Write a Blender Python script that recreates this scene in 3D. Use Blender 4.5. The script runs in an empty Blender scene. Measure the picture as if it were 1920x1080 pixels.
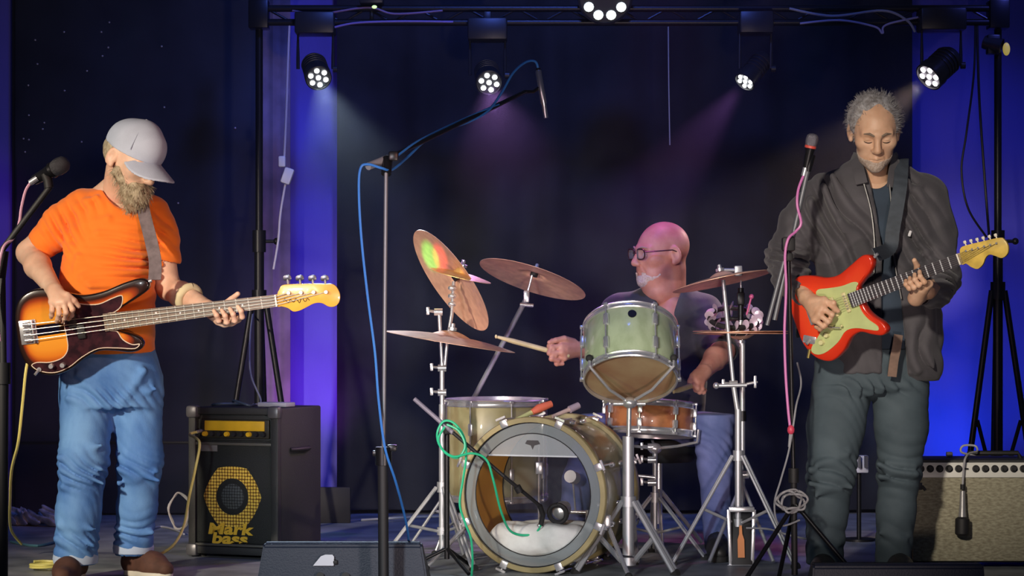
import bpy, bmesh, math, random
import numpy as np
from mathutils import Vector, Matrix, Quaternion

random.seed(7)
rng = np.random.default_rng(7)
SC = bpy.context.scene
COL = SC.collection
pi = math.pi

# ------------------------------------------------------------------ camera
F, CZ, CD, HY = 4000.0, 0.88, 8.0, 632.0          # focal length in pixels, camera height, distance to the Y=0 plane, horizon row
cam = bpy.data.cameras.new('camera')
cam.sensor_width = 36.0
cam.lens = F / 1920.0 * 36.0
cam.shift_y = (HY - 540.0) / 1920.0
cam.clip_end = 60
camo = bpy.data.objects.new('camera', cam)
camo.location = (0, -CD, CZ)
camo.rotation_euler = (pi / 2, 0, 0)
COL.objects.link(camo)
SC.camera = camo

# ------------------------------------------------------------------ world, exposure
w = bpy.data.worlds.new('dark_venue')
SC.world = w
w.use_nodes = True
w.node_tree.nodes['Background'].inputs[0].default_value = (0.16, 0.2, 0.42, 1)
w.node_tree.nodes['Background'].inputs[1].default_value = 0.10
SC.view_settings.view_transform = 'Standard'
SC.view_settings.look = 'None'
SC.view_settings.gamma = 1.0
SC.view_settings.use_curve_mapping = False
SC.view_settings.exposure = 0.0
SC.cycles.use_denoising = True
SC.cycles.max_bounces = 6
SC.cycles.transparent_max_bounces = 12
SC.cycles.volume_bounces = 0
SC.cycles.sample_clamp_indirect = 4.0
SC.cycles.caustics_reflective = False
SC.cycles.caustics_refractive = False

# ------------------------------------------------------------------ stage lamps
def spot(name, loc, aim, watt, color, angle=50, blend=0.5, size=0.08):
    l = bpy.data.lights.new(name, 'SPOT')
    l.energy = watt
    l.color = color
    l.spot_size = math.radians(angle)
    l.spot_blend = blend
    l.shadow_soft_size = size
    o = bpy.data.objects.new(name, l)
    o.location = loc
    o.rotation_euler = (Vector(aim) - Vector(loc)).to_track_quat('-Z', 'Y').to_euler()
    COL.objects.link(o)
    return o

# front of house lamps over the audience, plus added low fill and cymbal spots
spot('front_lamp_warm', (-4.0, -5.4, 2.3), (-1.35, -0.1, 0.75), 1450, (1.0, 0.86, 0.68), 24, 0.7, 0.14)
spot('front_lamp_red', (1.6, -6.0, 2.2), (-1.5, -0.1, 0.95), 300, (1.0, 0.40, 0.28), 18, 0.7, 0.14)
spot('front_lamp_cool', (-1.6, -6.4, 1.5), (-0.1, 0.2, 0.40), 680, (0.90, 0.97, 1.0), 24, 0.8, 0.16)
spot('front_lamp_amber', (-0.9, -6.0, 2.5), (1.42, -0.1, 0.98), 1050, (1.0, 0.88, 0.74), 19, 0.8, 0.14)
spot('front_lamp_pink', (-1.8, -4.8, 1.1), (0.35, 0.6, 0.9), 230, (1.0, 0.62, 0.60), 24, 0.8, 0.12)
spot('front_lamp_green', (-2.2, -3.6, 0.9), (0.47, 0.05, 0.76), 110, (0.70, 1.0, 0.42), 7, 0.8, 0.08)
spot('low_fill_lamp', (0.9, -4.5, 0.12), (0.0, 0.4, 1.0), 210, (1.0, 0.80, 0.72), 50, 0.8, 0.10)  # unseen low lamp added to brighten cymbal undersides and the bass drum inside
spot('cymbal_spot_green', (-1.9, -4.5, 1.6), (-0.322, 0.38, 1.20), 3600, (0.05, 1.0, 0.10), 1.3, 0.6, 0.01)  # narrow spot added to lay a green laser reflection on the crash
spot('cymbal_spot_red', (-1.4, -4.5, 1.6), (-0.262, 0.38, 1.185), 2600, (1.0, 0.05, 0.03), 1.2, 0.6, 0.01)  # its red twin, added for the second reflection on that crash
# coloured wash on the drapes
spot('wash_blue', (-1.2, 1.6, 3.3), (-1.0, 2.7, 1.35), 75, (0.12, 0.20, 1.0), 34, 0.8, 0.1)
spot('uplight_violet', (-0.95, 2.20, 0.10), (-0.985, 2.72, 0.95), 28, (0.62, 0.02, 1.0), 62, 1.0, 0.06)
spot('uplight_blue', (2.18, 2.12, 0.10), (2.2, 2.70, 0.75), 34, (0.0, 0.16, 1.0), 100, 1.0, 0.06)
spot('wash_indigo', (2.7, 0.9, 3.2), (2.2, 2.6, 1.5), 48, (0.12, 0.15, 1.0), 46, 0.8, 0.1)
spot('wash_purple', (-3.0, 1.5, 2.6), (-2.62, 2.7, 1.1), 26, (0.55, 0.12, 1.0), 34, 0.8, 0.1)
spot('wash_navy', (0.2, -1.0, 4.2), (-0.2, 2.6, 1.1), 330, (0.10, 0.19, 1.0), 74, 1.0, 0.2)
spot('back_purple', (0.62, 0.70, 3.0), (0.64, 0.82, 1.2), 60, (1.0, 0.14, 0.62), 30, 0.6, 0.06)
spot('back_violet', (1.1, 1.0, 2.9), (0.85, 0.5, 0.55), 70, (0.40, 0.25, 1.0), 20, 0.6, 0.06)
# narrow beams of the effect lamp above the frame, seen only in the haze
spot('beam_red', (-2.05, 1.5, 3.3), (-2.75, 1.5, 1.2), 34, (1.0, 0.02, 0.08), 7, 0.6, 0.03)
spot('beam_teal', (-1.35, 1.5, 3.3), (-2.05, 1.5, 1.2), 20, (0.05, 0.9, 0.8), 7, 0.6, 0.03)
spot('beam_green', (-0.6, 1.5, 3.3), (-0.75, 1.5, 1.2), 24, (0.3, 1.0, 0.15), 6, 0.6, 0.03)
spot('beam_lime', (1.75, 1.5, 3.3), (0.9, 1.5, 0.9), 24, (0.15, 1.0, 0.35), 7, 0.6, 0.03)
spot('beam_orange', (2.0, 1.5, 3.3), (1.75, 1.5, 1.2), 34, (1.0, 0.42, 0.12), 8, 0.6, 0.03)

# ------------------------------------------------------------------ helpers
def P(px, py, Y=0.0):
    D = CD + Y
    return Vector(((px - 960.0) * D / F, Y, CZ + (HY - py) * D / F))

MATS = {}
def mat(name, color, rough=0.5, metal=0.0, var=0.0, vscale=8.0, bump=0.0, bscale=60.0, color2=None, spec=0.5, emit=None, estr=0.0,
        coat=0.0, stretch=None, sheen=0.0, aniso=0.0, sss=0.0):
    if name in MATS:
        return MATS[name]
    m = bpy.data.materials.new(name)
    m.use_nodes = True
    nt = m.node_tree
    b = nt.nodes['Principled BSDF']
    b.inputs['Base Color'].default_value = (*color, 1)
    b.inputs['Roughness'].default_value = rough
    b.inputs['Metallic'].default_value = metal
    b.inputs['Specular IOR Level'].default_value = spec
    b.inputs['Coat Weight'].default_value = coat
    b.inputs['Sheen Weight'].default_value = sheen
    b.inputs['Subsurface Weight'].default_value = sss
    if sss:
        b.inputs['Subsurface Radius'].default_value = (0.012, 0.005, 0.003)
        b.inputs['Subsurface Scale'].default_value = 1.0
    if emit is not None:
        b.inputs['Emission Color'].default_value = (*emit, 1)
        b.inputs['Emission Strength'].default_value = estr
    if var > 0 or color2 is not None or bump > 0:
        tc = nt.nodes.new('ShaderNodeTexCoord')
        mp = nt.nodes.new('ShaderNodeMapping')
        nt.links.new(tc.outputs['Object'], mp.inputs[0])
        if stretch:
            mp.inputs['Scale'].default_value = stretch
    if var > 0 or color2 is not None:
        n = nt.nodes.new('ShaderNodeTexNoise')
        n.inputs['Scale'].default_value = vscale
        n.inputs['Detail'].default_value = 5
        nt.links.new(mp.outputs[0], n.inputs['Vector'])
        r = nt.nodes.new('ShaderNodeValToRGB')
        c2 = color2 if color2 is not None else tuple(max(0, c * (1 - var)) for c in color)
        c1 = color if color2 is not None else tuple(min(1, c * (1 + var)) for c in color)
        r.color_ramp.elements[0].position = 0.36
        r.color_ramp.elements[1].position = 0.64
        r.color_ramp.elements[0].color = (*c2, 1)
        r.color_ramp.elements[1].color = (*c1, 1)
        nt.links.new(n.outputs['Fac'], r.inputs[0])
        nt.links.new(r.outputs[0], b.inputs['Base Color'])
    if bump > 0:
        n2 = nt.nodes.new('ShaderNodeTexNoise')
        n2.inputs['Scale'].default_value = bscale
        n2.inputs['Detail'].default_value = 4
        nt.links.new(mp.outputs[0], n2.inputs['Vector'])
        bp = nt.nodes.new('ShaderNodeBump')
        bp.inputs['Strength'].default_value = min(1.0, bump)
        bp.inputs['Distance'].default_value = 0.004
        nt.links.new(n2.outputs['Fac'], bp.inputs['Height'])
        nt.links.new(bp.outputs[0], b.inputs['Normal'])
    MATS[name] = m
    return m

def film(name, color, opacity, rough=0.1):
    if name in MATS:
        return MATS[name]
    m = bpy.data.materials.new(name)
    m.use_nodes = True
    nt = m.node_tree
    b = nt.nodes['Principled BSDF']
    b.inputs['Base Color'].default_value = (*color, 1)
    b.inputs['Roughness'].default_value = rough
    b.inputs['Alpha'].default_value = opacity
    MATS[name] = m
    return m

WM = {}
def thing(name, label, cat, loc=(0, 0, 0), group=None, rot=None):
    o = bpy.data.objects.new(name, None)
    o.empty_display_size = 0.05
    COL.objects.link(o)
    M = Matrix.Translation(Vector(loc)) @ (rot.to_4x4() if rot is not None else Matrix())
    o.matrix_world = M
    WM[o.name] = M
    tag(o, label, cat, group)
    return o

def tag(o, label=None, cat=None, group=None, kind=None):
    if label: o['label'] = label
    if cat: o['category'] = cat
    if group: o['group'] = group
    if kind: o['kind'] = kind
    return o

def link_mesh(name, me, m, parent=None, local=False):
    o = bpy.data.objects.new(name, me)
    COL.objects.link(o)
    if m is not None and not me.materials:
        me.materials.append(m)
    if parent is not None:
        o.parent = parent
        WM[o.name] = WM[parent.name]
        if not local:
            me.transform(WM[parent.name].inverted())
    else:
        WM[o.name] = Matrix()
    return o

def copy_part(o, parent, M=None):
    c = o.copy()
    COL.objects.link(c)
    c.parent = parent
    WM[c.name] = WM[parent.name]
    if M is not None:
        c.matrix_local = M
    return c

def spline(pts, n=8):
    pts = [Vector(p) for p in pts]
    if len(pts) < 3:
        return pts
    out = []
    for i in range(len(pts) - 1):
        p0 = pts[max(i - 1, 0)]; p1 = pts[i]; p2 = pts[i + 1]; p3 = pts[min(i + 2, len(pts) - 1)]
        for k in range(n):
            t = k / n
            out.append(0.5 * ((2 * p1) + (-p0 + p2) * t + (2 * p0 - 5 * p1 + 4 * p2 - p3) * t * t + (-p0 + 3 * p1 - 3 * p2 + p3) * t ** 3))
    out.append(pts[-1])
    return out

def frame_of(axis):
    a = Vector(axis).normalized()
    q = a.to_track_quat('Z', 'X')
    return q.to_matrix()

class MB:
    def __init__(s):
        s.v = []; s.f = []; s.mi = []
        s.cur = 0
    def add(s, vs, fs, M=None):
        b = len(s.v)
        for p in vs:
            p = Vector(p)
            s.v.append(tuple(M @ p) if M is not None else tuple(p))
        for q in fs:
            s.f.append([i + b for i in q]); s.mi.append(s.cur)
        return s
    def box(s, c, size, R=None, bev=0.0):
        x, y, z = [d / 2 for d in size]
        c = Vector(c)
        if bev <= 0:
            vs = [(i, j, k) for i in (-x, x) for j in (-y, y) for k in (-z, z)]
            fs = [(0, 1, 3, 2), (4, 6, 7, 5), (0, 4, 5, 1), (2, 3, 7, 6), (0, 2, 6, 4), (1, 5, 7, 3)]
        else:
            bm = bmesh.new()
            bmesh.ops.create_cube(bm, size=1.0)
            for v in bm.verts:
                v.co = Vector((v.co.x * 2 * x, v.co.y * 2 * y, v.co.z * 2 * z))
            bmesh.ops.bevel(bm, geom=list(bm.edges), offset=bev, segments=2, affect='EDGES', profile=0.5)
            bm.verts.index_update()
            vs = [v.co.copy() for v in bm.verts]
            fs = [[v.index for v in q.verts] for q in bm.faces]
            bm.free()
        M = Matrix.Translation(c) @ (R.to_4x4() if R is not None else Matrix())
        return s.add(vs, fs, M)
    def tube(s, pts, r, n=8, smooth=True, caps=True):
        pts = [Vector(p) for p in pts]
        rr = r if isinstance(r, (list, tuple)) else [r] * len(pts)
        rings = []
        t0 = (pts[1] - pts[0]).normalized()
        u = t0.orthogonal().normalized()
        vs = []
        for i, p in enumerate(pts):
            if i == 0: t = t0
            elif i == len(pts) - 1: t = (pts[i] - pts[i - 1]).normalized()
            else:
                t = (pts[i + 1] - pts[i - 1])
                t = t.normalized() if t.length > 1e-9 else t0
            u = (u - t * u.dot(t))
            u = u.normalized() if u.length > 1e-6 else t.orthogonal().normalized()
            v = t.cross(u)
            for k in range(n):
                a = 2 * pi * k / n
                vs.append(p + (u * math.cos(a) + v * math.sin(a)) * rr[i])
        fs = []
        for i in range(len(pts) - 1):
            for k in range(n):
                a = i * n + k; b = i * n + (k + 1) % n
                fs.append((a, b, b + n, a + n))
        if caps:
            fs.append(list(range(n))[::-1])
            fs.append([(len(pts) - 1) * n + k for k in range(n)])
        return s.add(vs, fs)
    def cable(s, pts, r=0.004, n=6, k=8):
        return s.tube(spline(pts, k), r, n)
    def cyl(s, p0, p1, r0, r1=None, n=16):
        return s.tube([p0, p1], [r0, r1 if r1 is not None else r0], n)
    def lathe(s, prof, c=(0, 0, 0), axis=(0, 0, 1), n=40, closed=False, R=None):
        R = R if R is not None else frame_of(axis)
        M = Matrix.Translation(Vector(c)) @ R.to_4x4()
        vs = []; fs = []
        for (r, z) in prof:
            for k in range(n):
                a = 2 * pi * k / n
                vs.append((r * math.cos(a), r * math.sin(a), z))
        m = len(prof)
        for i in range(m if closed else m - 1):
            j = (i + 1) % m
            for k in range(n):
                k2 = (k + 1) % n
                fs.append((i * n + k, i * n + k2, j * n + k2, j * n + k))
        return s.add(vs, fs, M)
    def torus(s, c, axis, R, r, n=40, m=8, a0=0.0, a1=2 * pi):
        Fm = frame_of(axis)
        full = abs(a1 - a0 - 2 * pi) < 1e-6
        pts = []
        for k in range(n + 1):
            a = a0 + (a1 - a0) * k / n
            pts.append(Vector(c) + Fm @ Vector((R * math.cos(a), R * math.sin(a), 0)))
        return s.tube(pts, r, m, caps=not full)
    def prism(s, outline, z0, z1, M=None, bev=0.0):
        n = len(outline)
        if bev <= 0:
            vs = [(x, y, z0) for x, y in outline] + [(x, y, z1) for x, y in outline]
            fs = [list(range(n))[::-1], [n + i for i in range(n)]]
            fs += [(i, (i + 1) % n, n + (i + 1) % n, n + i) for i in range(n)]
            return s.add(vs, fs, M)
        rings = []
        cx = sum(p[0] for p in outline) / n; cy = sum(p[1] for p in outline) / n
        def off(d):
            out = []
            for i in range(n):
                a = Vector(outline[i - 1]); b = Vector(outline[i]); c = Vector(outline[(i + 1) % n])
                t = (c - a); t = t.normalized() if t.length > 1e-9 else Vector((1, 0))
                nn = Vector((-t.y, t.x))
                out.append(b + nn * d)
            return out
        area = sum(outline[i - 1][0] * outline[i][1] - outline[i][0] * outline[i - 1][1] for i in range(n))
        sg = 1 if area > 0 else -1
        lv = [(bev, z0), (bev * 0.3, z0 + bev * 0.3), (0, z0 + bev), (0, z1 - bev), (bev * 0.3, z1 - bev * 0.3), (bev, z1)]
        vs = []
        for d, z in lv:
            vs += [(p.x, p.y, z) for p in off(d * sg)]
        fs = []
        for l in range(len(lv) - 1):
            for i in range(n):
                j = (i + 1) % n
                fs.append((l * n + i, l * n + j, (l + 1) * n + j, (l + 1) * n + i))
        fs.append(list(range(n))[::-1])
        fs.append([(len(lv) - 1) * n + i for i in range(n)])
        return s.add(vs, fs, M)
    def sphere(s, c, r, n=12, m=8, R=None):
        rx, ry, rz = (r, r, r) if not isinstance(r, (tuple, list)) else r
        vs = [(0, 0, -rz)]
        for i in range(1, m):
            t = -pi / 2 + pi * i / m
            for k in range(n):
                a = 2 * pi * k / n
                vs.append((rx * math.cos(t) * math.cos(a), ry * math.cos(t) * math.sin(a), rz * math.sin(t)))
        vs.append((0, 0, rz))
        fs = []
        for k in range(n):
            fs.append((0, 1 + (k + 1) % n, 1 + k))
            for i in range(m - 2):
                a = 1 + i * n + k; b = 1 + i * n + (k + 1) % n
                fs.append((a, b, b + n, a + n))
            fs.append((1 + (m - 2) * n + k, 1 + (m - 2) * n + (k + 1) % n, len(vs) - 1))
        M = Matrix.Translation(Vector(c)) @ (R.to_4x4() if R is not None else Matrix())
        return s.add(vs, fs, M)
    def mesh(s, name, smooth=True, angle=40):
        me = bpy.data.meshes.new(name)
        me.from_pydata(s.v, [], s.f)
        me.validate()
        bm = bmesh.new(); bm.from_mesh(me)
        bmesh.ops.recalc_face_normals(bm, faces=bm.faces)
        bm.to_mesh(me); bm.free()
        if smooth:
            me.shade_smooth()
            me.set_sharp_from_angle(angle=math.radians(angle))
        return me
    def build(s, name, m, parent=None, local=False, smooth=True, angle=40):
        return link_mesh(name, s.mesh(name, smooth, angle), m, parent, local)

def text_mesh(name, body, size, m, parent, M, extrude=0.0006, bold=0.0, shear=0.0, spacing=1.0):
    cu = bpy.data.curves.new(name, 'FONT')
    cu.body = body
    cu.size = size
    cu.extrude = extrude
    cu.offset = bold
    cu.shear = shear
    cu.space_character = spacing
    cu.align_x = 'CENTER'
    cu.align_y = 'CENTER'
    o = bpy.data.objects.new(name + '_curve', cu)
    COL.objects.link(o)
    dg = bpy.context.evaluated_depsgraph_get()
    me = bpy.data.meshes.new_from_object(o.evaluated_get(dg))
    bpy.data.objects.remove(o)
    me.transform(M)
    me.materials.clear()
    return link_mesh(name, me, m, parent, local=True)

# ------------------------------------------------------------------ signed distance modelling (bodies, cloth)
class Field:
    """A sampled signed distance field: shapes are blended into it, then one continuous skin is extracted."""
    def __init__(s, lo, hi, h):
        s.lo = np.array(lo, float); s.h = h
        n = np.ceil((np.array(hi, float) - s.lo) / h).astype(int) + 1
        s.n = n
        s.ax = [s.lo[i] + h * np.arange(n[i]) for i in range(3)]
        s.f = np.full(tuple(n), 0.5, np.float32)
    def _sl(s, lo, hi):
        a = np.clip(np.floor((np.array(lo) - s.lo) / s.h).astype(int), 0, s.n)
        b = np.clip(np.ceil((np.array(hi) - s.lo) / s.h).astype(int) + 1, 0, s.n)
        if np.any(b <= a): return None, None
        sl = tuple(slice(a[i], b[i]) for i in range(3))
        X = s.ax[0][sl[0]][:, None, None]; Y = s.ax[1][sl[1]][None, :, None]; Z = s.ax[2][sl[2]][None, None, :]
        return sl, (X, Y, Z)
    def put(s, fn, lo, hi, k=0.01, op='u'):
        pad = max(k, 0.004) + 3 * s.h
        sl, g = s._sl(np.array(lo, float) - pad, np.array(hi, float) + pad)
        if sl is None: return s
        d = fn(*g).astype(np.float32)
        a = s.f[sl]
        k = max(k, 1e-5)
        if op == 'u':
            t = np.clip(0.5 + 0.5 * (d - a) / k, 0, 1)
            s.f[sl] = d * (1 - t) + a * t - k * t * (1 - t)
        elif op == 's':
            t = np.clip(0.5 - 0.5 * (a + d) / k, 0, 1)
            s.f[sl] = a * (1 - t) + (-d) * t + k * t * (1 - t)
        elif op == 'i':
            t = np.clip(0.5 - 0.5 * (d - a) / k, 0, 1)
            s.f[sl] = d * (1 - t) + a * t + k * t * (1 - t)
        return s
    def cone(s, a, b, ra, rb, k=0.01, op='u'):
        a = np.array(a, float); b = np.array(b, float); ab = b - a; L2 = max(float(ab @ ab), 1e-12)
        def fn(X, Y, Z):
            px, py, pz = X - a[0], Y - a[1], Z - a[2]
            t = np.clip((px * ab[0] + py * ab[1] + pz * ab[2]) / L2, 0, 1)
            return np.sqrt((px - t * ab[0]) ** 2 + (py - t * ab[1]) ** 2 + (pz - t * ab[2]) ** 2) - (ra + (rb - ra) * t)
        r = max(ra, rb)
        return s.put(fn, np.minimum(a, b) - r, np.maximum(a, b) + r, k, op)
    def chain(s, pts, k=0.01, op='u'):
        for (a, ra), (b, rb) in zip(pts[:-1], pts[1:]):
            s.cone(a, b, ra, rb, k, op)
        return s
    def ell(s, c, r, R=None, k=0.01, op='u'):
        c = np.array(c, float); r = np.array(r, float)
        Rm = np.array(R, float)[:3, :3] if R is not None else np.eye(3)
        def fn(X, Y, Z):
            px, py, pz = X - c[0], Y - c[1], Z - c[2]
            q = [(px * Rm[0, i] + py * Rm[1, i] + pz * Rm[2, i]) for i in range(3)]
            k0 = np.sqrt(sum((q[i] / r[i]) ** 2 for i in range(3)))
            k1 = np.sqrt(sum((q[i] / r[i] ** 2) ** 2 for i in range(3))) + 1e-9
            return k0 * (k0 - 1) / k1
        R_ = float(r.max())
        ext = np.sqrt(((Rm * r[None, :]) ** 2).sum(1))
        return s.put(fn, c - ext, c + ext, k, op)
    def rbox(s, c, half, rad, R=None, k=0.01, op='u'):
        c = np.array(c, float); hf = np.array(half, float)
        Rm = np.array(R, float)[:3, :3] if R is not None else np.eye(3)
        def fn(X, Y, Z):
            px, py, pz = X - c[0], Y - c[1], Z - c[2]
            q = [np.abs(px * Rm[0, i] + py * Rm[1, i] + pz * Rm[2, i]) - hf[i] + rad for i in range(3)]
            o = np.sqrt(sum(np.maximum(a, 0) ** 2 for a in q))
            return o + np.minimum(np.maximum(np.maximum(q[0], q[1]), q[2]), 0) - rad
        ext = (np.abs(Rm) * hf[None, :]).sum(1)
        return s.put(fn, c - ext, c + ext, k, op)
    def loft(s, secs, k=0.01, op='u', p=2.3, grow=0.0):
        """secs: (z, cx, cy, rx, ry) from low to high, a column of rounded slices."""
        S = np.array(sorted(secs), float)
        zs = S[:, 0]
        def fn(X, Y, Z):
            zz = np.clip(Z[0, 0], zs[0], zs[-1])
            t = lambda c: np.interp(zz, zs, S[:, c])[None, None, :]
            cx, cy, rx, ry = t(1), t(2), t(3) + grow, t(4) + grow
            q = (np.abs((X - cx) / rx) ** p + np.abs((Y - cy) / ry) ** p) ** (1 / p)
            d = (q - 1) * np.minimum(rx, ry)
            e = np.maximum(np.maximum(zs[0] - Z, Z - zs[-1]), -1.0) + 0 * d
            o = np.sqrt(np.maximum(d, 0) ** 2 + np.maximum(e, 0) ** 2)
            return np.where((d > 0) | (e > 0), o, np.maximum(d, e))
        lo = (min(S[:, 1] - S[:, 3]) - grow, min(S[:, 2] - S[:, 4]) - grow, zs[0])
        hi = (max(S[:, 1] + S[:, 3]) + grow, max(S[:, 2] + S[:, 4]) + grow, zs[-1])
        return s.put(fn, lo, hi, k, op)
    def half(s, pt, nrm, k=0.004):
        """keep what lies behind the plane"""
        n = np.array(nrm, float); n /= np.linalg.norm(n); p = np.array(pt, float)
        d = ((s.ax[0] - p[0]) * n[0])[:, None, None] + ((s.ax[1] - p[1]) * n[1])[None, :, None] + ((s.ax[2] - p[2]) * n[2])[None, None, :]
        s.f = np.maximum(s.f, d.astype(np.float32))
        return s
    def warp(s, fn):
        X = s.ax[0][:, None, None]; Y = s.ax[1][None, :, None]; Z = s.ax[2][None, None, :]
        near = np.abs(s.f) < 0.06
        d = fn(X, Y, Z)
        s.f = np.where(near, s.f + d, s.f).astype(np.float32)
        return s
    def pad(s):
        for i in range(3):
            sl = [slice(None)] * 3
            for e in (0, -1):
                sl[i] = e
                s.f[tuple(sl)] = np.maximum(s.f[tuple(sl)], 0.01)
        return s
    def skin(s, smooth=1):
        s.pad()
        f = s.f; ins = f < 0
        n = f.shape
        c = np.zeros((n[0] - 1, n[1] - 1, n[2] - 1), np.int8)
        for dx in (0, 1):
            for dy in (0, 1):
                for dz in (0, 1):
                    c += ins[dx:n[0] - 1 + dx, dy:n[1] - 1 + dy, dz:n[2] - 1 + dz]
        act = (c > 0) & (c < 8)
        ijk = np.argwhere(act)
        idx = np.full(c.shape, -1, np.int64)
        idx[act] = np.arange(len(ijk))
        acc = np.zeros((len(ijk), 3)); cnt = np.zeros(len(ijk))
        cor = [(dx, dy, dz) for dx in (0, 1) for dy in (0, 1) for dz in (0, 1)]
        val = {q: f[ijk[:, 0] + q[0], ijk[:, 1] + q[1], ijk[:, 2] + q[2]] for q in cor}
        for q in cor:
            for a in range(3):
                if q[a] == 0:
                    e = list(q); e[a] = 1; e = tuple(e)
                    va, vb = val[q], val[e]
                    m = (va < 0) != (vb < 0)
                    t = np.where(m, va / np.where(m, va - vb, 1), 0)
                    pt = np.array(q, float)[None, :].repeat(len(ijk), 0)
                    pt[:, a] = t
                    acc[m] += pt[m]; cnt[m] += 1
        V = s.lo + s.h * (ijk + acc / np.maximum(cnt, 1)[:, None])
        quads = []
        for a in range(3):
            b, d = (a + 1) % 3, (a + 2) % 3
            s0 = [slice(None)] * 3; s1 = [slice(None)] * 3
            s0[a] = slice(0, -1); s1[a] = slice(1, None)
            for t in (b, d):
                s0[t] = slice(1, -1); s1[t] = slice(1, -1)
            A = ins[tuple(s0)]; B = ins[tuple(s1)]
            for flip, m in ((False, A & ~B), (True, B & ~A)):
                e = np.argwhere(m)
                if len(e) == 0: continue
                e[:, b] += 1; e[:, d] += 1
                def cell(ob, od):
                    q = e.copy(); q[:, b] += ob; q[:, d] += od
                    return idx[q[:, 0], q[:, 1], q[:, 2]]
                Q = np.stack([cell(-1, -1), cell(0, -1), cell(0, 0), cell(-1, 0)], 1)
                quads.append(Q[:, ::-1] if flip else Q)
        Q = np.concatenate(quads) if quads else np.zeros((0, 4), int)
        for _ in range(smooth):
            sm = np.zeros_like(V); ct = np.zeros(len(V))
            for i in range(4):
                a_, b_ = Q[:, i], Q[:, (i + 1) % 4]
                np.add.at(sm, a_, V[b_]); np.add.at(ct, a_, 1)
            V = 0.5 * V + 0.5 * sm / np.maximum(ct, 1)[:, None]
        return V, Q

def skins_to_object(name, skins, m, parent):
    vs = []; fs = []; b = 0
    for V, Q in skins:
        vs.append(V); fs.append(Q + b); b += len(V)
    V = np.concatenate(vs); Q = np.concatenate(fs)
    me = bpy.data.meshes.new(name)
    me.vertices.add(len(V)); me.vertices.foreach_set('co', V.astype(np.float32).ravel())
    me.loops.add(len(Q) * 4); me.loops.foreach_set('vertex_index', Q.astype(np.int32).ravel())
    me.polygons.add(len(Q)); me.polygons.foreach_set('loop_start', np.arange(0, len(Q) * 4, 4, dtype=np.int32))
    me.update(calc_edges=True)
    me.validate()
    me.shade_smooth()
    return link_mesh(name, me, m, parent)

def waves(seed, freq, n=6, aniso=(1, 1, 1)):
    r = np.random.default_rng(seed)
    ks = r.normal(size=(n, 3)); ks /= np.linalg.norm(ks, axis=1)[:, None]
    ks = ks * np.array(aniso) * freq * r.uniform(0.7, 1.4, (n, 1)); ph = r.uniform(0, 6.28, n)
    def fn(X, Y, Z):
        o = 0
        for kk, p in zip(ks, ph):
            o = o + np.sin(X * kk[0] + Y * kk[1] + Z * kk[2] + p)
        return o / n
    return fn

def creases(seed, kv, warp, spots, base=0.0, sharp=1.0):
    """cloth folds: a bent wave train, strong near the given places (point, reach, depth)"""
    a = waves(seed, 16, 4); b = waves(seed + 1, 34, 4)
    kv = np.array(kv, float)
    def fn(X, Y, Z):
        ph = X * kv[0] + Y * kv[1] + Z * kv[2] + warp * a(X, Y, Z) + warp * 0.4 * b(X, Y, Z)
        s_ = np.abs(np.sin(ph)) ** sharp
        am = base
        for p, r, d in spots:
            rr = r if isinstance(r, (tuple, list)) else (r, r, r)
            am = am + d * np.exp(-((X - p[0]) / rr[0]) ** 2 - ((Y - p[1]) / rr[1]) ** 2 - ((Z - p[2]) / rr[2]) ** 2)
        return -am * (s_ - 0.55) * 2
    return fn
# ------------------------------------------------------------------ materials
M_black = mat('matte_black', (0.012, 0.012, 0.014), 0.6)
M_blackmetal = mat('black_metal', (0.02, 0.02, 0.023), 0.35, 0.6)
M_chrome = mat('chrome', (0.80, 0.81, 0.84), 0.26, 0.75)
M_steel = mat('brushed_steel', (0.52, 0.54, 0.57), 0.4, 0.6)
M_rubber = mat('rubber', (0.02, 0.02, 0.02), 0.8)
M_white = mat('white_plastic', (0.8, 0.8, 0.82), 0.4)
M_floor = mat('stage_floor', (0.34, 0.37, 0.39), 0.5, 0, color2=(0.17, 0.19, 0.205), vscale=5, bump=0.25, bscale=40)
M_drape = mat('black_drape', (0.020, 0.022, 0.030), 0.9, 0, var=0.25, vscale=3, bump=0.3, bscale=200, spec=0.1)
M_board = mat('navy_board', (0.024, 0.027, 0.040), 0.8, 0, var=0.25, vscale=2.5, spec=0.2)
M_blue_lit = mat('blue_lit_cloth', (0.13, 0.12, 0.55), 0.85, 0, var=0.12, vscale=2.5, bump=0.2, bscale=150, spec=0.1, stretch=(1, 1, 0.2))  # pale cloth with the blue stage light put into its colour
M_wall = mat('dark_wall', (0.03, 0.032, 0.04), 0.9)

# ------------------------------------------------------------------ setting
def struct(name, mb, m, label, cat):
    o = mb.build(name, m, None, smooth=False)
    tag(o, label, cat, kind='structure')
    return o

struct('floor', MB().box((0, 1.0, -0.05), (9, 3.4, 0.10)), M_floor, 'dark grey stage floor under the band', 'floor')
struct('floor_apron', MB().box((0, -3.2, -0.25), (9, 5.0, 0.10)), M_floor, 'lower dark floor strip in front of the stage', 'floor')
struct('wall_back', MB().box((0, 2.95, 1.6), (9, 0.1, 3.4)), M_wall, 'dark wall behind the stage drapes', 'wall')

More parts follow.
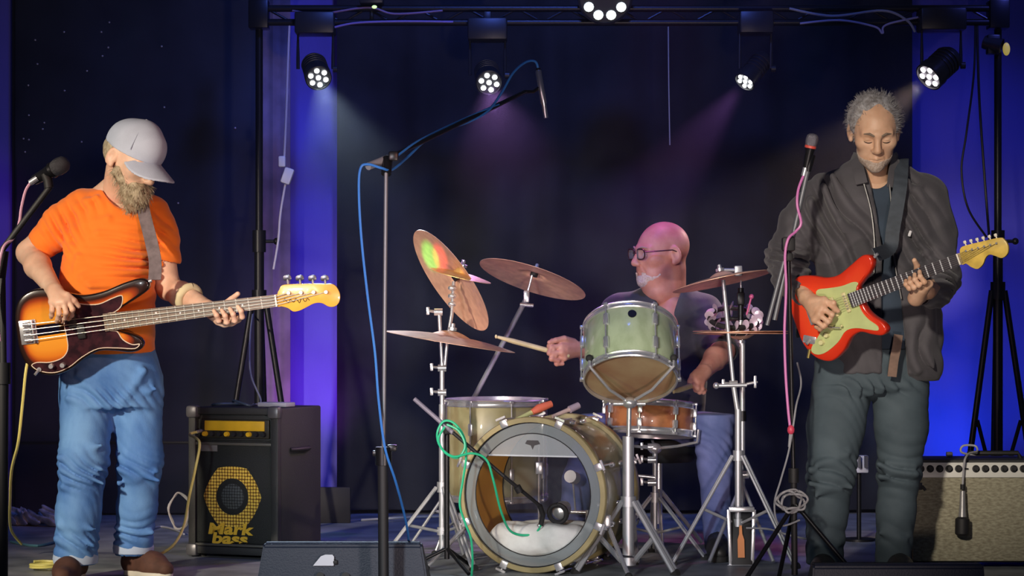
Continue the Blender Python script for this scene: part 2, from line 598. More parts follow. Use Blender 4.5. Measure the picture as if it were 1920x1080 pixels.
def drape(name, x0, x1, y, z0, z1, amp, fold, m, label, seed, cat='curtain'):
    r = random.Random(seed)
    n = max(12, int((x1 - x0) / 0.012))
    ph = [r.uniform(0, 6.28) for _ in range(4)]
    mb = MB()
    zs = [z0 + (z1 - z0) * k / 10 for k in range(11)]
    vs = []
    for i in range(n + 1):
        x = x0 + (x1 - x0) * i / n
        for z in zs:
            s = 0.35 * z
            d = amp * (math.sin(x / fold * 6.283 + ph[0] + 0.5 * math.sin(x * 3 + ph[1] + s)) + 0.45 * math.sin(x / fold * 10.1 + ph[2] + s) + 0.3 * math.sin(x * 4.1 + ph[3]))
            vs.append((x, y + d, z))
    m_ = len(zs)
    back = [(a, b + 0.008, c) for a, b, c in vs]
    nv = len(vs)
    fs = []
    for i in range(n):
        for k in range(m_ - 1):
            a = i * m_ + k
            fs.append((a, a + m_, a + m_ + 1, a + 1))
            fs.append((nv + a, nv + a + 1, nv + a + m_ + 1, nv + a + m_))
    for i in range(n):
        a = i * m_
        fs.append((a, nv + a, nv + a + m_, a + m_))
        b = a + m_ - 1
        fs.append((b, b + m_, nv + b + m_, nv + b))
    for k in range(m_ - 1):
        fs.append((k, k + 1, nv + k + 1, nv + k))
        a = n * m_ + k
        fs.append((a, nv + a, nv + a + 1, a + 1))
    mb.add(vs + back, fs)
    o = mb.build(name, m, None, angle=60)
    return tag(o, label, cat)

BY = 2.6
drape('stage_curtain', P(632, 0, BY).x, P(1712, 0, BY).x, BY + 0.02, 0.02, 3.1, 0.022, 0.34, M_drape, 'wide black stage curtain in soft folds behind the drum kit', 1)
drape('blue_lit_drape', P(512, 0, BY).x, P(650, 0, BY).x, BY + 0.12, 0.02, 3.1, 0.010, 0.40, M_blue_lit, 'narrow drape, blue light painted in, lit blue and violet beside the amplifier with yellow ring', 2)
drape('blue_lit_drape', P(1690, 0, BY).x, P(1990, 0, BY).x, BY + 0.14, 0.02, 3.1, 0.012, 0.5, M_blue_lit, 'drape, blue light painted in, lit strong blue behind the guitarist in the dark jacket', 3)
drape('blue_lit_drape', P(-90, 0, BY).x, P(29, 0, BY).x, BY - 0.05, 0.02, 3.1, 0.010, 0.4, M_blue_lit, 'drape, blue light painted in, lit purple at the edge behind the bass player', 4)
drape('purple_drape', P(490, 0, BY).x, P(545, 0, BY).x, BY - 0.02, 0.02, 3.1, 0.008, 0.07, mat('plum_drape', (0.20, 0.16, 0.22), 0.9, var=0.2, spec=0.1), 'narrow plum drape gathered in tight folds beside the lighting pole', 5)
# dark flat panel with small studs
bp = thing('backdrop_panel', 'tall flat navy backdrop panel with tiny pale studs behind the bass player', 'backdrop panel', (P(255, 0, BY).x, BY - 0.06, 0.0))
MB().box((P(258, 0, BY).x, BY - 0.05, 1.56), (P(486, 0, BY).x - P(31, 0, BY).x, 0.03, 3.1), bev=0.004).build('board', M_board, bp)
MB().box((P(32, 0, BY).x, BY - 0.066, 1.56), (0.012, 0.03, 3.1)).build('edge_trim', M_blackmetal, bp)
MB().box((P(260, 0, BY).x, BY - 0.068, P(0, 828, BY).z), (P(480, 0, BY).x - P(36, 0, BY).x, 0.006, 0.008)).build('seam', M_blackmetal, bp)
M_stud = mat('stud', (0.55, 0.50, 0.52), 0.3, 0.4)
for i, (x, y) in enumerate([(205, 42), (190, 60), (203, 89), (192, 105), (163, 133), (121, 170), (53, 160), (66, 75), (303, 87), (54, 216), (83, 230), (80, 242), (44, 260), (54, 262), (47, 285), (153, 266), (441, 240), (15, 302), (334, 381), (308, 201), (120, 60), (70, 120)]):
    if x < 40: continue
    MB().sphere(P(x, y, BY - 0.068), (0.005, 0.003, 0.005), 8, 6).build('stud', M_stud, bp)

# ------------------------------------------------------------------ lighting rig
TY = 1.75
def tripod_stand(name, label, px, ztop, Y, knee_py, foot_px, mt, group=None):
    b = P(px, 0, Y); b.z = 0
    t = thing(name, label, 'stand', b, group)
    MB().cyl((b.x, b.y, 0.16), (b.x, b.y, 1.35), 0.0225).build('lower_pole', mt, t)
    MB().cyl((b.x, b.y, 1.3), (b.x, b.y, ztop), 0.017).build('upper_pole', mt, t)
    MB().cyl((b.x, b.y, 1.27), (b.x, b.y, 1.37), 0.031).build('collar', mt, t)
    MB().cyl((b.x + 0.03, b.y, 1.32), (b.x + 0.075, b.y, 1.32), 0.008).sphere((b.x + 0.08, b.y, 1.32), 0.016).build('clamp_knob', mt, t)
    zk = P(px, knee_py, Y).z
    MB().cyl((b.x, b.y, zk - 0.04), (b.x, b.y, zk + 0.04), 0.034).build('leg_hub', mt, t)
    MB().cyl((b.x, b.y, 0.2), (b.x, b.y, 0.27), 0.033).build('brace_hub', mt, t)
    R = abs(P(foot_px, 0, Y).x - b.x)
    for a in (200, 330, 85):
        d = Vector((math.cos(math.radians(a)), math.sin(math.radians(a)), 0))
        if a != 85: d = Vector((-1 if a == 200 else 1, -0.25, 0)).normalized()
        l = MB().cyl(b + d * 0.03 + Vector((0, 0, zk)), b + d * R + Vector((0, 0, 0.015)), 0.014).build('leg', mt, t)
        MB().cyl(b + d * R + Vector((0, 0, 0.0)), b + d * (R * 0.98) + Vector((0, 0, 0.05)), 0.02).build('rubber_foot', M_rubber, l)
        mid = b + d * (R * 0.55) + Vector((0, 0, zk * 0.45 + 0.007))
        MB().cyl(b + d * 0.03 + Vector((0, 0, 0.235)), mid, 0.009).build('brace', mt, t)
    return t
tripod_stand('lighting_stand', 'tall black tripod lighting stand behind the amplifier with yellow ring', 486, 2.55, TY + 0.05, 560, 405, M_blackmetal)
tripod_stand('lighting_stand', 'tall black tripod lighting stand beside the grey grille guitar amplifier', 1871, 2.55, TY + 0.05, 545, 1795, M_blackmetal)

t = thing('lighting_truss', 'long black lighting bar of twin tubes spanning the stage top', 'truss', P(1170, 30, TY))
for py, r in ((16, 0.016), (42, 0.016)):
    MB().cyl(P(480, py, TY), P(1880, py, TY), r).build('chord', M_blackmetal, t)
for k in range(15):
    a = 500 + k * 94
    MB().cyl(P(a, 16, TY), P(a + 47, 42, TY), 0.006, n=8).cyl(P(a + 47, 42, TY), P(a + 94 if a + 94 < 1880 else 1878, 16, TY), 0.006, n=8).build('lattice_brace', M_blackmetal, t)
MB().box(P(486, 28, TY + 0.02), (0.09, 0.09, 0.13), bev=0.006).build('end_clamp', M_blackmetal, t)
MB().box(P(1871, 28, TY + 0.02), (0.09, 0.09, 0.13), bev=0.006).build('end_clamp', M_blackmetal, t)

M_housing = mat('lamp_housing', (0.016, 0.016, 0.018), 0.4)
def led(name, c, s): return mat(name, c, 0.3, emit=c, estr=s)
def par_lamp(px, py, aim, color, watt, label, angle=34, hang=35, scale=1.0, glow=9.0, lens_c=(1, 1, 1)):
    c = P(px, py, TY - 0.08)
    d = (Vector(aim) - c).normalized()
    top = P(px, hang, TY)
    t = thing('stage_lamp', label, 'stage light', top, 'lamps hanging from the lighting bar')
    R = frame_of(d)
    r = 0.058 * scale
    h = MB().lathe([(0.0, -0.175), (r * 0.7, -0.172), (r * 0.92, -0.15), (r * 0.95, -0.06), (r * 1.05, -0.04), (r * 1.05, 0.004), (r * 0.95, 0.006), (r * 0.93, -0.004), (0, -0.004)], c, n=28, R=R).build('housing', M_housing, t)
    for k in range(4):
        MB().torus(c + d * (-0.075 - 0.02 * k), d, r * 0.96, 0.0035, 28, 6).build('cooling_fin', M_housing, h)
    # yoke
    piv = c - d * 0.09
    sx = Vector((1, 0, 0))
    w_ = r + 0.022
    ytop = Vector((piv.x, piv.y, max(piv.z + 0.16, top.z - 0.14)))
    MB().tube([piv + sx * w_, piv + sx * w_ + Vector((0, 0, 0.05)), ytop + sx * w_, ytop - sx * w_, piv - sx * w_ + Vector((0, 0, 0.05)), piv - sx * w_], 0.008, 8).build('yoke', M_housing, t)
    MB().box((ytop.x, ytop.y, ytop.z + 0.045), (0.18 * scale, 0.13, 0.10), bev=0.01).build('base_box', M_housing, t)
    MB().cyl((ytop.x, ytop.y, ytop.z + 0.08), (ytop.x, TY, top.z + 0.02), 0.012).box((ytop.x, TY, top.z + 0.0), (0.035, 0.05, 0.06), bev=0.005).build('hook_clamp', M_housing, t)
    MB().cyl(piv + sx * w_, piv + sx * (w_ + 0.02), 0.016).build('tilt_knob', M_housing, t)
    ml = led('led_' + label[:14].replace(' ', '_'), lens_c, glow)
    for k in range(7):
        o = Vector((0, 0, 0)) if k == 0 else R @ Vector((math.cos(k * pi / 3 + 0.3), math.sin(k * pi / 3 + 0.3), 0)) * r * 0.62
        MB().sphere(c + o + d * 0.001, (r * 0.20, r * 0.20, 0.006), 12, 6, R).build('lens', ml, t)
    l = bpy.data.lights.new('lamp_beam', 'SPOT')
    l.energy = watt; l.color = color; l.spot_size = math.radians(angle); l.spot_blend = 0.6; l.shadow_soft_size = 0.03
    lo = bpy.data.objects.new('lamp_beam', l)
    lo.location = WM[t.name].inverted() @ (c + d * 0.03)
    lo.rotation_euler = d.to_track_quat('-Z', 'Y').to_euler()
    COL.objects.link(lo); lo.parent = t
    return t
par_lamp(597, 146, P(760, 640, -0.1), (0.62, 0.80, 1.0), 150, 'stage lamp with seven bright white lenses above the plum drape', lens_c=(0.95, 0.98, 1.0))
par_lamp(917, 155, P(1010, 600, -0.3), (0.62, 0.30, 1.0), 110, 'stage lamp with white lenses above the overhead drum microphone boom', lens_c=(1, 0.93, 1.0))
par_lamp(1397, 153, (-0.1, 0.8, 0.6), (0.66, 0.25, 1.0), 75, 'stage lamp with pinkish lenses between the drummer and the guitarist', lens_c=(1, 0.72, 0.95), glow=6, scale=0.85)
par_lamp(1742, 144, (0.2, 0.75, 0.55), (1.0, 0.72, 0.55), 110, 'large stage lamp above the guitarist beside the blue drape', lens_c=(1, 0.9, 1.0), scale=1.15)
# bright cluster at the very top edge
c = P(1135, -4, TY - 0.1)
t = thing('effect_lamp', 'round effect lamp with big white lenses at the middle of the lighting bar', 'stage light', P(1135, -30, TY))
d = Vector((0.03, -0.9, -0.4)).normalized(); R = frame_of(d)
MB().lathe([(0, -0.12), (0.10, -0.12), (0.125, -0.08), (0.125, 0.0), (0.115, 0.004), (0.115, -0.006), (0, -0.006)], c, n=32, R=R).build('housing', M_housing, t)
MB().cyl(c + Vector((0, 0.05, 0.05)), (c.x, TY, P(0, 16, TY).z), 0.014).build('hook_clamp', M_housing, t)
for k in range(9):
    o = R @ Vector((math.cos(k * 2 * pi / 9), math.sin(k * 2 * pi / 9), 0)) * 0.085
    MB().sphere(c + o, (0.023, 0.023, 0.008), 12, 6, R).build('lens', led('led_effect', (0.85, 0.95, 0.9), 1.6), t)
# small clip lamp on the right stand and a green effect box on the bar
t = thing('clip_lamp', 'small clip lamp with yellow gel on the lighting stand by the blue-lit drape', 'stage light', P(1871, 80, TY))
MB().lathe([(0.012, -0.09), (0.03, -0.085), (0.038, 0.0), (0.034, 0.0), (0.028, -0.07)], P(1878, 88, TY - 0.02), axis=(1, -0.4, -0.35), n=20).build('shade', M_housing, t)
MB().sphere(P(1887, 92, TY - 0.045), (0.017, 0.010, 0.03), 12, 8).build('gel', mat('yellow_gel', (0.75, 0.6, 0.12), 0.4, emit=(0.8, 0.62, 0.12), estr=0.35), t)
MB().box(P(1862, 84, TY), (0.06, 0.05, 0.09), bev=0.008).build('clamp', M_housing, t)
t = thing('effect_box', 'small green glowing effect box clamped on the lighting bar', 'stage light', P(697, 20, TY))
MB().box(P(697, -6, TY - 0.02), (0.11, 0.09, 0.07), bev=0.008).build('housing', M_housing, t)
MB().sphere(P(702, 13, TY - 0.07), (0.012, 0.008, 0.008), 10, 6).build('lens', led('led_green', (0.6, 0.9, 0.35), 1.2), t)
MB().cyl(P(697, -10, TY), P(697, 42, TY), 0.01).build('bracket', M_housing, t)

# ------------------------------------------------------------------ hanging cables
def cable(name, pts, r, m, label, group=None, k=8, cat='cable'):
    o = MB().cable(pts, r, 7, k).build(name, m, None)
    return tag(o, label, cat, group)
M_wcab = mat('white_cable', (0.62, 0.58, 0.66), 0.5)
M_bcab = mat('black_cable', (0.01, 0.01, 0.012), 0.5)
M_gcab = mat('grey_cable', (0.30, 0.31, 0.34), 0.5)
t = thing('power_cable', 'white power cable with inline plug hanging beside the plum drape', 'cable', P(538, 40, TY))
MB().cable([P(543, 42, TY), P(540, 110, TY), P(537, 200, TY), P(533, 296, TY)], 0.0055, 8).build('upper_run', M_wcab, t)
MB().box(P(529, 303, TY), (0.032, 0.028, 0.05), bev=0.006).build('plug', M_white, t)
MB().box(P(539, 330, TY), (0.045, 0.035, 0.075), frame_of((0.35, 0, 1)), bev=0.008).build('socket', M_white, t)
MB().cable([P(535, 346, TY), P(526, 400, TY), P(522, 450, TY), P(513, 505, TY)], 0.0055, 8).build('lower_run', M_wcab, t)
cable('hanging_cable', [P(1253, 50, TY), P(1254, 160, TY), P(1256, 272, TY)], 0.003, M_gcab, 'thin grey cable hanging straight from the lighting bar above the drummer')
cable('hanging_cable', [P(1829, 40, TY), P(1826, 140, TY), P(1812, 250, TY), P(1803, 320, TY), P(1815, 390, TY), P(1850, 445, TY)], 0.005, M_bcab, 'black cable bowing out beside the lighting stand on the blue-lit drape')
cable('hanging_cable', [P(1832, 40, TY), P(1836, 180, TY), P(1846, 330, TY), P(1856, 460, TY)], 0.006, M_bcab, 'straighter black cable running down along the lighting stand')
cable('draped_cable', [P(1480, 16, TY - 0.03), P(1560, 30, TY - 0.03), P(1655, 20, TY - 0.03), P(1700, 38, TY - 0.03), P(1716, 60, TY - 0.03)], 0.006, M_gcab, 'grey cable looped over the lighting bar near the large stage lamp')
cable('draped_cable', [P(1500, 44, TY - 0.03), P(1575, 38, TY - 0.03), P(1640, 50, TY - 0.03), P(1655, 62, TY - 0.03), P(1668, 44, TY - 0.03), P(1790, 20, TY - 0.03)], 0.005, mat('lilac_cable', (0.35, 0.33, 0.5), 0.4), 'lilac cable draped under the lighting bar above the guitarist')
cable('draped_cable', [P(624, 52, TY - 0.03), P(660, 44, TY - 0.03), P(705, 41, TY - 0.035), P(770, 40, TY - 0.035), P(850, 41, TY - 0.035)], 0.005, mat('violet_cable', (0.28, 0.2, 0.5), 0.4), 'violet cable running along the bar beside the white stage lamp')
cable('draped_cable', [P(548, 20, TY - 0.03), P(600, 26, TY - 0.03), P(690, 14, TY - 0.03), P(740, 26, TY - 0.03), P(830, 20, TY - 0.03)], 0.005, mat('plum_cable', (0.25, 0.15, 0.25), 0.4), 'plum cable sagging along the bar top above the pale drape')
cable('stage_edge_cable', [P(588, 979, 2.2), P(660, 976, 2.2), P(760, 970, 2.2), P(830, 968, 2.2)], 0.006, M_gcab, 'grey cable lying along the back of the stage floor')
# low uplights that the violet and blue glow come from
for px, lab in ((600, 'low floor uplight at the foot of the violet lit drape'), (1800, 'low floor uplight behind the grey grille amplifier')):
    b = P(px, 0, 2.16); b.z = 0.0
    t = thing('floor_uplight', lab, 'stage light', b, 'floor uplights')
    MB().box((b.x, b.y - 0.06, 0.085), (0.30, 0.02, 0.17), bev=0.004).build('front_flap', M_black, t)
    MB().box((b.x, b.y, 0.02), (0.22, 0.10, 0.04), bev=0.004).build('base', M_housing, t)
    MB().box((b.x, b.y, 0.043), (0.19, 0.07, 0.006)).build('lens_strip', led('led_up' + str(px), (0.45, 0.08, 1.0) if px < 900 else (0.02, 0.1, 1.0), 2.0), t)
# ------------------------------------------------------------------ drum kit
M_shell = mat('khaki_shell', (0.40, 0.36, 0.20), 0.35, 0, color2=(0.28, 0.25, 0.13), vscale=9, coat=0.4)
M_inner = mat('maple_inside', (0.85, 0.46, 0.07), 0.45, 0, color2=(0.70, 0.34, 0.04), vscale=5)
M_hoop = mat('khaki_hoop', (0.42, 0.36, 0.18), 0.35, 0, color2=(0.27, 0.23, 0.11), vscale=7, coat=0.4)
M_green = mat('mint_shell', (0.46, 0.55, 0.36), 0.3, 0, color2=(0.36, 0.44, 0.27), vscale=25, coat=0.5, stretch=(1, 1, 0.3))
M_skin_head = mat('drum_head', (0.42, 0.30, 0.17), 0.45, 0, color2=(0.33, 0.18, 0.10), vscale=6)
M_whitehead = mat('white_drum_head', (0.62, 0.60, 0.66), 0.5)
M_wood = mat('amber_wood', (0.52, 0.20, 0.08), 0.35, 0, color2=(0.28, 0.09, 0.05), vscale=14, coat=0.3)
M_bronze = mat('bronze', (0.95, 0.54, 0.37), 0.42, 0.25, var=0.12, vscale=30, bump=0.08, bscale=120)
M_gold = mat('gold_cymbal', (0.86, 0.58, 0.20), 0.36, 0.5, var=0.12, vscale=30)
M_stick = mat('stick_wood', (0.72, 0.60, 0.34), 0.5, var=0.1, vscale=20)
M_green_cable = mat('green_cable', (0.03, 0.55, 0.28), 0.4)
M_blue_cable = mat('blue_cable', (0.04, 0.20, 0.62), 0.4)
M_yellow_cable = mat('yellow_cable', (0.72, 0.66, 0.20), 0.45)
M_pink_cable = mat('pink_cable', (0.62, 0.18, 0.48), 0.4)

# ---- bass drum
th = math.radians(21)
ax = Vector((math.sin(th), math.cos(th), 0))                      # front to back
fc = P(996, 929, -0.06); fc.z = 0.292
Rb = 0.281
bd = thing('bass_drum', 'khaki bass drum with cut out clear front head', 'drum', (fc.x + ax.x * 0.2, fc.y + ax.y * 0.2, 0))
RD = frame_of(ax)
def on_drum(r, a, z): return fc + ax * z + RD @ Vector((r * math.cos(a), r * math.sin(a), 0))
sh = MB().lathe([(Rb - 0.012, 0.03), (Rb - 0.012, 0.39), (Rb - 0.005, 0.39), (Rb - 0.005, 0.03)], fc, n=64, closed=True, R=RD).build('shell', M_shell, bd)
MB().lathe([(Rb - 0.0125, 0.031), (Rb - 0.0125, 0.389), (Rb - 0.014, 0.389), (Rb - 0.014, 0.031)], fc, n=64, closed=True, R=RD).build('inner_ply', M_inner, sh)
for nm, z0 in (('front_hoop', 0.0), ('back_hoop', 0.378)):
    h = MB().lathe([(Rb - 0.010, z0), (Rb + 0.008, z0), (Rb + 0.011, z0 + 0.004), (Rb + 0.011, z0 + 0.036), (Rb + 0.008, z0 + 0.04), (Rb - 0.010, z0 + 0.04)], fc, n=64, closed=True, R=RD).build(nm, M_hoop, bd)
    MB().lathe([(Rb - 0.014, z0 + 0.012), (Rb - 0.004, z0 + 0.012), (Rb - 0.004, z0 + 0.024), (Rb - 0.014, z0 + 0.024)], fc, n=64, closed=True, R=RD).build('flesh_hoop', M_blackmetal, h)
# front head: grey muffling ring, then a clear segment at the top, open below the cut
ring = MB().lathe([(0.228, 0.014), (Rb - 0.010, 0.014), (Rb - 0.010, 0.016), (0.228, 0.016)], fc, n=64, closed=True, R=RD).build('muffling_ring', film('ring_film', (0.30, 0.36, 0.38), 0.45, 0.35), bd)
MB().torus(fc + ax * 0.015, ax, 0.229, 0.0022, 64, 6).build('ring_edge', M_black, ring)
hd = fc + ax * 0.015
xr = RD.inverted() @ Vector((ax.y, -ax.x, 0)); zr = RD.inverted() @ Vector((0, 0, 1))
def dloc(x, z, dep=0.0): return fc + ax * (0.0155 + dep) + Vector((ax.y, -ax.x, 0)) * x + Vector((0, 0, z))
seg = []
r_ = 0.228; cut = 0.145
a0 = math.asin(cut / r_)
for k in range(25):
    a = a0 + (pi - 2 * a0) * k / 24
    seg.append((r_ * math.cos(a), r_ * math.sin(a)))
mb = MB()
vs = [dloc(x, z, 0) for x, z in seg] + [dloc(x, z, 0.0012) for x, z in seg]
n_ = len(seg)
mb.add(vs, [list(range(n_)), [n_ + i for i in range(n_)][::-1]] + [(i, (i + 1) % n_, n_ + (i + 1) % n_, n_ + i) for i in range(n_)])
sg = mb.build('clear_head', film('clear_film', (0.62, 0.70, 0.74), 0.30, 0.12), bd, smooth=False)
MB().tube([dloc(-r_ * math.cos(a0), cut), dloc(r_ * math.cos(a0), cut)], 0.0035, 8).build('cut_edge', mat('film_edge', (0.62, 0.68, 0.72), 0.3), sg)
MB().add([dloc(-0.022, 0.203, -0.001), dloc(0.022, 0.203, -0.001), dloc(0.030, 0.19, -0.001), dloc(0.007, 0.184, -0.001), dloc(0.0, 0.168, -0.001), dloc(-0.007, 0.184, -0.001), dloc(-0.030, 0.19, -0.001),
          dloc(-0.022, 0.203, 0.0), dloc(0.022, 0.203, 0.0), dloc(0.030, 0.19, 0.0), dloc(0.007, 0.184, 0.0), dloc(0.0, 0.168, 0.0), dloc(-0.007, 0.184, 0.0), dloc(-0.030, 0.19, 0.0)],
         [(0, 1, 2, 3, 4, 5, 6), (13, 12, 11, 10, 9, 8, 7)] + [(i, (i + 1) % 7, 7 + (i + 1) % 7, 7 + i) for i in range(7)]).build('head_logo', mat('logo_ink', (0.03, 0.03, 0.035), 0.5), sg, smooth=False)
MB().lathe([(0.0, 0.394), (Rb - 0.01, 0.394), (Rb - 0.01, 0.396), (0.0, 0.396)], fc, n=48, R=RD).build('batter_head', film('batter_film', (0.12, 0.13, 0.16), 0.14, 0.15), bd)
for k in range(8):
    a = 2 * pi * (k + 0.5) / 8
    for z0, zl in ((-0.006, 0.12), (0.42, 0.29)):
        s_ = 1 if z0 < 0.2 else -1
        cw = MB().box(on_drum(Rb + 0.004, a, z0 + s_ * 0.01), (0.03, 0.03, 0.02), RD @ Matrix.Rotation(a, 3, 'Z'), bev=0.004).build('claw', M_chrome, bd)
        MB().cyl(on_drum(Rb + 0.022, a, z0), on_drum(Rb + 0.022, a, zl), 0.0035, n=8).box(on_drum(Rb + 0.026, a, z0 - s_ * 0.006), (0.008, 0.04, 0.008), RD @ Matrix.Rotation(a, 3, 'Z')).build('tension_rod', M_chrome, cw)
    MB().sphere(on_drum(Rb + 0.006, a, 0.15), (0.011, 0.011, 0.03), 10, 6, RD).build('lug', M_chrome, bd)
    MB().sphere(on_drum(Rb + 0.006, a, 0.27), (0.011, 0.011, 0.03), 10, 6, RD).build('lug', M_chrome, bd)
for s_ in (-1, 1):
    side = Vector((ax.y, -ax.x, 0)) * s_
    b0 = fc + ax * 0.09 + side * 0.265 + Vector((0, 0, -0.10))
    tip = fc + side * 0.40 - ax * 0.06; tip.z = 0.012
    sp = MB().cyl(b0, tip, 0.0085).box(b0, (0.03, 0.05, 0.06), bev=0.006).build('spur', M_chrome, bd)
    MB().sphere(tip, 0.014).build('rubber_foot', M_rubber, sp)

# pillow lying inside the drum
pc = fc + ax * 0.14; pc.z = 0.115
f = Field(pc - Vector((0.24, 0.16, 0.10)), pc + Vector((0.24, 0.16, 0.10)), 0.006)
Rz = Matrix.Rotation(-th, 3, 'Z')
f.rbox((pc.x, pc.y, pc.z - 0.002), (0.190, 0.11, 0.066), 0.05, Rz, 0.01)
f.warp(lambda X, Y, Z: 0.012 * waves(5, 45, 6)(X, Y, Z) + 0.006 * waves(6, 110, 6)(X, Y, Z))
V, Q = f.skin(1)
pl = skins_to_object('pillow', [(V, Q)], mat('pillow_cloth', (0.72, 0.76, 0.74), 0.85, var=0.06, vscale=20, bump=0.3, bscale=80), None)
tag(pl, 'crumpled white pillow lying inside the bass drum', 'pillow')

# kick pedal behind the drum
pp = fc + ax * 0.50; pp.z = 0
t = thing('kick_pedal', 'chrome bass drum pedal seen through the open drum', 'pedal', pp)
sd = Vector((ax.y, -ax.x, 0))
MB().box(pp + ax * 0.09 + Vector((0, 0, 0.03)), (0.09, 0.26, 0.012), Rz @ Matrix.Rotation(0.15, 3, 'X'), bev=0.004).build('footboard', M_blackmetal, t)
for s_ in (-1, 1):
    MB().cyl(pp + sd * 0.05 * s_, pp + sd * 0.05 * s_ + Vector((0, 0, 0.20)), 0.009).build('upright', M_chrome, t)
MB().cyl(pp - sd * 0.06 + Vector((0, 0, 0.19)), pp + sd * 0.06 + Vector((0, 0, 0.19)), 0.008).build('axle', M_chrome, t)
bt = MB().cyl(pp + Vector((0, 0, 0.19)), pp - ax * 0.035 + Vector((0, 0, 0.33)), 0.004).build('beater', M_chrome, t)
MB().cyl(pp - ax * 0.065 + Vector((0, 0, 0.335)), pp - ax * 0.01 + Vector((0, 0, 0.325)), 0.025).build('beater_felt', M_white, bt)

# ---- generic drum shells
def drum(name, label, c, axis, R, L, m_shell, m_low, m_top, nlug, hoop_m=M_chrome, twist=0.0, cat='drum'):
    A = Vector(axis).normalized(); Fm = frame_of(A) @ Matrix.Rotation(twist, 3, 'Z')
    c = Vector(c)
    t = thing(name, label, cat, c)
    MB().lathe([(R - 0.008, 0.004), (R - 0.004, 0.004), (R, 0.01), (R, L - 0.01), (R - 0.004, L - 0.004), (R - 0.008, L - 0.004)], c, n=56, closed=True, R=Fm).build('shell', m_shell, t)
    MB().lathe([(0, 0.002), (R - 0.002, 0.002), (R - 0.002, 0.005), (0, 0.005)], c, n=56, R=Fm).build('bottom_head', m_low, t)
    MB().lathe([(0, L - 0.005), (R - 0.002, L - 0.005), (R - 0.002, L - 0.002), (0, L - 0.002)], c, n=56, R=Fm).build('top_head', m_top, t)
    for z0, z1 in ((-0.012, 0.016), (L - 0.016, L + 0.012)):
        MB().lathe([(R - 0.001, z0), (R + 0.004, z0), (R + 0.007, z0 + 0.004), (R + 0.004, z0 + 0.01), (R + 0.004, z1 - 0.01), (R + 0.008, z1 - 0.005), (R + 0.004, z1), (R - 0.001, z1)], c, n=56, closed=True, R=Fm).build('hoop', hoop_m, t)
    for k in range(nlug):
        a = 2 * pi * k / nlug
        o = lambda r, z: c + Fm @ Vector((r * math.cos(a), r * math.sin(a), z))
        Rk = Fm @ Matrix.Rotation(a, 3, 'Z')
        MB().cyl(o(R + 0.012, -0.008), o(R + 0.012, L + 0.008), 0.003, n=8).build('tension_rod', M_chrome, t)
        for zz in (L * 0.27, L * 0.73):
            MB().box(o(R + 0.008, zz), (0.018, 0.020, min(0.05, L * 0.3)), Rk, bev=0.005).build('lug', M_chrome, t)
        for zz in (-0.006, L + 0.006):
            MB().box(o(R + 0.011, zz), (0.014, 0.018, 0.012), Rk, bev=0.003).build('hoop_ear', M_chrome, t)
    return t, Fm

# rack tom tipped toward the drummer
TA = Vector((0.02, 0.54, 0.84)).normalized()
tc = P(1182, 709, 0.02)
rt, Ft = drum('rack_tom', 'mint green rack tom in a chrome basket in front of the drummer', tc, TA, 0.173, 0.222, M_green, M_skin_head, M_whitehead, 6, twist=0.52)
MB().lathe([(0.0, 0), (0.016, 0), (0.016, 0.004), (0, 0.004)], tc + TA * 0.175 + Ft @ (Ft.inverted() @ Vector((0, -0.84, 0.54)) * 0.173), axis=(0, -0.84, 0.54), n=20).build('badge', M_blackmetal, rt)
# floor tom
drum('floor_tom', 'khaki floor tom half hidden behind the bass drum', (P(930, 0, 0.62).x, 0.62, 0.235), (0.0, -0.015, 1), 0.203, 0.385, M_shell, M_whitehead, M_whitehead, 8, twist=0.3)
ft = bpy.data.objects['floor_tom']
for a in (200, 320, 80):
    d = Vector((math.cos(math.radians(a)), math.sin(math.radians(a)), 0))
    b = Vector((P(930, 0, 0.62).x, 0.62, 0)) + d * 0.225
    lg = MB().tube([b + Vector((0, 0, 0.45)), b + Vector((0, 0, 0.10)), b + d * 0.035 + Vector((0, 0, 0.012))], 0.0055, 8).box(b + Vector((0, 0, 0.36)), (0.03, 0.03, 0.05), bev=0.004).build('leg', M_chrome, ft)
    MB().sphere(b + d * 0.035 + Vector((0, 0, 0.014)), 0.014).build('rubber_foot', M_rubber, lg)
# snare
SA = Vector((0.05, 0.10, 1)).normalized()
sc_ = P(1216, 812, 0.50)
sn, _ = drum('snare_drum', 'reddish wooden snare drum below the mint rack tom', sc_, SA, 0.176, 0.115, M_wood, M_whitehead, M_whitehead, 8, twist=0.2)

# ---- stands
def chrome_tripod(t, b, z_hub, z_slide, R, angs, m, r_leg=0.008, r_col=0.0125, ztop=0.6):
    b = Vector(b)
    MB().cyl(b + Vector((0, 0, 0.06)), b + Vector((0, 0, ztop)), r_col).build('column', m, t)
    MB().cyl(b + Vector((0, 0, z_hub - 0.02)), b + Vector((0, 0, z_hub + 0.02)), r_col + 0.008).build('leg_hub', m, t)
    MB().cyl(b + Vector((0, 0, z_slide - 0.015)), b + Vector((0, 0, z_slide + 0.015)), r_col + 0.007).build('brace_hub', m, t)
    for a in angs:
        d = Vector((math.cos(math.radians(a)), math.sin(math.radians(a)), 0))
        p0 = b + d * (r_col + 0.01) + Vector((0, 0, z_hub)); p1 = b + d * R + Vector((0, 0, 0.012))
        s_ = Vector((-d.y, d.x, 0)) * 0.008
        l = MB().cyl(p0 + s_, p1 + s_, r_leg * 0.75, n=8).cyl(p0 - s_, p1 - s_, r_leg * 0.75, n=8).build('leg', m, t)
        MB().cyl(p1 - Vector((0, 0, 0.011)) - d * 0.01, p1 + d * 0.015, 0.014).build('rubber_foot', M_rubber, l)
        mid = p0.lerp(p1, 0.5)
        MB().cyl(b + d * (r_col + 0.006) + Vector((0, 0, z_slide)), mid, r_leg * 0.75, n=8).build('brace', m, t)
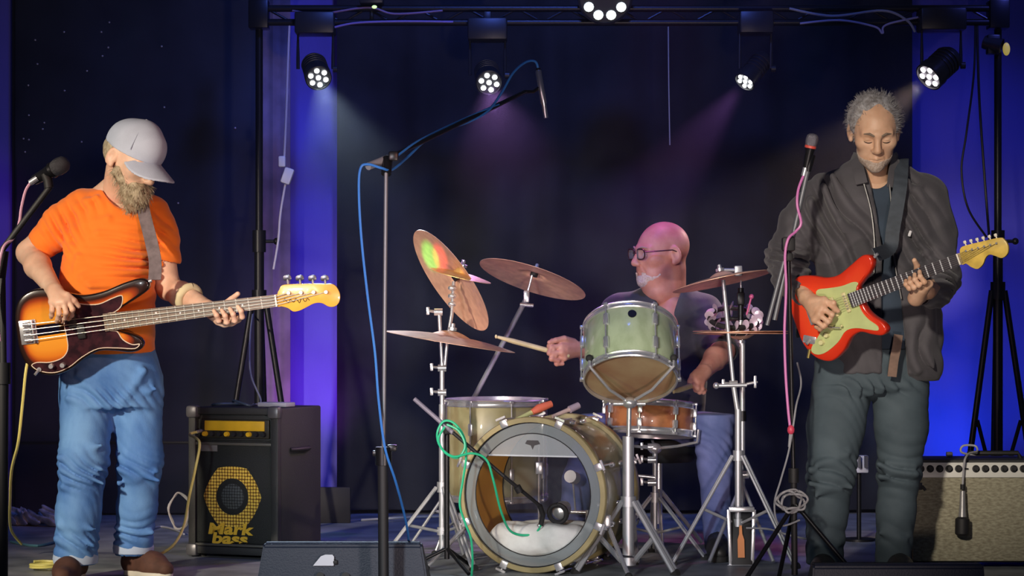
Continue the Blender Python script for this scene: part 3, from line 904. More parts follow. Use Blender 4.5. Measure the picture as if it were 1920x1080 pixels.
def wing(t, c, m=M_chrome, side=1):
    MB().cyl(c - Vector((0.016, 0, 0)), c + Vector((0.016, 0, 0)), 0.014).cyl(c, c + Vector((0.035 * side, -0.01, 0.004)), 0.005, n=8).box(c + Vector((0.04 * side, -0.012, 0.004)), (0.012, 0.006, 0.03), bev=0.002).build('clamp_knob', m, t)

def cymbal(name, label, c, n, R, m, bell=0.055, bow=0.018, group='cymbals', hat=None):
    n = Vector(n).normalized(); c = Vector(c)
    t = thing(name, label, 'cymbal', c, group)
    pr = []
    b = bell
    for k in range(7):
        a = k / 6
        pr.append((0.006 + (b - 0.006) * a, 0.020 * math.cos(a * pi / 2) + 0.0))
    for k in range(1, 9):
        a = k / 8
        pr.append((b + (R - b) * a, -bow * a ** 1.6))
    up = pr; lo = [(r, z - 0.0016) for r, z in pr[::-1]]
    MB().lathe(up + lo, c, n=64, closed=True, R=frame_of(n)).build('plate', m, t)
    MB().lathe([(0, 0.05), (0.007, 0.048), (0.009, 0.034), (0.018, 0.033), (0.018, 0.022), (0, 0.022)], c, n=16, R=frame_of(n)).build('wing_nut', M_chrome, t)
    MB().lathe([(0.0, 0.012), (0.016, 0.012), (0.016, -0.004), (0.0, -0.004)], c, n=16, R=frame_of(n)).build('felt', M_black, t)
    return t

# double stand: ride and tilted crash
bA = P(829, 0, 0.25); bA.z = 0
t = thing('cymbal_stand', 'chrome double cymbal stand beside the tall overhead microphone stand', 'stand', bA, 'chrome drum hardware')
chrome_tripod(t, bA, 0.30, 0.13, 0.25, (195, 300, 70), M_steel, ztop=0.62)
kA = P(829, 690, 0.25)
MB().cyl((bA.x, bA.y, 0.58), kA + Vector((0, 0, 0.02)), 0.0095).build('middle_tube', M_chrome, t)
wing(t, P(829, 690, 0.25), side=-1); wing(t, P(829, 736, 0.25), side=-1)
MB().cyl(kA, P(823, 580, 0.25), 0.007).build('rod', M_chrome, t)
MB().tube([kA + Vector((0.01, 0, 0)), P(838, 645, 0.25), P(847, 590, 0.27), P(851, 528, 0.30)], 0.007, 10).build('arm', M_chrome, t)
wing(t, P(822, 585, 0.25), side=-1)
for py in (545, 560, 575):
    MB().sphere(P(848, py - 5, 0.28), (0.017, 0.014, 0.011), 10, 8).build('tilter', M_chrome, t)
C1 = P(852, 521, 0.33)
cymbal('crash_cymbal', 'large crash cymbal tipped steeply showing its pinkish underside', C1, (0.77, 0.30, 0.555), 0.235, M_bronze)
cymbal('splash_cymbal', 'small gold splash cymbal crossing the steeply tipped crash', P(864, 511, 0.19), (0.24, -0.10, 0.97), 0.122, M_gold, bell=0.03, bow=0.012)
cymbal('ride_cymbal', 'wide ride cymbal seen edge on with raised bell', P(846, 630, 0.22), (0.165, -0.02, 0.985), 0.254, M_bronze, bell=0.075, bow=0.022)

# boom stand for the middle crash
bB = P(868, 0, 0.92); bB.z = 0
t = thing('cymbal_stand', 'chrome boom stand leaning up to the crash above the drumstick', 'stand', bB, 'chrome drum hardware')
chrome_tripod(t, bB, 0.30, 0.13, 0.22, (185, 305, 65), M_steel, ztop=0.6)
e0 = P(868, 785, 0.92); e1 = P(986, 562, 0.55)
MB().cyl(e0 - (e1 - e0).normalized() * 0.06, e1, 0.0105).build('boom_arm', M_steel, t)
MB().cyl((bB.x, bB.y, 0.55), e0, 0.010).build('middle_tube', M_chrome, t)
wing(t, e0)
MB().box(P(987, 556, 0.55), (0.024, 0.024, 0.05), bev=0.005).cyl(P(975, 571, 0.54), P(1000, 573, 0.54), 0.007).build('tilter', M_chrome, t)
MB().cyl(P(987, 556, 0.55), P(1001, 505, 0.55), 0.005).build('rod', M_chrome, t)
cymbal('crash_cymbal', 'crash cymbal sloping down toward the mint rack tom', P(1001, 516, 0.55), (0.30, 0.20, 0.93), 0.222, M_bronze)

# stand for the right crash
bC = P(1384, 0, 0.28); bC.z = 0
t = thing('cymbal_stand', 'tall chrome cymbal stand at the drummer left arm', 'stand', bC, 'chrome drum hardware')
chrome_tripod(t, bC, 0.42, 0.16, 0.26, (190, 320, 80), M_steel, ztop=0.60)
kC = P(1375, 720, 0.28)
MB().cyl((bC.x, bC.y, 0.58), kC, 0.010).build('middle_tube', M_steel, t)
MB().cyl(kC, P(1356, 525, 0.30), 0.008).build('rod', M_steel, t)
wing(t, kC, side=-1)
MB().cyl(P(1345, 723, 0.27), P(1400, 722, 0.27), 0.008).sphere(P(1343, 723, 0.27), 0.013).build('boom_clamp', M_chrome, t)
MB().box(P(1384, 508, 0.30), (0.03, 0.03, 0.04), bev=0.004).cyl(P(1352, 506, 0.30), P(1392, 507, 0.30), 0.007).build('tilter', M_steel, t)
cymbal('crash_cymbal', 'thin crash cymbal reaching from the drummer shoulder to the guitarist sleeve', P(1353, 519, 0.30), (-0.20, 0.08, 0.97), 0.198, M_bronze)

# hi-hat
bH = P(1392, 0, 0.45); bH.z = 0
t = thing('hi_hat_stand', 'chrome hi-hat stand with pedal frame by the drummer foot', 'stand', bH, 'chrome drum hardware')
MB().cyl((bH.x, bH.y, 0.05), P(1392, 640, 0.45), 0.011).build('column', M_steel, t)
MB().cyl(P(1392, 640, 0.45), P(1389, 525, 0.45), 0.0035).build('pull_rod', M_chrome, t)
for px, py in ((1330, 1068), (1450, 1068), (1400, 1030)):
    MB().cyl(P(1391, 905, 0.43), P(px, 0, 0.25 if py > 1050 else 0.68).xy.to_3d() + Vector((0, 0, 0.012)), 0.0075).build('leg', M_steel, t)
for px in (1366, 1414):
    a = P(px, 955, 0.24); b = P(px + (4 if px < 1390 else -4), 1066, 0.24)
    MB().box((a + b) / 2, (0.014, 0.014, (a - b).length), frame_of(a - b), bev=0.003).build('pedal_rail', M_chrome, t)
MB().box(P(1390, 1062, 0.24), (0.11, 0.03, 0.016), bev=0.003).build('pedal_base', M_chrome, t)
MB().box(P(1390, 955, 0.24), (0.10, 0.03, 0.02), bev=0.004).build('pedal_top', M_chrome, t)
fb = MB().box(P(1390, 1010, 0.26), (0.082, 0.012, 0.215), Matrix.Rotation(-0.25, 3, 'X'), bev=0.004).build('footboard', M_black, t)
MB().prism([(-0.013, -0.07), (0.013, -0.07), (0.013, 0.0), (0.006, 0.022), (0.005, 0.055), (-0.005, 0.055), (-0.006, 0.022), (-0.013, 0.0)], 0.0, 0.003,
           Matrix.Translation(P(1389, 1012, 0.235)) @ Matrix.Rotation(pi / 2 - 0.25, 4, 'X')).build('orange_emblem', mat('orange_paint', (0.75, 0.28, 0.10), 0.4), fb)
MB().cyl(P(1378, 890, 0.4), P(1404, 890, 0.4), 0.016).build('leg_collar', M_chrome, t)
MB().cyl(P(1392, 780, 0.45) - Vector((0, 0, 0.02)), P(1392, 780, 0.45) + Vector((0, 0, 0.02)), 0.017).build('height_collar', M_blackmetal, t)
MB().cyl(P(1400, 720, 0.44), P(1420, 716, 0.44), 0.006).box(P(1416, 716, 0.43), (0.012, 0.01, 0.05), bev=0.003).build('clamp_knob', M_chrome, t)
ch = P(1389, 622, 0.45)
for nz, lab in ((0.006, 'upper hi-hat cymbal beside the purple cabled microphone stand'), (-0.012, 'lower hi-hat cymbal turned face up under its twin')):
    cymbal('hi_hat_cymbal', lab, ch + Vector((0, 0, nz)), (0.02, -0.02, 1 if nz > 0 else -1), 0.19, M_bronze, bell=0.055, bow=0.008)
# jingle ring above the hi-hat
jt = thing('hi_hat_jingles', 'ring of chrome tambourine jingles mounted above the hi-hat', 'tambourine', P(1378, 600, 0.45))
M_jing = mat('jingle_metal', (0.86, 0.70, 0.86), 0.3, 0.45)
MB().torus(P(1376, 596, 0.45), (0.0, -0.45, 1), 0.098, 0.010, 40, 8).build('ring', M_black, jt)
MB().torus(P(1376, 612, 0.45), (0.0, -0.35, 1), 0.092, 0.008, 40, 8).build('ring', M_black, jt)
rj = random.Random(3)
Fj = frame_of((0.0, -0.45, 1))
for k in range(16):
    a = 2 * pi * k / 16
    for q in range(2):
        c = P(1376, 597, 0.45) + Fj @ Vector((math.cos(a) * 0.098, math.sin(a) * 0.098, 0.014 - 0.03 * q))
        MB().lathe([(0, 0.004), (0.010, 0.003), (0.019, 0.0), (0.010, 0.001), (0, 0.001)], c, axis=(math.cos(a) * 0.8, math.sin(a) * 0.8 - 0.3, rj.uniform(-0.6, 0.6)), n=14).build('jingle', M_jing, jt)
MB().cyl(P(1389, 600, 0.45), P(1389, 540, 0.45), 0.012).box(P(1389, 560, 0.44), (0.03, 0.03, 0.05), bev=0.005).build('clutch', M_blackmetal, jt)
MB().cyl(P(1400, 590, 0.44), P(1408, 560, 0.43), 0.004).sphere(P(1409, 556, 0.43), 0.010).build('clamp_screw', mat('pink_knob', (0.6, 0.12, 0.3), 0.4), jt)

# rack tom stand
bT = P(1178, 0, 0.03); bT.z = 0
t = thing('tom_stand', 'chrome basket stand on tripod holding the mint rack tom', 'stand', bT, 'chrome drum hardware')
chrome_tripod(t, bT, P(0, 940, 0.03).z, P(0, 1052, 0.03).z, 0.22, (205, 318, 80), M_steel, r_leg=0.014, r_col=0.022, ztop=P(0, 818, 0.03).z)
MB().cyl((bT.x, bT.y, 0.44), P(1180, 757, 0.02), 0.009).build('upper_tube', M_chrome, t)
MB().cyl(P(1171, 940, 0.02), P(1120, 948, 0.02), 0.008).build('leg_clamp', M_chrome, t)
hub = P(1181, 755, 0.0)
MB().sphere(hub, (0.03, 0.03, 0.022), 14, 8).cyl(P(1150, 757, 0.0), P(1210, 757, 0.0), 0.008).build('basket_hub', M_chrome, t)
for a in (-2.55, -0.6, 1.57):
    ein = lambda r, z: tc + Ft @ (Ft.inverted() @ (Vector((1, 0, 0)) * math.cos(a) * r + Vector((0, 0.84, -0.54)) * math.sin(a) * r)) + TA * z
    ein2 = tc + Vector((math.cos(a), 0, 0)) * 0.19 + Vector((0, -0.84, 0.54)) * (-math.sin(a)) * 0.19
    arm = MB().tube([hub, hub.lerp(ein2, 0.5) - TA * 0.03, ein2 - TA * 0.012, ein2 + TA * 0.02], 0.006, 8).build('basket_arm', M_chrome, t)
    MB().sphere(ein2 + TA * 0.022, 0.014).build('rubber_tip', M_rubber, arm)
# snare stand
bS = P(1228, 0, 0.52); bS.z = 0
t = thing('snare_stand', 'chrome snare stand with clamps under the wooden snare', 'stand', bS, 'chrome drum hardware')
chrome_tripod(t, bS, 0.24, 0.10, 0.21, (200, 335, 90), M_steel, r_leg=0.007, r_col=0.010, ztop=0.42)
sb = Vector((bS.x, bS.y, 0.435))
MB().sphere(sb, (0.028, 0.028, 0.022), 12, 8).build('basket_hub', M_chrome, t)
for a in (210, 330, 90):
    d = Vector((math.cos(math.radians(a)), math.sin(math.radians(a)), 0))
    MB().tube([sb, sb + d * 0.10 + Vector((0, 0, 0.012)), sb + d * 0.186 + Vector((0, 0, 0.03)), sb + d * 0.192 + Vector((0, 0, 0.08))], 0.006, 8).build('basket_arm', M_chrome, t)
for py in (838, 862, 905):
    wing(t, P(1222, py, 0.51), side=-1)
MB().cyl(P(1196, 892, 0.51), P(1228, 895, 0.51), 0.007).build('tilt_screw', M_chrome, t)

# two sticks resting on the bass drum
def stick(name, label, p0, p1, m0, m1, group=None):
    p0 = Vector(p0); p1 = Vector(p1); d = (p1 - p0)
    t = thing(name, label, 'drumstick', p0, group)
    MB().tube([p0, p0 + d * 0.02, p0 + d * 0.75, p0 + d * 0.95], [0.006, 0.0105, 0.0105, 0.006], 10).build('shaft', m0, t)
    MB().sphere(p0 + d * 0.97, (0.0055, 0.0055, 0.008), 10, 8).build('tip', m1, t)
    return t
t = thing('percussion_brush', 'drum brush with red grip lying on top of the bass drum', 'drumstick', P(975, 782, 0.12))
MB().tube([P(968, 787, 0.02), P(1000, 772, 0.07)], [0.007, 0.010], 10).build('shaft', mat('lime_stick', (0.62, 0.66, 0.30), 0.5), t)
MB().tube([P(998, 773, 0.06), P(1010, 766, 0.07), P(1034, 757, 0.09)], [0.011, 0.017, 0.013], 10).build('grip', mat('red_grip', (0.70, 0.16, 0.09), 0.5), t)
t = thing('soft_mallet', 'mallet with pale pink head lying on the bass drum rim', 'drumstick', P(1045, 778, 0.1))
MB().tube([P(1036, 781, 0.02), P(1072, 766, 0.07)], [0.007, 0.009], 10).build('shaft', mat('pink_stick', (0.62, 0.46, 0.42), 0.5), t)
MB().tube([P(1068, 768, 0.06), P(1085, 760, 0.08)], [0.014, 0.013], 10).build('head', mat('mauve_felt', (0.42, 0.34, 0.42), 0.8), t)

# ------------------------------------------------------------------ microphones and their stands
M_mesh = mat('mic_mesh', (0.10, 0.10, 0.11), 0.45, 0.7, bump=0.8, bscale=500)
def mic(t, tip, tail, r=0.024, body=M_blackmetal, ring=None, mesh=M_mesh):
    tip = Vector(tip); tail = Vector(tail); d = (tail - tip); L = d.length; R = frame_of(d)
    MB().lathe([(0, 0), (r * 0.6, r * 0.12), (r * 0.9, r * 0.45), (r, r), (r * 0.98, r * 1.5), (r * 0.85, r * 2.0)], tip, n=20, R=R).build('grille', mesh, t)
    MB().lathe([(r * 0.86, r * 1.95), (r * 0.92, r * 2.0), (r * 0.92, r * 2.35), (r * 0.84, r * 2.4)], tip, n=20, R=R).build('grille_band', ring or body, t)
    MB().lathe([(r * 0.84, r * 2.35), (r * 0.75, L * 0.5), (r * 0.55, L * 0.97), (0, L)], tip, n=20, R=R).build('handle', body, t)

# overhead boom stand
OY = -1.35
bO = P(720, 0, OY); bO.z = -0.2
t = thing('overhead_mic_stand', 'tall microphone stand with long boom reaching over the drum kit', 'microphone stand', bO)
MB().cyl(bO + Vector((0, 0, 0.05)), P(718, 862, OY), 0.0165).build('lower_tube', M_black, t)
M_dull = mat('dull_steel', (0.16, 0.17, 0.19), 0.45, 0.4)
MB().cyl(P(719, 864, OY), P(724, 322, OY), 0.0065).build('upper_tube', M_dull, t)
cl = MB().cyl(P(719, 872, OY), P(719, 838, OY), 0.026).build('height_clutch', M_blackmetal, t)
MB().box(P(735, 840, OY), (0.03, 0.025, 0.022), bev=0.005).build('clutch_lever', M_blackmetal, cl)
MB().box(P(704, 850, OY), (0.02, 0.02, 0.018), bev=0.004).build('clutch_screw', M_blackmetal, cl)
for a in (182, 270, 358):
    d = Vector((math.cos(math.radians(a)), math.sin(math.radians(a)), 0))
    MB().cyl(bO + Vector((0, 0, 0.09)), bO + d * 0.3 + Vector((0, 0, 0.012)), 0.009).build('leg', M_black, t)
bo0 = P(690, 312, OY - 0.02); bo1 = P(985, 172, -0.45)
ja = P(727, 297, -1.30)
MB().tube([bo0, ja], 0.012, 12).build('counterweight', M_steel, t)
MB().cyl(ja, bo1, 0.0075).build('boom', M_blackmetal, t)
MB().cyl(P(724, 326, OY), P(727, 297, OY + 0.03), 0.016).box(P(738, 293, OY), (0.03, 0.03, 0.03), bev=0.006).build('boom_clutch', M_blackmetal, t)
MB().tube([bo1, P(1000, 172, -0.43), P(1010, 165, -0.42)], 0.006, 8).build('clip', M_blackmetal, t)
m_ = thing('overhead_microphone', 'slim pencil microphone hanging at the end of the overhead boom', 'microphone', P(1012, 168, -0.42))
MB().lathe([(0, 0), (0.008, 0.002), (0.0085, 0.05), (0.011, 0.055), (0.011, 0.17), (0.007, 0.175), (0, 0.176)], P(1024, 222, -0.42), axis=P(1009, 130, -0.42) - P(1024, 222, -0.42), n=16).build('body', mat('mic_nickel', (0.45, 0.45, 0.5), 0.3, 0.9), m_)
MB().cyl(P(1012, 150, -0.42), P(1009, 128, -0.42), 0.008).build('plug', M_blackmetal, m_)
cable('blue_cable', [P(1009, 128, -0.42), P(1003, 115, -0.44), P(985, 117, -0.48), P(962, 137, -0.55), P(940, 175, -0.62), P(915, 208, -0.72), P(880, 228, -0.82), P(846, 240, -0.9), P(800, 262, -1.05), P(764, 295, -1.2), P(735, 318, -1.33), P(715, 315, -1.38), P(690, 308, -1.38), P(676, 316, -1.38), P(673, 360, -1.38), P(678, 450, -1.38), P(690, 560, -1.38), P(703, 660, -1.38), P(710, 750, -1.38), P(722, 840, -1.385), P(741, 900, -1.33), P(757, 960, -1.2), P(766, 1010, -1.1), P(766, 1060, -0.98)], 0.0042, M_blue_cable, 'blue microphone cable running along the boom and down the tall stand')
cable('blue_cable', [P(735, 300, -1.3), P(775, 270, -1.16), P(812, 250, -1.02), P(850, 232, -0.9), P(905, 208, -0.74), P(935, 196, -0.64)], 0.0038, M_blue_cable, 'short loop of blue cable twisted around the boom')

# kick drum microphone stand with boom
bK = P(838, 0, -0.02); bK.z = 0
t = thing('kick_mic_stand', 'short black boom stand pointing down into the bass drum', 'microphone stand', bK)
MB().cyl(bK + Vector((0, 0, 0.05)), P(838, 800, -0.02), 0.010).build('column', M_blackmetal, t)
for a in (190, 300, 60):
    d = Vector((math.cos(math.radians(a)), math.sin(math.radians(a)), 0))
    MB().cyl(bK + Vector((0, 0, 0.09)), bK + d * 0.17 + Vector((0, 0, 0.01)), 0.007).build('leg', M_blackmetal, t)
k0 = P(777, 748, -0.02); k1 = P(968, 912, -0.13); k2 = fc + ax * 0.03 + Vector((0.035, 0, -0.005))
k1 = P(945, 893, -0.16); k2 = P(1012, 948, -0.06)
MB().cyl(k0, P(850, 812, -0.06), 0.0085).build('counterweight', mat('grey_paint', (0.25, 0.23, 0.30), 0.45), t)
MB().tube([P(848, 810, -0.06), k1, k2], 0.007, 10).build('boom', M_black, t)
MB().box(P(840, 803, -0.04), (0.035, 0.04, 0.045), bev=0.008).build('boom_clutch', M_black, t)
MB().cyl(P(969, 912, -0.125), P(975, 922, -0.12), 0.014).build('boom_collar', M_black, t)
t = thing('kick_microphone', 'dark bass drum microphone with silver body inside the open drum', 'microphone', P(1035, 965, 0.0))
kd = P(1052, 950, 0.06)
MB().lathe([(0, 0), (0.020, 0.004), (0.030, 0.014), (0.032, 0.05), (0.026, 0.075), (0, 0.078)], P(1048, 962, 0.01), axis=(0.3, 0.9, 0.2), n=24).build('body', mat('mic_silver', (0.55, 0.57, 0.58), 0.35, 0.7), t)
MB().torus(P(1046, 963, 0.005), (0.3, 0.9, 0.2), 0.034, 0.009, 28, 8).build('grille_ring', M_black, t)
MB().tube([P(1012, 948, -0.06), P(1018, 965, -0.04), P(1014, 985, -0.03)], 0.010, 10).build('swivel', M_black, t)
MB().sphere(P(1012, 986, -0.03), 0.011).build('swivel_end', M_chrome, t)
cable('green_cable', [P(1014, 985, -0.04), P(1000, 1002, -0.02), P(960, 998, -0.05), P(940, 960, -0.12), P(925, 900, -0.17), P(912, 862, -0.18), P(885, 850, -0.17), P(850, 856, -0.12), P(826, 838, -0.09), P(820, 812, -0.07), P(832, 790, -0.07), P(852, 794, -0.08), P(870, 820, -0.10), P(874, 855, -0.12), P(868, 900, -0.13), P(862, 945, -0.14), P(872, 980, -0.14), P(883, 1010, -0.14), P(886, 1050, -0.16), P(884, 1082, -0.2)], 0.0045, M_green_cable, 'green microphone cable from the bass drum down to the floor')
cable('green_cable', [P(838, 796, -0.1), P(860, 808, -0.11), P(872, 836, -0.12), P(858, 858, -0.12), P(834, 848, -0.1), P(822, 824, -0.09), P(834, 800, -0.09)], 0.0045, M_green_cable, 'coil of green cable hung over the boom stand beside the bass drum')

# vocal microphone at the left edge
LY = -1.7
bL = P(4, 0, LY); bL.z = -0.2
t = thing('vocal_mic_stand', 'black boom microphone stand at the edge beside the bass player', 'microphone stand', bL)
MB().cyl(bL + Vector((0, 0, 0.05)), P(6, 690, LY), 0.016).build('lower_tube', M_black, t)
MB().cyl(P(6, 700, LY), P(3, 490, LY), 0.011).build('upper_tube', M_black, t)
MB().cyl(P(6, 720, LY), P(6, 680, LY), 0.022).build('height_clutch', M_black, t)
MB().cyl(P(-20, 500, LY), P(94, 350, LY), 0.009).build('boom', M_black, t)
MB().cyl(P(-2, 520, LY), P(4, 470, LY), 0.020).build('boom_clutch', M_black, t)
MB().tube([P(92, 352, LY), P(90, 338, LY), P(84, 326, LY)], 0.014, 10).build('clip', M_black, t)
for a in (20, 140, 260):
    d = Vector((math.cos(math.radians(a)), math.sin(math.radians(a)), 0))
    MB().cyl(bL + Vector((0, 0, 0.10)), bL + d * 0.3 + Vector((0, 0, 0.012)), 0.009).build('leg', M_black, t)
t = thing('vocal_microphone', 'black vocal microphone on the boom beside the bass player', 'microphone', P(90, 325, LY))
mic(t, P(127, 303, LY - 0.02), P(62, 339, LY + 0.02), 0.026)
MB().cyl(P(70, 334, LY), P(56, 343, LY), 0.009).build('plug', M_chrome, t)
cable('microphone_cable', [P(58, 342, LY), P(48, 358, LY), P(40, 390, LY), P(36, 418, LY), P(24, 448, LY), P(4, 470, LY - 0.03), P(-8, 560, LY - 0.03), P(0, 640, LY - 0.04)], 0.0045, mat('mauve_cable', (0.55, 0.30, 0.42), 0.45), 'mauve cable hanging from the vocal microphone beside the bass player')

# vocal microphone before the guitarist
RY = -0.55
bR = P(1490, 0, RY); bR.z = 0
t = thing('vocal_mic_stand', 'black microphone stand wrapped with pink cable before the guitarist', 'microphone stand', bR)
MB().cyl(bR + Vector((0, 0, 0.05)), P(1488, 890, RY), 0.011).build('lower_tube', M_black, t)
MB().cyl(P(1488, 892, RY), P(1478, 460, RY), 0.0075).build('upper_tube', M_blackmetal, t)
MB().cyl(P(1488, 905, RY), P(1488, 878, RY), 0.018).build('height_clutch', M_black, t)
MB().cyl(P(1452, 600, RY + 0.02), P(1516, 312, RY), 0.0085).build('boom', M_dull, t)
MB().cyl(P(1438, 610, RY), P(1470, 490, RY), 0.0075).build('counterweight', M_dull, t)
MB().box(P(1478, 458, RY), (0.045, 0.04, 0.05), bev=0.008).box(P(1478, 482, RY), (0.03, 0.03, 0.03), bev=0.006).build('boom_clutch', M_black, t)
MB().tube([P(1515, 322, RY), P(1517, 302, RY), P(1520, 290, RY)], [0.010, 0.017, 0.018], 12).build('clip', M_blackmetal, t)
for a in (215, 335, 95):
    d = Vector((math.cos(math.radians(a)), math.sin(math.radians(a)), 0))
    MB().cyl(bR + Vector((0, 0, 0.30)), bR + d * 0.26 + Vector((0, 0, 0.012)), 0.008).build('leg', M_blackmetal, t)
t = thing('vocal_microphone', 'vocal microphone with red ring pointing up before the guitarist', 'microphone', P(1517, 290, RY))
mic(t, P(1525, 250, RY - 0.02), P(1511, 316, RY + 0.0), 0.022, ring=mat('red_ring', (0.6, 0.08, 0.06), 0.4), mesh=mat('silver_mesh', (0.22, 0.21, 0.25), 0.4, 0.7, bump=0.8, bscale=500))
MB().cyl(P(1511, 314, RY), P(1507, 330, RY), 0.010).build('plug', M_chrome, t)
cable('pink_cable', [P(1508, 326, RY), P(1497, 355, RY - 0.01), P(1495, 385, RY - 0.02), P(1502, 418, RY - 0.02), P(1492, 434, RY - 0.02), P(1478, 448, RY - 0.03), P(1472, 480, RY - 0.03), P(1474, 540, RY - 0.02), P(1471, 620, RY - 0.02), P(1473, 700, RY - 0.02), P(1478, 770, RY - 0.02), P(1482, 805, RY - 0.02)], 0.0048, M_pink_cable, 'pink microphone cable running down the stand before the guitarist')
t = thing('cable_ball', 'small red ball plug on the microphone stand tube', 'connector', P(1483, 806, RY))
MB().sphere(P(1483, 806, RY - 0.03), (0.013, 0.013, 0.017), 12, 10).build('cap', mat('red_cap', (0.65, 0.06, 0.12), 0.4), t)
MB().cyl(P(1482, 812, RY - 0.03), P(1480, 838, RY - 0.03), 0.005).build('sleeve', M_gcab, t)
cable('guitar_lead', [P(1495, 680, RY + 0.15), P(1502, 720, RY + 0.1), P(1493, 760, RY), P(1487, 800, RY - 0.03), P(1478, 850, RY - 0.03), P(1464, 900, RY - 0.02), P(1452, 945, RY - 0.02), P(1462, 985, RY - 0.02), P(1500, 975, RY - 0.03)], 0.0035, M_gcab, 'thin grey guitar lead hanging from the red guitar')
pts = []
for k in range(34):
    a = k * 0.75
    pts.append(P(1484 + 30 * math.cos(a) * (0.8 + 0.25 * math.sin(k)), 940 + 22 * math.sin(a) * (0.8 + 0.25 * math.cos(k * 1.7)), RY - 0.03 + 0.02 * math.sin(k * 2.1)))
cable('coiled_cable', pts, 0.004, mat('pale_cable', (0.42, 0.42, 0.44), 0.45), 'bundle of pale cable coiled around the stand foot', k=5)
cable('floor_cable', [P(1400, 990, 0.2), P(1440, 992, 0.1), P(1475, 1002, -0.05), P(1520, 1012, 0.0), P(1560, 1014, 0.2)], 0.004, M_gcab, 'grey cable trailing across the floor toward the guitarist')

# ------------------------------------------------------------------ bass amplifier
AY = 0.42
a0 = P(347, 1050, AY); a0.z = 0
ang = math.radians(-22)
RA = Matrix.Rotation(ang, 3, 'Z')
AW, AD, AH = 0.405, 0.37, 0.60
corner = P(522, 1050, AY - 0.02)
# local frame: x along the front, y to the back, z up, origin at the front left foot
org = Vector((a0.x, AY + 0.15, 0)); org = Vector((corner.x, corner.y, 0)) - RA @ Vector((AW, 0, 0))
ba = thing('bass_amplifier', 'black bass amplifier with yellow ring and yellow control panel', 'amplifier', org, rot=RA)
def L(mb, name, m, par=None, **k): return mb.build(name, m, par or ba, local=True, **k)
M_tolex = mat('black_tolex', (0.030, 0.032, 0.032), 0.55, bump=0.3, bscale=300)
M_grill = mat('black_grille', (0.020, 0.024, 0.024), 0.5, 0.3, bump=0.6, bscale=400)
M_yel = mat('amp_yellow', (0.80, 0.50, 0.02), 0.45, var=0.08, vscale=15)
bw = 0.02
L(MB().box((AW / 2, AD / 2 + 0.01, 0.015 + (AH - 0.015) / 2), (AW, AD - 0.02, AH - 0.015), bev=0.008), 'cabinet', M_tolex)
for c, s_ in (((AW / 2, 0.01, AH - 0.014), (AW, 0.03, 0.028)), ((AW / 2, 0.01, 0.030), (AW, 0.03, 0.03)), ((0.016, 0.01, AH / 2), (0.032, 0.03, AH - 0.03)), ((AW - 0.016, 0.01, AH / 2), (0.032, 0.03, AH - 0.03))):
    L(MB().box(c, s_, bev=0.004), 'front_edge', M_tolex)
L(MB().box((AW / 2, 0.004, AH - 0.145), (AW - 0.06, 0.012, 0.012), bev=0.003), 'panel_rail', mat('rail_grey', (0.16, 0.16, 0.14), 0.4, 0.5))
L(MB().box((AW / 2, 0.004, 0.052), (AW - 0.06, 0.012, 0.010), bev=0.003), 'bottom_rail', mat('rail_grey', (0.16, 0.16, 0.14), 0.4, 0.5))
for x in (0.018, AW - 0.018):
    for z in (0.03, AH - 0.018):
        L(MB().box((x, 0.004, z), (0.05, 0.045, 0.05), bev=0.012), 'corner_guard', mat('guard_metal', (0.18, 0.18, 0.19), 0.4, 0.6))
pn = L(MB().box((AW / 2 + 0.005, 0.010, AH - 0.085), (AW - 0.10, 0.014, 0.075), bev=0.003), 'control_panel', mat('panel_black', (0.03, 0.028, 0.02), 0.4))
L(MB().box((AW / 2 + 0.005, 0.001, AH - 0.073), (AW - 0.135, 0.008, 0.04), bev=0.003), 'yellow_plate', M_yel, pn)
for k in range(9):
    x = 0.075 + k * 0.033
    L(MB().lathe([(0, 0.014), (0.009, 0.014), (0.011, 0.0), (0, 0.0)], (x, 0.003, AH - 0.106), axis=(0, -1, 0), n=14), 'knob', M_black if k % 3 else M_yel, pn)
L(MB().cyl((0.055, 0.003, AH - 0.095), (0.055, -0.03, AH - 0.098), 0.007), 'jack_plug', M_chrome, pn)
gr = L(MB().box((AW / 2, 0.014, 0.265), (AW - 0.064, 0.012, 0.41), bev=0.003), 'grille', M_grill)
# yellow octagonal ring behind the perforated steel, with small holes
def dots(name, c_hole, c_ring, scale):
    m = bpy.data.materials.new(name); m.use_nodes = True
    nt = m.node_tree; b = nt.nodes['Principled BSDF']; b.inputs['Roughness'].default_value = 0.45
    tc_ = nt.nodes.new('ShaderNodeTexCoord'); mp = nt.nodes.new('ShaderNodeMapping'); mp.inputs['Scale'].default_value = (1, 0.0, 1)
    vo = nt.nodes.new('ShaderNodeTexVoronoi'); vo.inputs['Scale'].default_value = scale; vo.inputs['Randomness'].default_value = 0.12
    rp = nt.nodes.new('ShaderNodeValToRGB'); rp.color_ramp.elements[0].position = 0.36; rp.color_ramp.elements[1].position = 0.46
    rp.color_ramp.elements[0].color = (*c_hole, 1); rp.color_ramp.elements[1].color = (*c_ring, 1)
    nt.links.new(tc_.outputs['Object'], mp.inputs[0]); nt.links.new(mp.outputs[0], vo.inputs['Vector']); nt.links.new(vo.outputs['Distance'], rp.inputs[0])
    nt.links.new(rp.outputs[0], b.inputs['Base Color'])
    return m
rc = (AW / 2 - 0.008, 0.006, 0.245)
def octa(r, rz):
    return [(math.cos(a) * r, math.sin(a) * rz) for a in [2 * pi * k / 6 for k in range(6)]]
out = []
for k in range(48):
    a = 2 * pi * k / 48
    h6 = 0.132 * math.cos(pi / 6) / math.cos((a % (pi / 3)) - pi / 6)
    h6 = 0.55 * h6 + 0.45 * 0.128
    out.append((h6 * math.cos(a), h6 * math.sin(a)))
mb = MB(); n_ = 48
vs = []
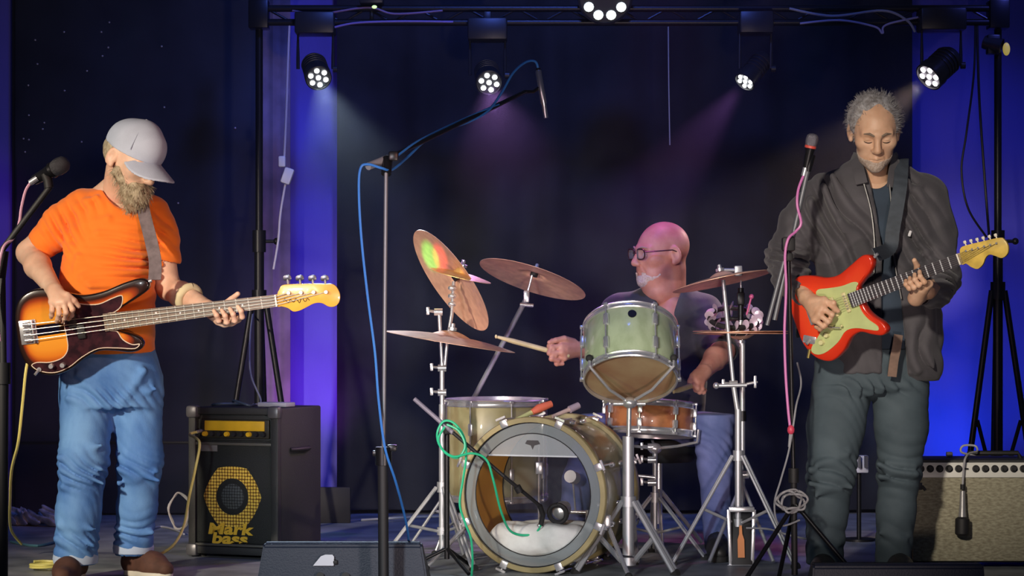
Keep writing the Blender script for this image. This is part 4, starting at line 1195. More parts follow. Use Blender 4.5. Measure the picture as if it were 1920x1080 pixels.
for (x, z) in out: vs.append((rc[0] + x, 0.006, rc[2] + z))
for k in range(n_): a = 2 * pi * k / n_; vs.append((rc[0] + 0.073 * math.cos(a), 0.006, rc[2] + 0.073 * math.sin(a)))
vs += [(x, 0.010, z) for x, y, z in vs]
fs = []
for k in range(n_):
    j = (k + 1) % n_
    fs += [(k, j, n_ + j, n_ + k), (2 * n_ + k, 3 * n_ + k, 3 * n_ + j, 2 * n_ + j), (k, 2 * n_ + k, 2 * n_ + j, j), (n_ + k, n_ + j, 3 * n_ + j, 3 * n_ + k)]
mb.add(vs, fs)
L(mb, 'yellow_ring', dots('ring_dots', (1.0, 0.74, 0.12), (0.20, 0.09, 0.01), 78), gr, smooth=False)
L(MB().lathe([(0, 0.006), (0.03, 0.004), (0.072, -0.004)], (rc[0], 0.008, rc[2]), axis=(0, -1, 0), n=36), 'speaker_cone', dots('cone_dots', (0.10, 0.12, 0.12), (0.02, 0.025, 0.025), 85), gr)
for txt, z, s_ in (('Mark', 0.114, 0.060), ('bass', 0.077, 0.060)):
    text_mesh('lettering', txt, s_, mat('letter_yellow', (0.95, 0.62, 0.05), 0.5), ba, Matrix.Translation((rc[0] - 0.012, 0.004, z)) @ Matrix.Rotation(pi / 2, 4, 'X') @ Matrix.Scale(1.55, 4, (1, 0, 0)), 0.0012, 0.0022, 0.12, 1.02)
L(MB().box((0.09, 0.0055, 0.44), (0.075, 0.004, 0.032), bev=0.001), 'badge_plate', mat('badge_grey', (0.20, 0.20, 0.21), 0.4, 0.3), gr)
L(MB().tube([(AW, 0.10, AH * 0.72), (AW + 0.012, 0.12, AH * 0.72), (AW + 0.012, 0.24, AH * 0.72), (AW, 0.26, AH * 0.72)], 0.009, 8), 'side_handle', M_black)
for x in (0.04, AW - 0.04):
    for y in (0.04, AD - 0.04):
        L(MB().cyl((x, y, 0), (x, y, 0.018), 0.016), 'foot', M_rubber)
# things on top of it
top = lambda x, y, z=0.0: org + RA @ Vector((x, y, AH + z))
o = MB().box(top(0.31, 0.16, 0.009), (0.13, 0.08, 0.018), RA, bev=0.004).build('tablet', mat('pale_case', (0.55, 0.55, 0.6), 0.4), None)
tag(o, 'small pale flat case lying on the bass amplifier top', 'case')
cable('loose_cable', [top(0.05, 0.10, 0.006), top(0.11, 0.06, 0.012), top(0.17, 0.15, 0.010), top(0.10, 0.20, 0.006), top(0.15, 0.10, 0.024), top(0.23, 0.08, 0.006), top(0.20, 0.18, 0.007)], 0.005, mat('dark_blue_cable', (0.06, 0.09, 0.13), 0.4), 'tangled dark cable on the bass amplifier top')
cable('hanging_lead', [top(0.18, 0.2, 0.006), top(0.19, 0.25, 0.02) , P(470, 700, 0.85), P(469, 630, 1.4), P(474, 588, 1.8)], 0.004, M_gcab, 'thin grey lead rising from the bass amplifier to the lighting stand')

# yellow instrument leads
pj = org + RA @ Vector((0.055, -0.03, AH - 0.098))
cable('yellow_lead', [pj, pj + RA @ Vector((-0.015, -0.03, -0.01)), P(374, 830, 0.30), P(366, 880, 0.26), P(355, 930, 0.22), P(345, 985, 0.14), P(325, 1022, 0.05), P(295, 1042, 0.0), P(285, 1046, -0.1), P(300, 1055, -0.12), P(318, 1066, -0.08)], 0.0055, M_yellow_cable, 'yellow instrument lead plugged into the bass amplifier')
cable('yellow_lead', [P(54, 668, -0.5), P(48, 700, -0.52), P(42, 760, -0.5), P(34, 830, -0.45), P(22, 880, -0.3), P(19, 930, -0.1), P(20, 990, 0.4), P(40, 1020, 0.55)], 0.0055, M_yellow_cable, 'yellow lead hanging down from the sunburst bass')
pts = [P(88 + 26 * math.cos(k * 0.8), 1066 + 9 * math.sin(k * 0.8), 0.0 + 0.0) for k in range(18)]
pts = []
for k in range(20):
    a = k * 0.8
    q = P(88, 0, 0.08)
    pts.append(Vector((q.x + 0.055 * math.cos(a), 0.05 + 0.05 * math.sin(a), 0.008 + 0.0012 * k)))
cable('yellow_lead', pts, 0.005, M_yellow_cable, 'small coil of yellow lead on the floor beside a brown shoe', k=5)
pts = []
for k in range(16):
    a = k * 0.8
    pts.append(P(336 + 18 * math.cos(a) + 3 * math.sin(k * 3), 958 + 38 * math.sin(a) * 0.9, 0.62 + 0.01 * k))
cable('white_cable', pts, 0.004, mat('pale_cable', (0.42, 0.42, 0.44), 0.45), 'loops of pale cable hanging beside the bass amplifier', k=5)
def on_floor(px, py, h=0.006):
    D = CZ * F / (py - HY)
    return Vector(((px - 960) * D / F, D - CD, h))
cable('floor_cable', [on_floor(270, 1000), on_floor(300, 990), on_floor(330, 996), on_floor(345, 1004)], 0.005, mat('pale_cable', (0.42, 0.42, 0.44), 0.45), 'pale cable lying on the floor between shoe and amplifier')
cable('floor_cable', [on_floor(20, 1018), on_floor(70, 1026), on_floor(120, 1014)], 0.006, mat('teal_cable', (0.10, 0.25, 0.30), 0.4), 'teal cable lying on the floor behind the bass player')
# crumpled plastic sheet on the floor
c = on_floor(60, 985); 
f = Field(c + Vector((-0.20, -0.15, -0.01)), c + Vector((0.20, 0.15, 0.20)), 0.006)
for q in range(14):
    r2 = random.Random(q + 50)
    p0 = c + Vector((r2.uniform(-0.13, 0.13), r2.uniform(-0.08, 0.08), r2.uniform(0.0, 0.04)))
    p1 = p0 + Vector((r2.uniform(-0.09, 0.09), r2.uniform(-0.06, 0.06), r2.uniform(-0.02, 0.045)))
    f.cone(p0, p1, r2.uniform(0.02, 0.035), r2.uniform(0.008, 0.018), 0.02)
f.warp(creases(8, (60, 50, 70), 5, [], 0.009)).half((0, 0, 0.001), (0, 0, -1))
o = skins_to_object('plastic_sheet', [f.skin(1)], mat('plastic_film', (0.30, 0.38, 0.44), 0.25, var=0.3, vscale=20), None)
tag(o, 'crumpled pale blue plastic sheet on the floor behind the bass player', 'plastic sheet')

# ------------------------------------------------------------------ guitar amplifier
GY = 0.12
g0 = P(1703, 0, GY); g0.z = 0
GW, GD, GH = 0.68, 0.26, 0.40
ztop = P(0, 862, GY).z
GH = ztop
ga = thing('guitar_amplifier', 'guitar amplifier with speckled grey grille and white knob panel', 'amplifier', g0)
def G(mb, name, m, par=None, **k):
    return mb.build(name, m, par or ga, local=True, **k)
M_grey = mat('grille_cloth', (0.40, 0.38, 0.27), 0.8, 0, color2=(0.24, 0.22, 0.15), vscale=90, bump=0.5, bscale=250, stretch=(0.6, 1, 1.6))
G(MB().box((GW / 2, GD / 2 + 0.01, GH / 2 + 0.01), (GW, GD, GH - 0.02), bev=0.012), 'cabinet', M_tolex)
G(MB().box((GW / 2 + 0.005, -0.002, 0.19), (GW - 0.02, 0.02, 0.325), bev=0.006), 'grille', M_grey)
cp = G(MB().box((GW / 2, -0.004, GH - 0.040), (GW - 0.015, 0.018, 0.058), Matrix.Rotation(-0.2, 3, 'X'), bev=0.003), 'control_panel', mat('panel_white', (0.74, 0.74, 0.68), 0.4))
for k in range(13):
    x = 0.045 + k * 0.036 + (0.03 if k > 4 else 0)
    kb = G(MB().lathe([(0, 0.018), (0.008, 0.018), (0.010, 0.004), (0.0145, 0.002), (0.0145, 0), (0, 0)], (x, -0.012, GH - 0.034), axis=(0, -1, 0.2), n=14), 'knob', M_black, cp)
G(MB().box((0.215, -0.013, GH - 0.034), (0.022, 0.008, 0.006)), 'switch', M_black, cp)
G(MB().box((GW / 2, -0.004, GH - 0.074), (GW - 0.02, 0.012, 0.006)), 'trim_strip', M_chrome)
G(MB().tube([(0.24, 0.10, GH), (0.25, 0.10, GH + 0.02), (0.44, 0.10, GH + 0.02), (0.45, 0.10, GH)], 0.010, 8), 'carry_handle', M_black)
for x in (0.05, GW - 0.05):
    for y in (0.04, GD - 0.02):
        G(MB().cyl((x, y, 0), (x, y, 0.022), 0.018), 'foot', M_rubber)
G(MB().box((0.022, -0.006, GH - 0.10), (0.06, 0.016, 0.03), bev=0.004).cyl((0.05, -0.012, GH - 0.10), (0.062, -0.02, GH - 0.115), 0.006), 'name_plate', mat('plate_dark', (0.10, 0.10, 0.10), 0.3, 0.6))
# microphone hanging over its front
t = thing('amp_microphone', 'black microphone hanging on its cable before the grey grille', 'microphone', P(1806, 950, GY - 0.05))
mtop = P(1805, 918, GY - 0.045); mbot = P(1804, 1004, GY - 0.055)
d = (mtop - mbot)
MB().lathe([(0, 0), (0.020, 0.0), (0.027, 0.006), (0.027, 0.062), (0.016, 0.070)], mbot, axis=d, n=20).build('grille_head', M_black, t)
MB().lathe([(0.016, 0.066), (0.012, 0.11), (0.010, 0.168), (0, 0.17)], mbot, axis=d, n=16).build('handle', mat('mic_grey', (0.40, 0.40, 0.40), 0.35, 0.5), t)
MB().cyl(mtop, mtop + Vector((0, 0, 0.02)), 0.009).build('plug', M_black, t)
cable('microphone_cable', [mtop + Vector((0, 0, 0.015)), P(1806, 890, GY - 0.04), P(1809, 862, GY - 0.03), P(1818, 850, GY + 0.02), P(1832, 846, GY + 0.06), P(1828, 836, GY + 0.08), P(1806, 836, GY + 0.08), P(1803, 848, GY + 0.08), P(1830, 853, GY + 0.1), P(1870, 852, GY + 0.12), P(1900, 853, GY + 0.14)], 0.0042, mat('pale_cable', (0.42, 0.42, 0.44), 0.45), 'pale cable looped on top of the grey grille amplifier')
o = MB().box(P(1780, 852, 0.30), (0.024, 0.02, 0.02), bev=0.004).build('jack_adapter', M_white, None)
o.location.z -= 0.0
tag(o, 'small white adapter on top of the grey grille amplifier', 'adapter')

# white wall socket box seen between the guitarist legs
t = thing('socket_box', 'small white socket box on a thin stand between the guitarist legs', 'socket box', P(1608, 872, 1.2))
MB().box(P(1612, 870, 1.2), (0.07, 0.05, 0.075), bev=0.006).build('box', mat('socket_white', (0.6, 0.62, 0.75), 0.4), t)
MB().box(P(1594, 873, 1.19), (0.03, 0.04, 0.04), bev=0.006).build('plug', M_white, t)
MB().box(P(1624, 866, 1.16), (0.012, 0.04, 0.05)).box(P(1611, 866, 1.16), (0.008, 0.04, 0.05)).build('socket_slots', mat('slot_dark', (0.08, 0.08, 0.10), 0.5), t)
bx_ = P(1612, 0, 1.2)
MB().cyl((bx_.x, 1.22, 0.0), (bx_.x, 1.22, P(0, 885, 1.2).z), 0.010).cyl((bx_.x, 1.22, 0), (bx_.x, 1.22, 0.01), 0.07).build('stem', M_blackmetal, t)
cable('thin_lead', [P(1600, 880, 1.18), P(1590, 905, 1.1), P(1582, 928, 1.0), P(1570, 915, 0.9)], 0.004, M_gcab, 'thin grey lead hanging from the white socket box')

# ------------------------------------------------------------------ monitor wedges in front
M_wedge = mat('wedge_paint', (0.020, 0.027, 0.050), 0.55, bump=0.4, bscale=200)
def wedge(px0, px1, ytop_px, Y, label, plate=False, slope=0.05):
    zt = P(0, ytop_px, Y).z
    x0 = P(px0, 0, Y).x; x1 = P(px1, 0, Y).x
    t = thing('monitor_wedge', label, 'speaker', ((x0 + x1) / 2, Y, -0.2), 'floor monitors')
    # side profile in y,z: back faces the audience, the grille slopes toward the band
    prof = [(Y - 0.02, -0.2), (Y, zt - 0.01), (Y + 0.012, zt), (Y + 0.06, zt), (Y + 0.34, zt - 0.22), (Y + 0.36, -0.2)]
    inset = slope
    vs = []
    zmin, zmax = -0.2, zt
    for s_ in (0, 1):
        for y, z in prof:
            k = (z - zmin) / (zmax - zmin)
            vs.append(((x0 - inset * (1 - k) if s_ == 0 else x1 + inset * (1 - k)), y, z))
    n = len(prof)
    fs = [list(range(n)), [n + i for i in range(n)][::-1]] + [(i, (i + 1) % n, n + (i + 1) % n, n + i) for i in range(n)]
    o = MB().add(vs, fs).build('cabinet', M_wedge, t, smooth=False)
    bm = bmesh.new(); bm.from_mesh(o.data)
    bmesh.ops.bevel(bm, geom=list(bm.edges), offset=0.006, segments=2, affect='EDGES'); bm.to_mesh(o.data); bm.free()
    q0 = Vector(((x0 + x1) / 2, Y + 0.075, zt - 0.006)); q1 = Vector(((x0 + x1) / 2, Y + 0.335, zt - 0.215))
    MB().box((q0 + q1) / 2, (x1 - x0 - 0.03, (q1 - q0).length, 0.012), Matrix.Rotation(math.atan2(-0.209, 0.26), 3, 'X')).build('grille', M_grill, t)
    if plate:
        c = P(608, 1050, Y - 0.012)
        s_ = 1 / 565
        pts = [(-20, -10), (-6, 7), (2, 10), (15, 10), (18, 6), (17, -10)]
        MB().prism([(a * s_, b * s_) for a, b in pts], -0.002, 0.006, Matrix.Translation(c) @ Matrix.Rotation(pi / 2 , 4, 'X')).build('silver_plate', mat('plate_silver', (0.62, 0.62, 0.68), 0.4, 0.2), t)
        MB().box(P(628, 1054, Y - 0.012), (0.016, 0.012, 0.014), bev=0.003).build('plate_catch', M_black, t)
        for px in (600, 648):
            MB().cyl(P(px, 1080, Y + 0.02), P(px, 1080, Y - 0.025), 0.012).build('socket', M_black, t)
    return t
wedge(494, 790, 1018, -1.18, 'dark floor monitor with silver plate in front of the bass drum', True, 0.07)
wedge(1525, 1845, 1058, -1.0, 'low black floor monitor in front of the guitarist', False, 0.02)
# ------------------------------------------------------------------ guitars
def crom(pts, n=6):
    out = []
    m = len(pts)
    for i in range(m):
        p0, p1, p2, p3 = [Vector(pts[(i + k - 1) % m]) for k in range(4)]
        for q in range(n):
            t = q / n
            v = 0.5 * ((2 * p1) + (-p0 + p2) * t + (2 * p0 - 5 * p1 + 4 * p2 - p3) * t * t + (-p0 + 3 * p1 - 3 * p2 + p3) * t ** 3)
            out.append((v.x, v.y))
    return out
def frame_uv(a, b, tilt=0.0):
    u = (b - a).normalized()
    v = (Vector((0, tilt, 1)) - u * u.dot(Vector((0, tilt, 1)))).normalized()
    w_ = u.cross(v)
    return Matrix((u, v, w_)).transposed()

def burst_body(outline, th, cen_lo, cen_hi, name, cols, parent):
    """solid body with rounded edge, the face in rings so that the paint can fade from rim to middle"""
    n = len(outline)
    area = sum(outline[i - 1][0] * outline[i][1] - outline[i][0] * outline[i - 1][1] for i in range(n))
    sg = 1 if area > 0 else -1
    nr = []
    for i in range(n):
        a = Vector(outline[i - 1]); c = Vector(outline[(i + 1) % n]); t_ = (c - a).normalized()
        nr.append(Vector((-t_.y, t_.x)) * sg)
    def inner(i, k):
        x, y = outline[i]
        tgt = Vector((min(max(x, cen_lo), cen_hi), y * 0.12))
        return Vector((x, y)).lerp(tgt, k)
    vs = []; cs = []
    def ring(pts, z, c):
        for p in pts: vs.append((p[0], p[1], z)); cs.append(c)
    O = [Vector(p) for p in outline]
    b = 0.007
    ring([inner(i, 0.999) for i in range(n)], -th, 0.0)
    ring([O[i] + nr[i] * b for i in range(n)], -th, 0.0)
    ring([O[i] + nr[i] * b * 0.3 for i in range(n)], -th + b * 0.3, 0.0)
    ring(O, -th + b, 0.0)
    ring(O, -b, 0.0)
    ring([O[i] + nr[i] * b * 0.3 for i in range(n)], -b * 0.3, 0.05)
    ring([O[i] + nr[i] * b for i in range(n)], 0.0, 0.12)
    for k, c in ((0.16, 0.30), (0.30, 0.55), (0.45, 0.78), (0.62, 0.95), (0.8, 1.0), (0.999, 1.0)):
        ring([inner(i, k) + (nr[i] * b) * (1 - k) for i in range(n)], 0.0, c)
    m = len(vs) // n
    fs = []
    for l in range(m - 1):
        for i in range(n):
            j = (i + 1) % n
            fs.append((l * n + i, l * n + j, (l + 1) * n + j, (l + 1) * n + i))
    me = bpy.data.meshes.new(name); me.from_pydata(vs, [], fs)
    at = me.color_attributes.new('paint', 'FLOAT_COLOR', 'POINT')
    for i, c in enumerate(cs): at.data[i].color = (c, c, c, 1)
    bm = bmesh.new(); bm.from_mesh(me); bmesh.ops.recalc_face_normals(bm, faces=bm.faces); bm.to_mesh(me); bm.free()
    me.shade_smooth(); me.set_sharp_from_angle(angle=math.radians(50))
    m_ = bpy.data.materials.new(name + '_paint'); m_.use_nodes = True
    nt = m_.node_tree; bs = nt.nodes['Principled BSDF']
    bs.inputs['Roughness'].default_value = 0.22; bs.inputs['Coat Weight'].default_value = 0.6
    va = nt.nodes.new('ShaderNodeVertexColor'); va.layer_name = 'paint'
    rp = nt.nodes.new('ShaderNodeValToRGB')
    rp.color_ramp.elements[0].position = cols[0][0]; rp.color_ramp.elements[0].color = (*cols[0][1], 1)
    rp.color_ramp.elements[1].position = cols[-1][0]; rp.color_ramp.elements[1].color = (*cols[-1][1], 1)
    for p_, c_ in cols[1:-1]:
        e = rp.color_ramp.elements.new(p_); e.color = (*c_, 1)
    nt.links.new(va.outputs[0], rp.inputs[0]); nt.links.new(rp.outputs[0], bs.inputs['Base Color'])
    return link_mesh('body', me, m_, parent, local=True)

def neck_parts(t, scale, nfret, w0, w1, mt_board, mt_neck, mt_fret, nstr, zf, m_string, rs, dots=True, fw=0.003):
    end = scale * 2 ** (-nfret / 12) - 0.012
    n_ = MB()
    for a, b in ((end, scale + 0.012),):
        pr = []
        segs = 14
        vs = []; fs = []
        for i in range(segs + 1):
            x = a + (b - a) * i / segs
            wd = np.interp(x, [end, scale], [w1, w0]) / 2
            for k in range(9):
                an = pi * k / 8
                vs.append((x, wd * math.cos(an), zf - 0.006 - 0.016 * math.sin(an)))
        for i in range(segs):
            for k in range(8):
                fs.append((i * 9 + k, i * 9 + k + 1, (i + 1) * 9 + k + 1, (i + 1) * 9 + k))
            fs.append((i * 9 + 8, i * 9, (i + 1) * 9, (i + 1) * 9 + 8))
        fs.append([k for k in range(9)]); fs.append([segs * 9 + k for k in range(9)])
        n_.add(vs, fs)
    nk = n_.build('neck', mt_neck, t, local=True)
    fbm = MB().prism([(end, -w1 / 2), (scale, -w0 / 2), (scale, w0 / 2), (end, w1 / 2)], zf - 0.006, zf).build('fingerboard', mt_board, t, local=True, smooth=False)
    for k in range(1, nfret + 1):
        x = scale * 2 ** (-k / 12)
        wd = np.interp(x, [end, scale], [w1, w0])
        MB().box((x, 0, zf + 0.0006), (fw, wd, 0.0022)).build('fret', mt_fret, fbm, local=True)
    if dots:
        for k in (3, 5, 7, 9, 12, 15, 17, 19):
            x = (scale * 2 ** (-k / 12) + scale * 2 ** (-(k - 1) / 12)) / 2
            for y in ((0.011, -0.011) if k == 12 else (0,)):
                MB().cyl((x, y, zf - 0.001), (x, y, zf + 0.0004), 0.0032, n=12).build('inlay', M_white, fbm, local=True)
    MB().box((scale + 0.002, 0, zf + 0.001), (0.006, w0, 0.008), bev=0.001).build('nut', mat('bone', (0.85, 0.80, 0.68), 0.4), t, local=True)
    return nk, fbm

# ---- the sunburst bass
ba_a = P(58, 622, -0.53); ba_b = P(519, 563, -0.53)
RBs = frame_uv(ba_a, ba_b, -0.10)
bass = thing('bass_guitar', 'sunburst electric bass with dark pickguard and amber headstock', 'bass guitar', ba_a, rot=RBs)
S_ = 0.864
BO = [(-0.052, 0.0), (-0.050, -0.062), (-0.030, -0.118), (0.012, -0.152), (0.065, -0.162), (0.120, -0.148), (0.172, -0.118), (0.225, -0.098), (0.280, -0.104), (0.332, -0.116), (0.368, -0.112), (0.384, -0.092),
      (0.372, -0.066), (0.335, -0.046), (0.305, -0.034), (0.298, 0.0), (0.306, 0.034), (0.345, 0.052), (0.392, 0.074), (0.428, 0.096), (0.432, 0.122), (0.405, 0.137), (0.345, 0.128), (0.270, 0.108), (0.200, 0.104), (0.140, 0.122), (0.080, 0.142), (0.020, 0.143), (-0.026, 0.116), (-0.048, 0.064)]
BO = crom(BO, 5)
burst_body(BO, 0.042, 0.01, 0.24, 'bass_body', [(0.05, (0.010, 0.006, 0.005)), (0.30, (0.035, 0.010, 0.005)), (0.52, (0.35, 0.05, 0.008)), (0.75, (0.72, 0.20, 0.015)), (1.0, (0.85, 0.34, 0.03))], bass)
PG = [(0.118, 0.010), (0.127, 0.070), (0.150, 0.088), (0.20, 0.073), (0.25, 0.068), (0.30, 0.082), (0.335, 0.086), (0.328, 0.050), (0.300, 0.030), (0.272, 0.024), (0.272, -0.026), (0.300, -0.036), (0.315, -0.066), (0.345, -0.088), (0.372, -0.090), (0.352, -0.106), (0.290, -0.096), (0.225, -0.090), (0.165, -0.112), (0.115, -0.141), (0.062, -0.154), (0.010, -0.142), (-0.016, -0.118), (0.005, -0.108), (0.050, -0.113), (0.095, -0.103), (0.118, -0.075), (0.120, -0.03)]
PGc = crom(PG, 4)
pgo = MB().prism(PGc, 0.0, 0.0022).build('pickguard', mat('guard_cream', (0.72, 0.62, 0.48), 0.4), bass, local=True, smooth=False)
area = sum(PGc[i - 1][0] * PGc[i][1] - PGc[i][0] * PGc[i - 1][1] for i in range(len(PGc)))
sg_ = 1 if area > 0 else -1
ins = []
for i in range(len(PGc)):
    a = Vector(PGc[i - 1]); c = Vector(PGc[(i + 1) % len(PGc)]); t_ = (c - a).normalized()
    q = Vector(PGc[i]) + Vector((-t_.y, t_.x)) * sg_ * 0.0032
    ins.append((q.x, q.y))
MB().prism(ins, 0.0018, 0.0030).build('tortoise_layer', mat('tortoise', (0.055, 0.016, 0.022), 0.2, color2=(0.02, 0.008, 0.012), vscale=30, coat=0.5), pgo, local=True, smooth=False)
for (x0, y0) in ((0.150, 0.020), (0.176, -0.022)):
    MB().box((x0, y0, 0.007), (0.028, 0.050, 0.014), bev=0.004).build('pickup', M_black, bass, local=True)
nk, fbd = neck_parts(bass, S_, 20, 0.042, 0.062, mat('bass_board', (0.20, 0.15, 0.11), 0.45, var=0.15, vscale=20, stretch=(0.2, 1, 1)), mat('bass_neck', (0.62, 0.36, 0.12), 0.3, coat=0.3), mat('fret_wire', (0.55, 0.50, 0.42), 0.3, 0.9), 4, 0.014, None, 0.0012)
M_str = mat('bass_string', (0.62, 0.58, 0.50), 0.28, 1.0)
hx = [S_ + 0.050, S_ + 0.093, S_ + 0.137, S_ + 0.18]
for k in range(4):
    y0 = 0.028 - k * 0.0187; y1 = 0.0145 - k * 0.0097
    hy = 0.022 - 0.0045 * k
    MB().tube([(0.0, y0, 0.020), (S_ + 0.004, y1, 0.0185), (hx[k], hy * 0.9, 0.012)], 0.0019 - 0.00022 * k, 6).build('string', M_str, bass, local=True)
br = MB().box((-0.008, 0, 0.003), (0.060, 0.085, 0.005), bev=0.002).build('bridge', M_chrome, bass, local=True)
for k in range(4):
    y0 = 0.028 - k * 0.0187
    MB().cyl((-0.022, y0, 0.012), (0.004, y0, 0.012), 0.0075, n=14).build('saddle', M_chrome, br, local=True)
MB().box((0.010, 0, 0.010), (0.005, 0.080, 0.016), bev=0.001).build('bridge_rail', M_chrome, br, local=True)
HS = [(S_ + 0.004, -0.021), (S_ + 0.018, -0.023), (S_ + 0.040, -0.032), (S_ + 0.056, -0.046), (S_ + 0.078, -0.046), (S_ + 0.105, -0.037), (S_ + 0.135, -0.027), (S_ + 0.160, -0.030), (S_ + 0.182, -0.045), (S_ + 0.205, -0.046), (S_ + 0.222, -0.030), (S_ + 0.226, -0.002), (S_ + 0.212, 0.028), (S_ + 0.180, 0.036), (S_ + 0.120, 0.044), (S_ + 0.060, 0.050), (S_ + 0.030, 0.050), (S_ + 0.018, 0.036), (S_ + 0.010, 0.022)]
hd_ = MB().prism(crom(HS, 4), -0.006, 0.009, bev=0.002).build('headstock', mat('amber_maple', (0.82, 0.44, 0.06), 0.3, var=0.08, vscale=12, coat=0.4), bass, local=True)
for k in range(4):
    tu = MB().cyl((hx[k], hy * 0 + 0.022 - 0.0045 * k, 0.008), (hx[k], 0.022 - 0.0045 * k, 0.024), 0.0065, n=14).build('tuning_post', M_chrome, bass, local=True)
    yy = 0.048 - 0.006 * k
    MB().cyl((hx[k], yy - 0.008, -0.008), (hx[k], yy + 0.020, -0.008), 0.004, n=8).build('tuner_shaft', M_chrome, tu, local=True)
    MB().prism(crom([(-0.014, 0.0), (-0.012, 0.014), (0, 0.018), (0.012, 0.014), (0.014, 0.0), (0, -0.003)], 3), -0.003, 0.003, Matrix.Translation((hx[k], yy + 0.018, -0.008)), bev=0.001).build('tuner_key', mat('tuner_metal', (0.10, 0.10, 0.12), 0.3, 0.8), tu, local=True)
lg = [(S_ + 0.028 + 0.006 * k, -0.006 + 0.009 * math.sin(k * 1.9) * (1 if k % 2 else 0.6) - 0.0004 * k, 0.0096) for k in range(16)]
MB().cable(lg, 0.0013, 5, 4).build('headstock_script', mat('script_ink', (0.06, 0.03, 0.01), 0.5), hd_, local=True)
for (x, y) in ((0.055, -0.128), (0.095, -0.130)):
    kn = MB().lathe([(0, 0.020), (0.008, 0.020), (0.0095, 0.0), (0, 0.0)], (x, y, 0.003), n=18).build('control_knob', M_chrome, bass, local=True)
MB().cyl((0.010, -0.135, 0.002), (0.010, -0.135, 0.008), 0.008, n=16).cyl((0.010, -0.135, 0.004), (-0.004, -0.150, 0.02), 0.005).build('jack', M_chrome, bass, local=True)
MB().cyl((0.420, 0.118, -0.012), (0.442, 0.124, -0.012), 0.006).build('strap_button', M_chrome, bass, local=True)

# ---- the red guitar
gt_a = P(1527, 590, -0.46); gt_b = P(1800, 486, -0.80)
RG = frame_uv(gt_a, gt_b, -0.12)
gs = (gt_b - gt_a).length / 0.648
gtr = thing('electric_guitar', 'red electric guitar with mint pickguard held by the guitarist', 'guitar', gt_a, rot=RG)
gtr.matrix_world = Matrix.Translation(gt_a) @ RG.to_4x4() @ Matrix.Scale(gs, 4)
WM[gtr.name] = gtr.matrix_world.copy()
S2 = 0.648
GO = [(-0.095, -0.01), (-0.090, -0.080), (-0.058, -0.138), (0.000, -0.168), (0.062, -0.152), (0.112, -0.118), (0.160, -0.110), (0.205, -0.132), (0.245, -0.146), (0.270, -0.132), (0.262, -0.104), (0.232, -0.072), (0.214, -0.036),
      (0.214, 0.030), (0.240, 0.052), (0.280, 0.074), (0.306, 0.102), (0.302, 0.130), (0.272, 0.140), (0.210, 0.122), (0.150, 0.106), (0.095, 0.114), (0.040, 0.140), (-0.020, 0.154), (-0.070, 0.122), (-0.092, 0.056)]
GO = crom([(a, b * (1.14 if b < 0 else 1.05)) for a, b in GO], 5)
burst_body(GO, 0.044, 0.0, 0.16, 'guitar_body', [(0.0, (0.62, 0.030, 0.010)), (0.5, (0.78, 0.055, 0.018)), (1.0, (0.82, 0.075, 0.022))], gtr)
PG2_ = [(0.205, 0.032), (0.222, 0.052), (0.205, 0.064), (0.150, 0.066), (0.090, 0.078), (0.052, 0.086), (0.036, 0.070), (0.034, 0.020), (0.030, -0.030), (0.000, -0.066), (-0.050, -0.098), (-0.062, -0.118), (-0.040, -0.135), (0.000, -0.136), (0.060, -0.118), (0.105, -0.092), (0.150, -0.094), (0.200, -0.114), (0.236, -0.128), (0.240, -0.112), (0.212, -0.078), (0.196, -0.036)]
PG2 = [(a, b * (1.12 if b < 0 else 1.0)) for a, b in PG2_]
pg2 = MB().prism(crom(PG2, 4), 0.0, 0.0028).build('pickguard', mat('mint_guard', (0.52, 0.60, 0.26), 0.35, var=0.08, vscale=12), gtr, local=True, smooth=False)
for x, sl in ((0.045, 0.18), (0.095, 0.0), (0.150, 0.0)):
    pk = MB().box((x, 0.0, 0.006), (0.018, 0.080, 0.009), Matrix.Rotation(sl, 3, 'Z'), bev=0.004).build('pickup', mat('cream_cover', (0.72, 0.66, 0.34), 0.35), gtr, local=True)
    for k in range(6):
        MB().cyl((x, 0.026 - 0.0104 * k, 0.009), (x, 0.026 - 0.0104 * k, 0.0115), 0.0026, n=8).build('pole_piece', M_steel, pk, local=True)
b2 = MB().box((-0.006, 0, 0.004), (0.040, 0.070, 0.006), bev=0.002).build('bridge', M_chrome, gtr, local=True)
for k in range(6):
    MB().box((0.0, 0.026 - 0.0104 * k, 0.009), (0.020, 0.008, 0.006), bev=0.001).build('saddle', M_chrome, b2, local=True)
nk2, fb2 = neck_parts(gtr, S2, 22, 0.043, 0.056, mat('dark_board', (0.07, 0.06, 0.065), 0.45, var=0.15, vscale=20), mat('pale_maple', (0.66, 0.50, 0.24), 0.35), mat('fret_silver', (0.80, 0.82, 0.86), 0.4, 0.3), 6, 0.016, None, 0.0008, dots=False, fw=0.0042)
M_str2 = mat('guitar_string', (0.7, 0.7, 0.72), 0.25, 1.0)
hx2 = [S2 + 0.040 + 0.0245 * k for k in range(6)]
for k in range(6):
    MB().tube([(0.0, 0.026 - 0.0104 * k, 0.020), (S2 + 0.003, 0.0175 - 0.007 * k, 0.0195), (hx2[k], 0.020 - 0.0028 * k, 0.014)], 0.0008, 5).build('string', M_str2, gtr, local=True)
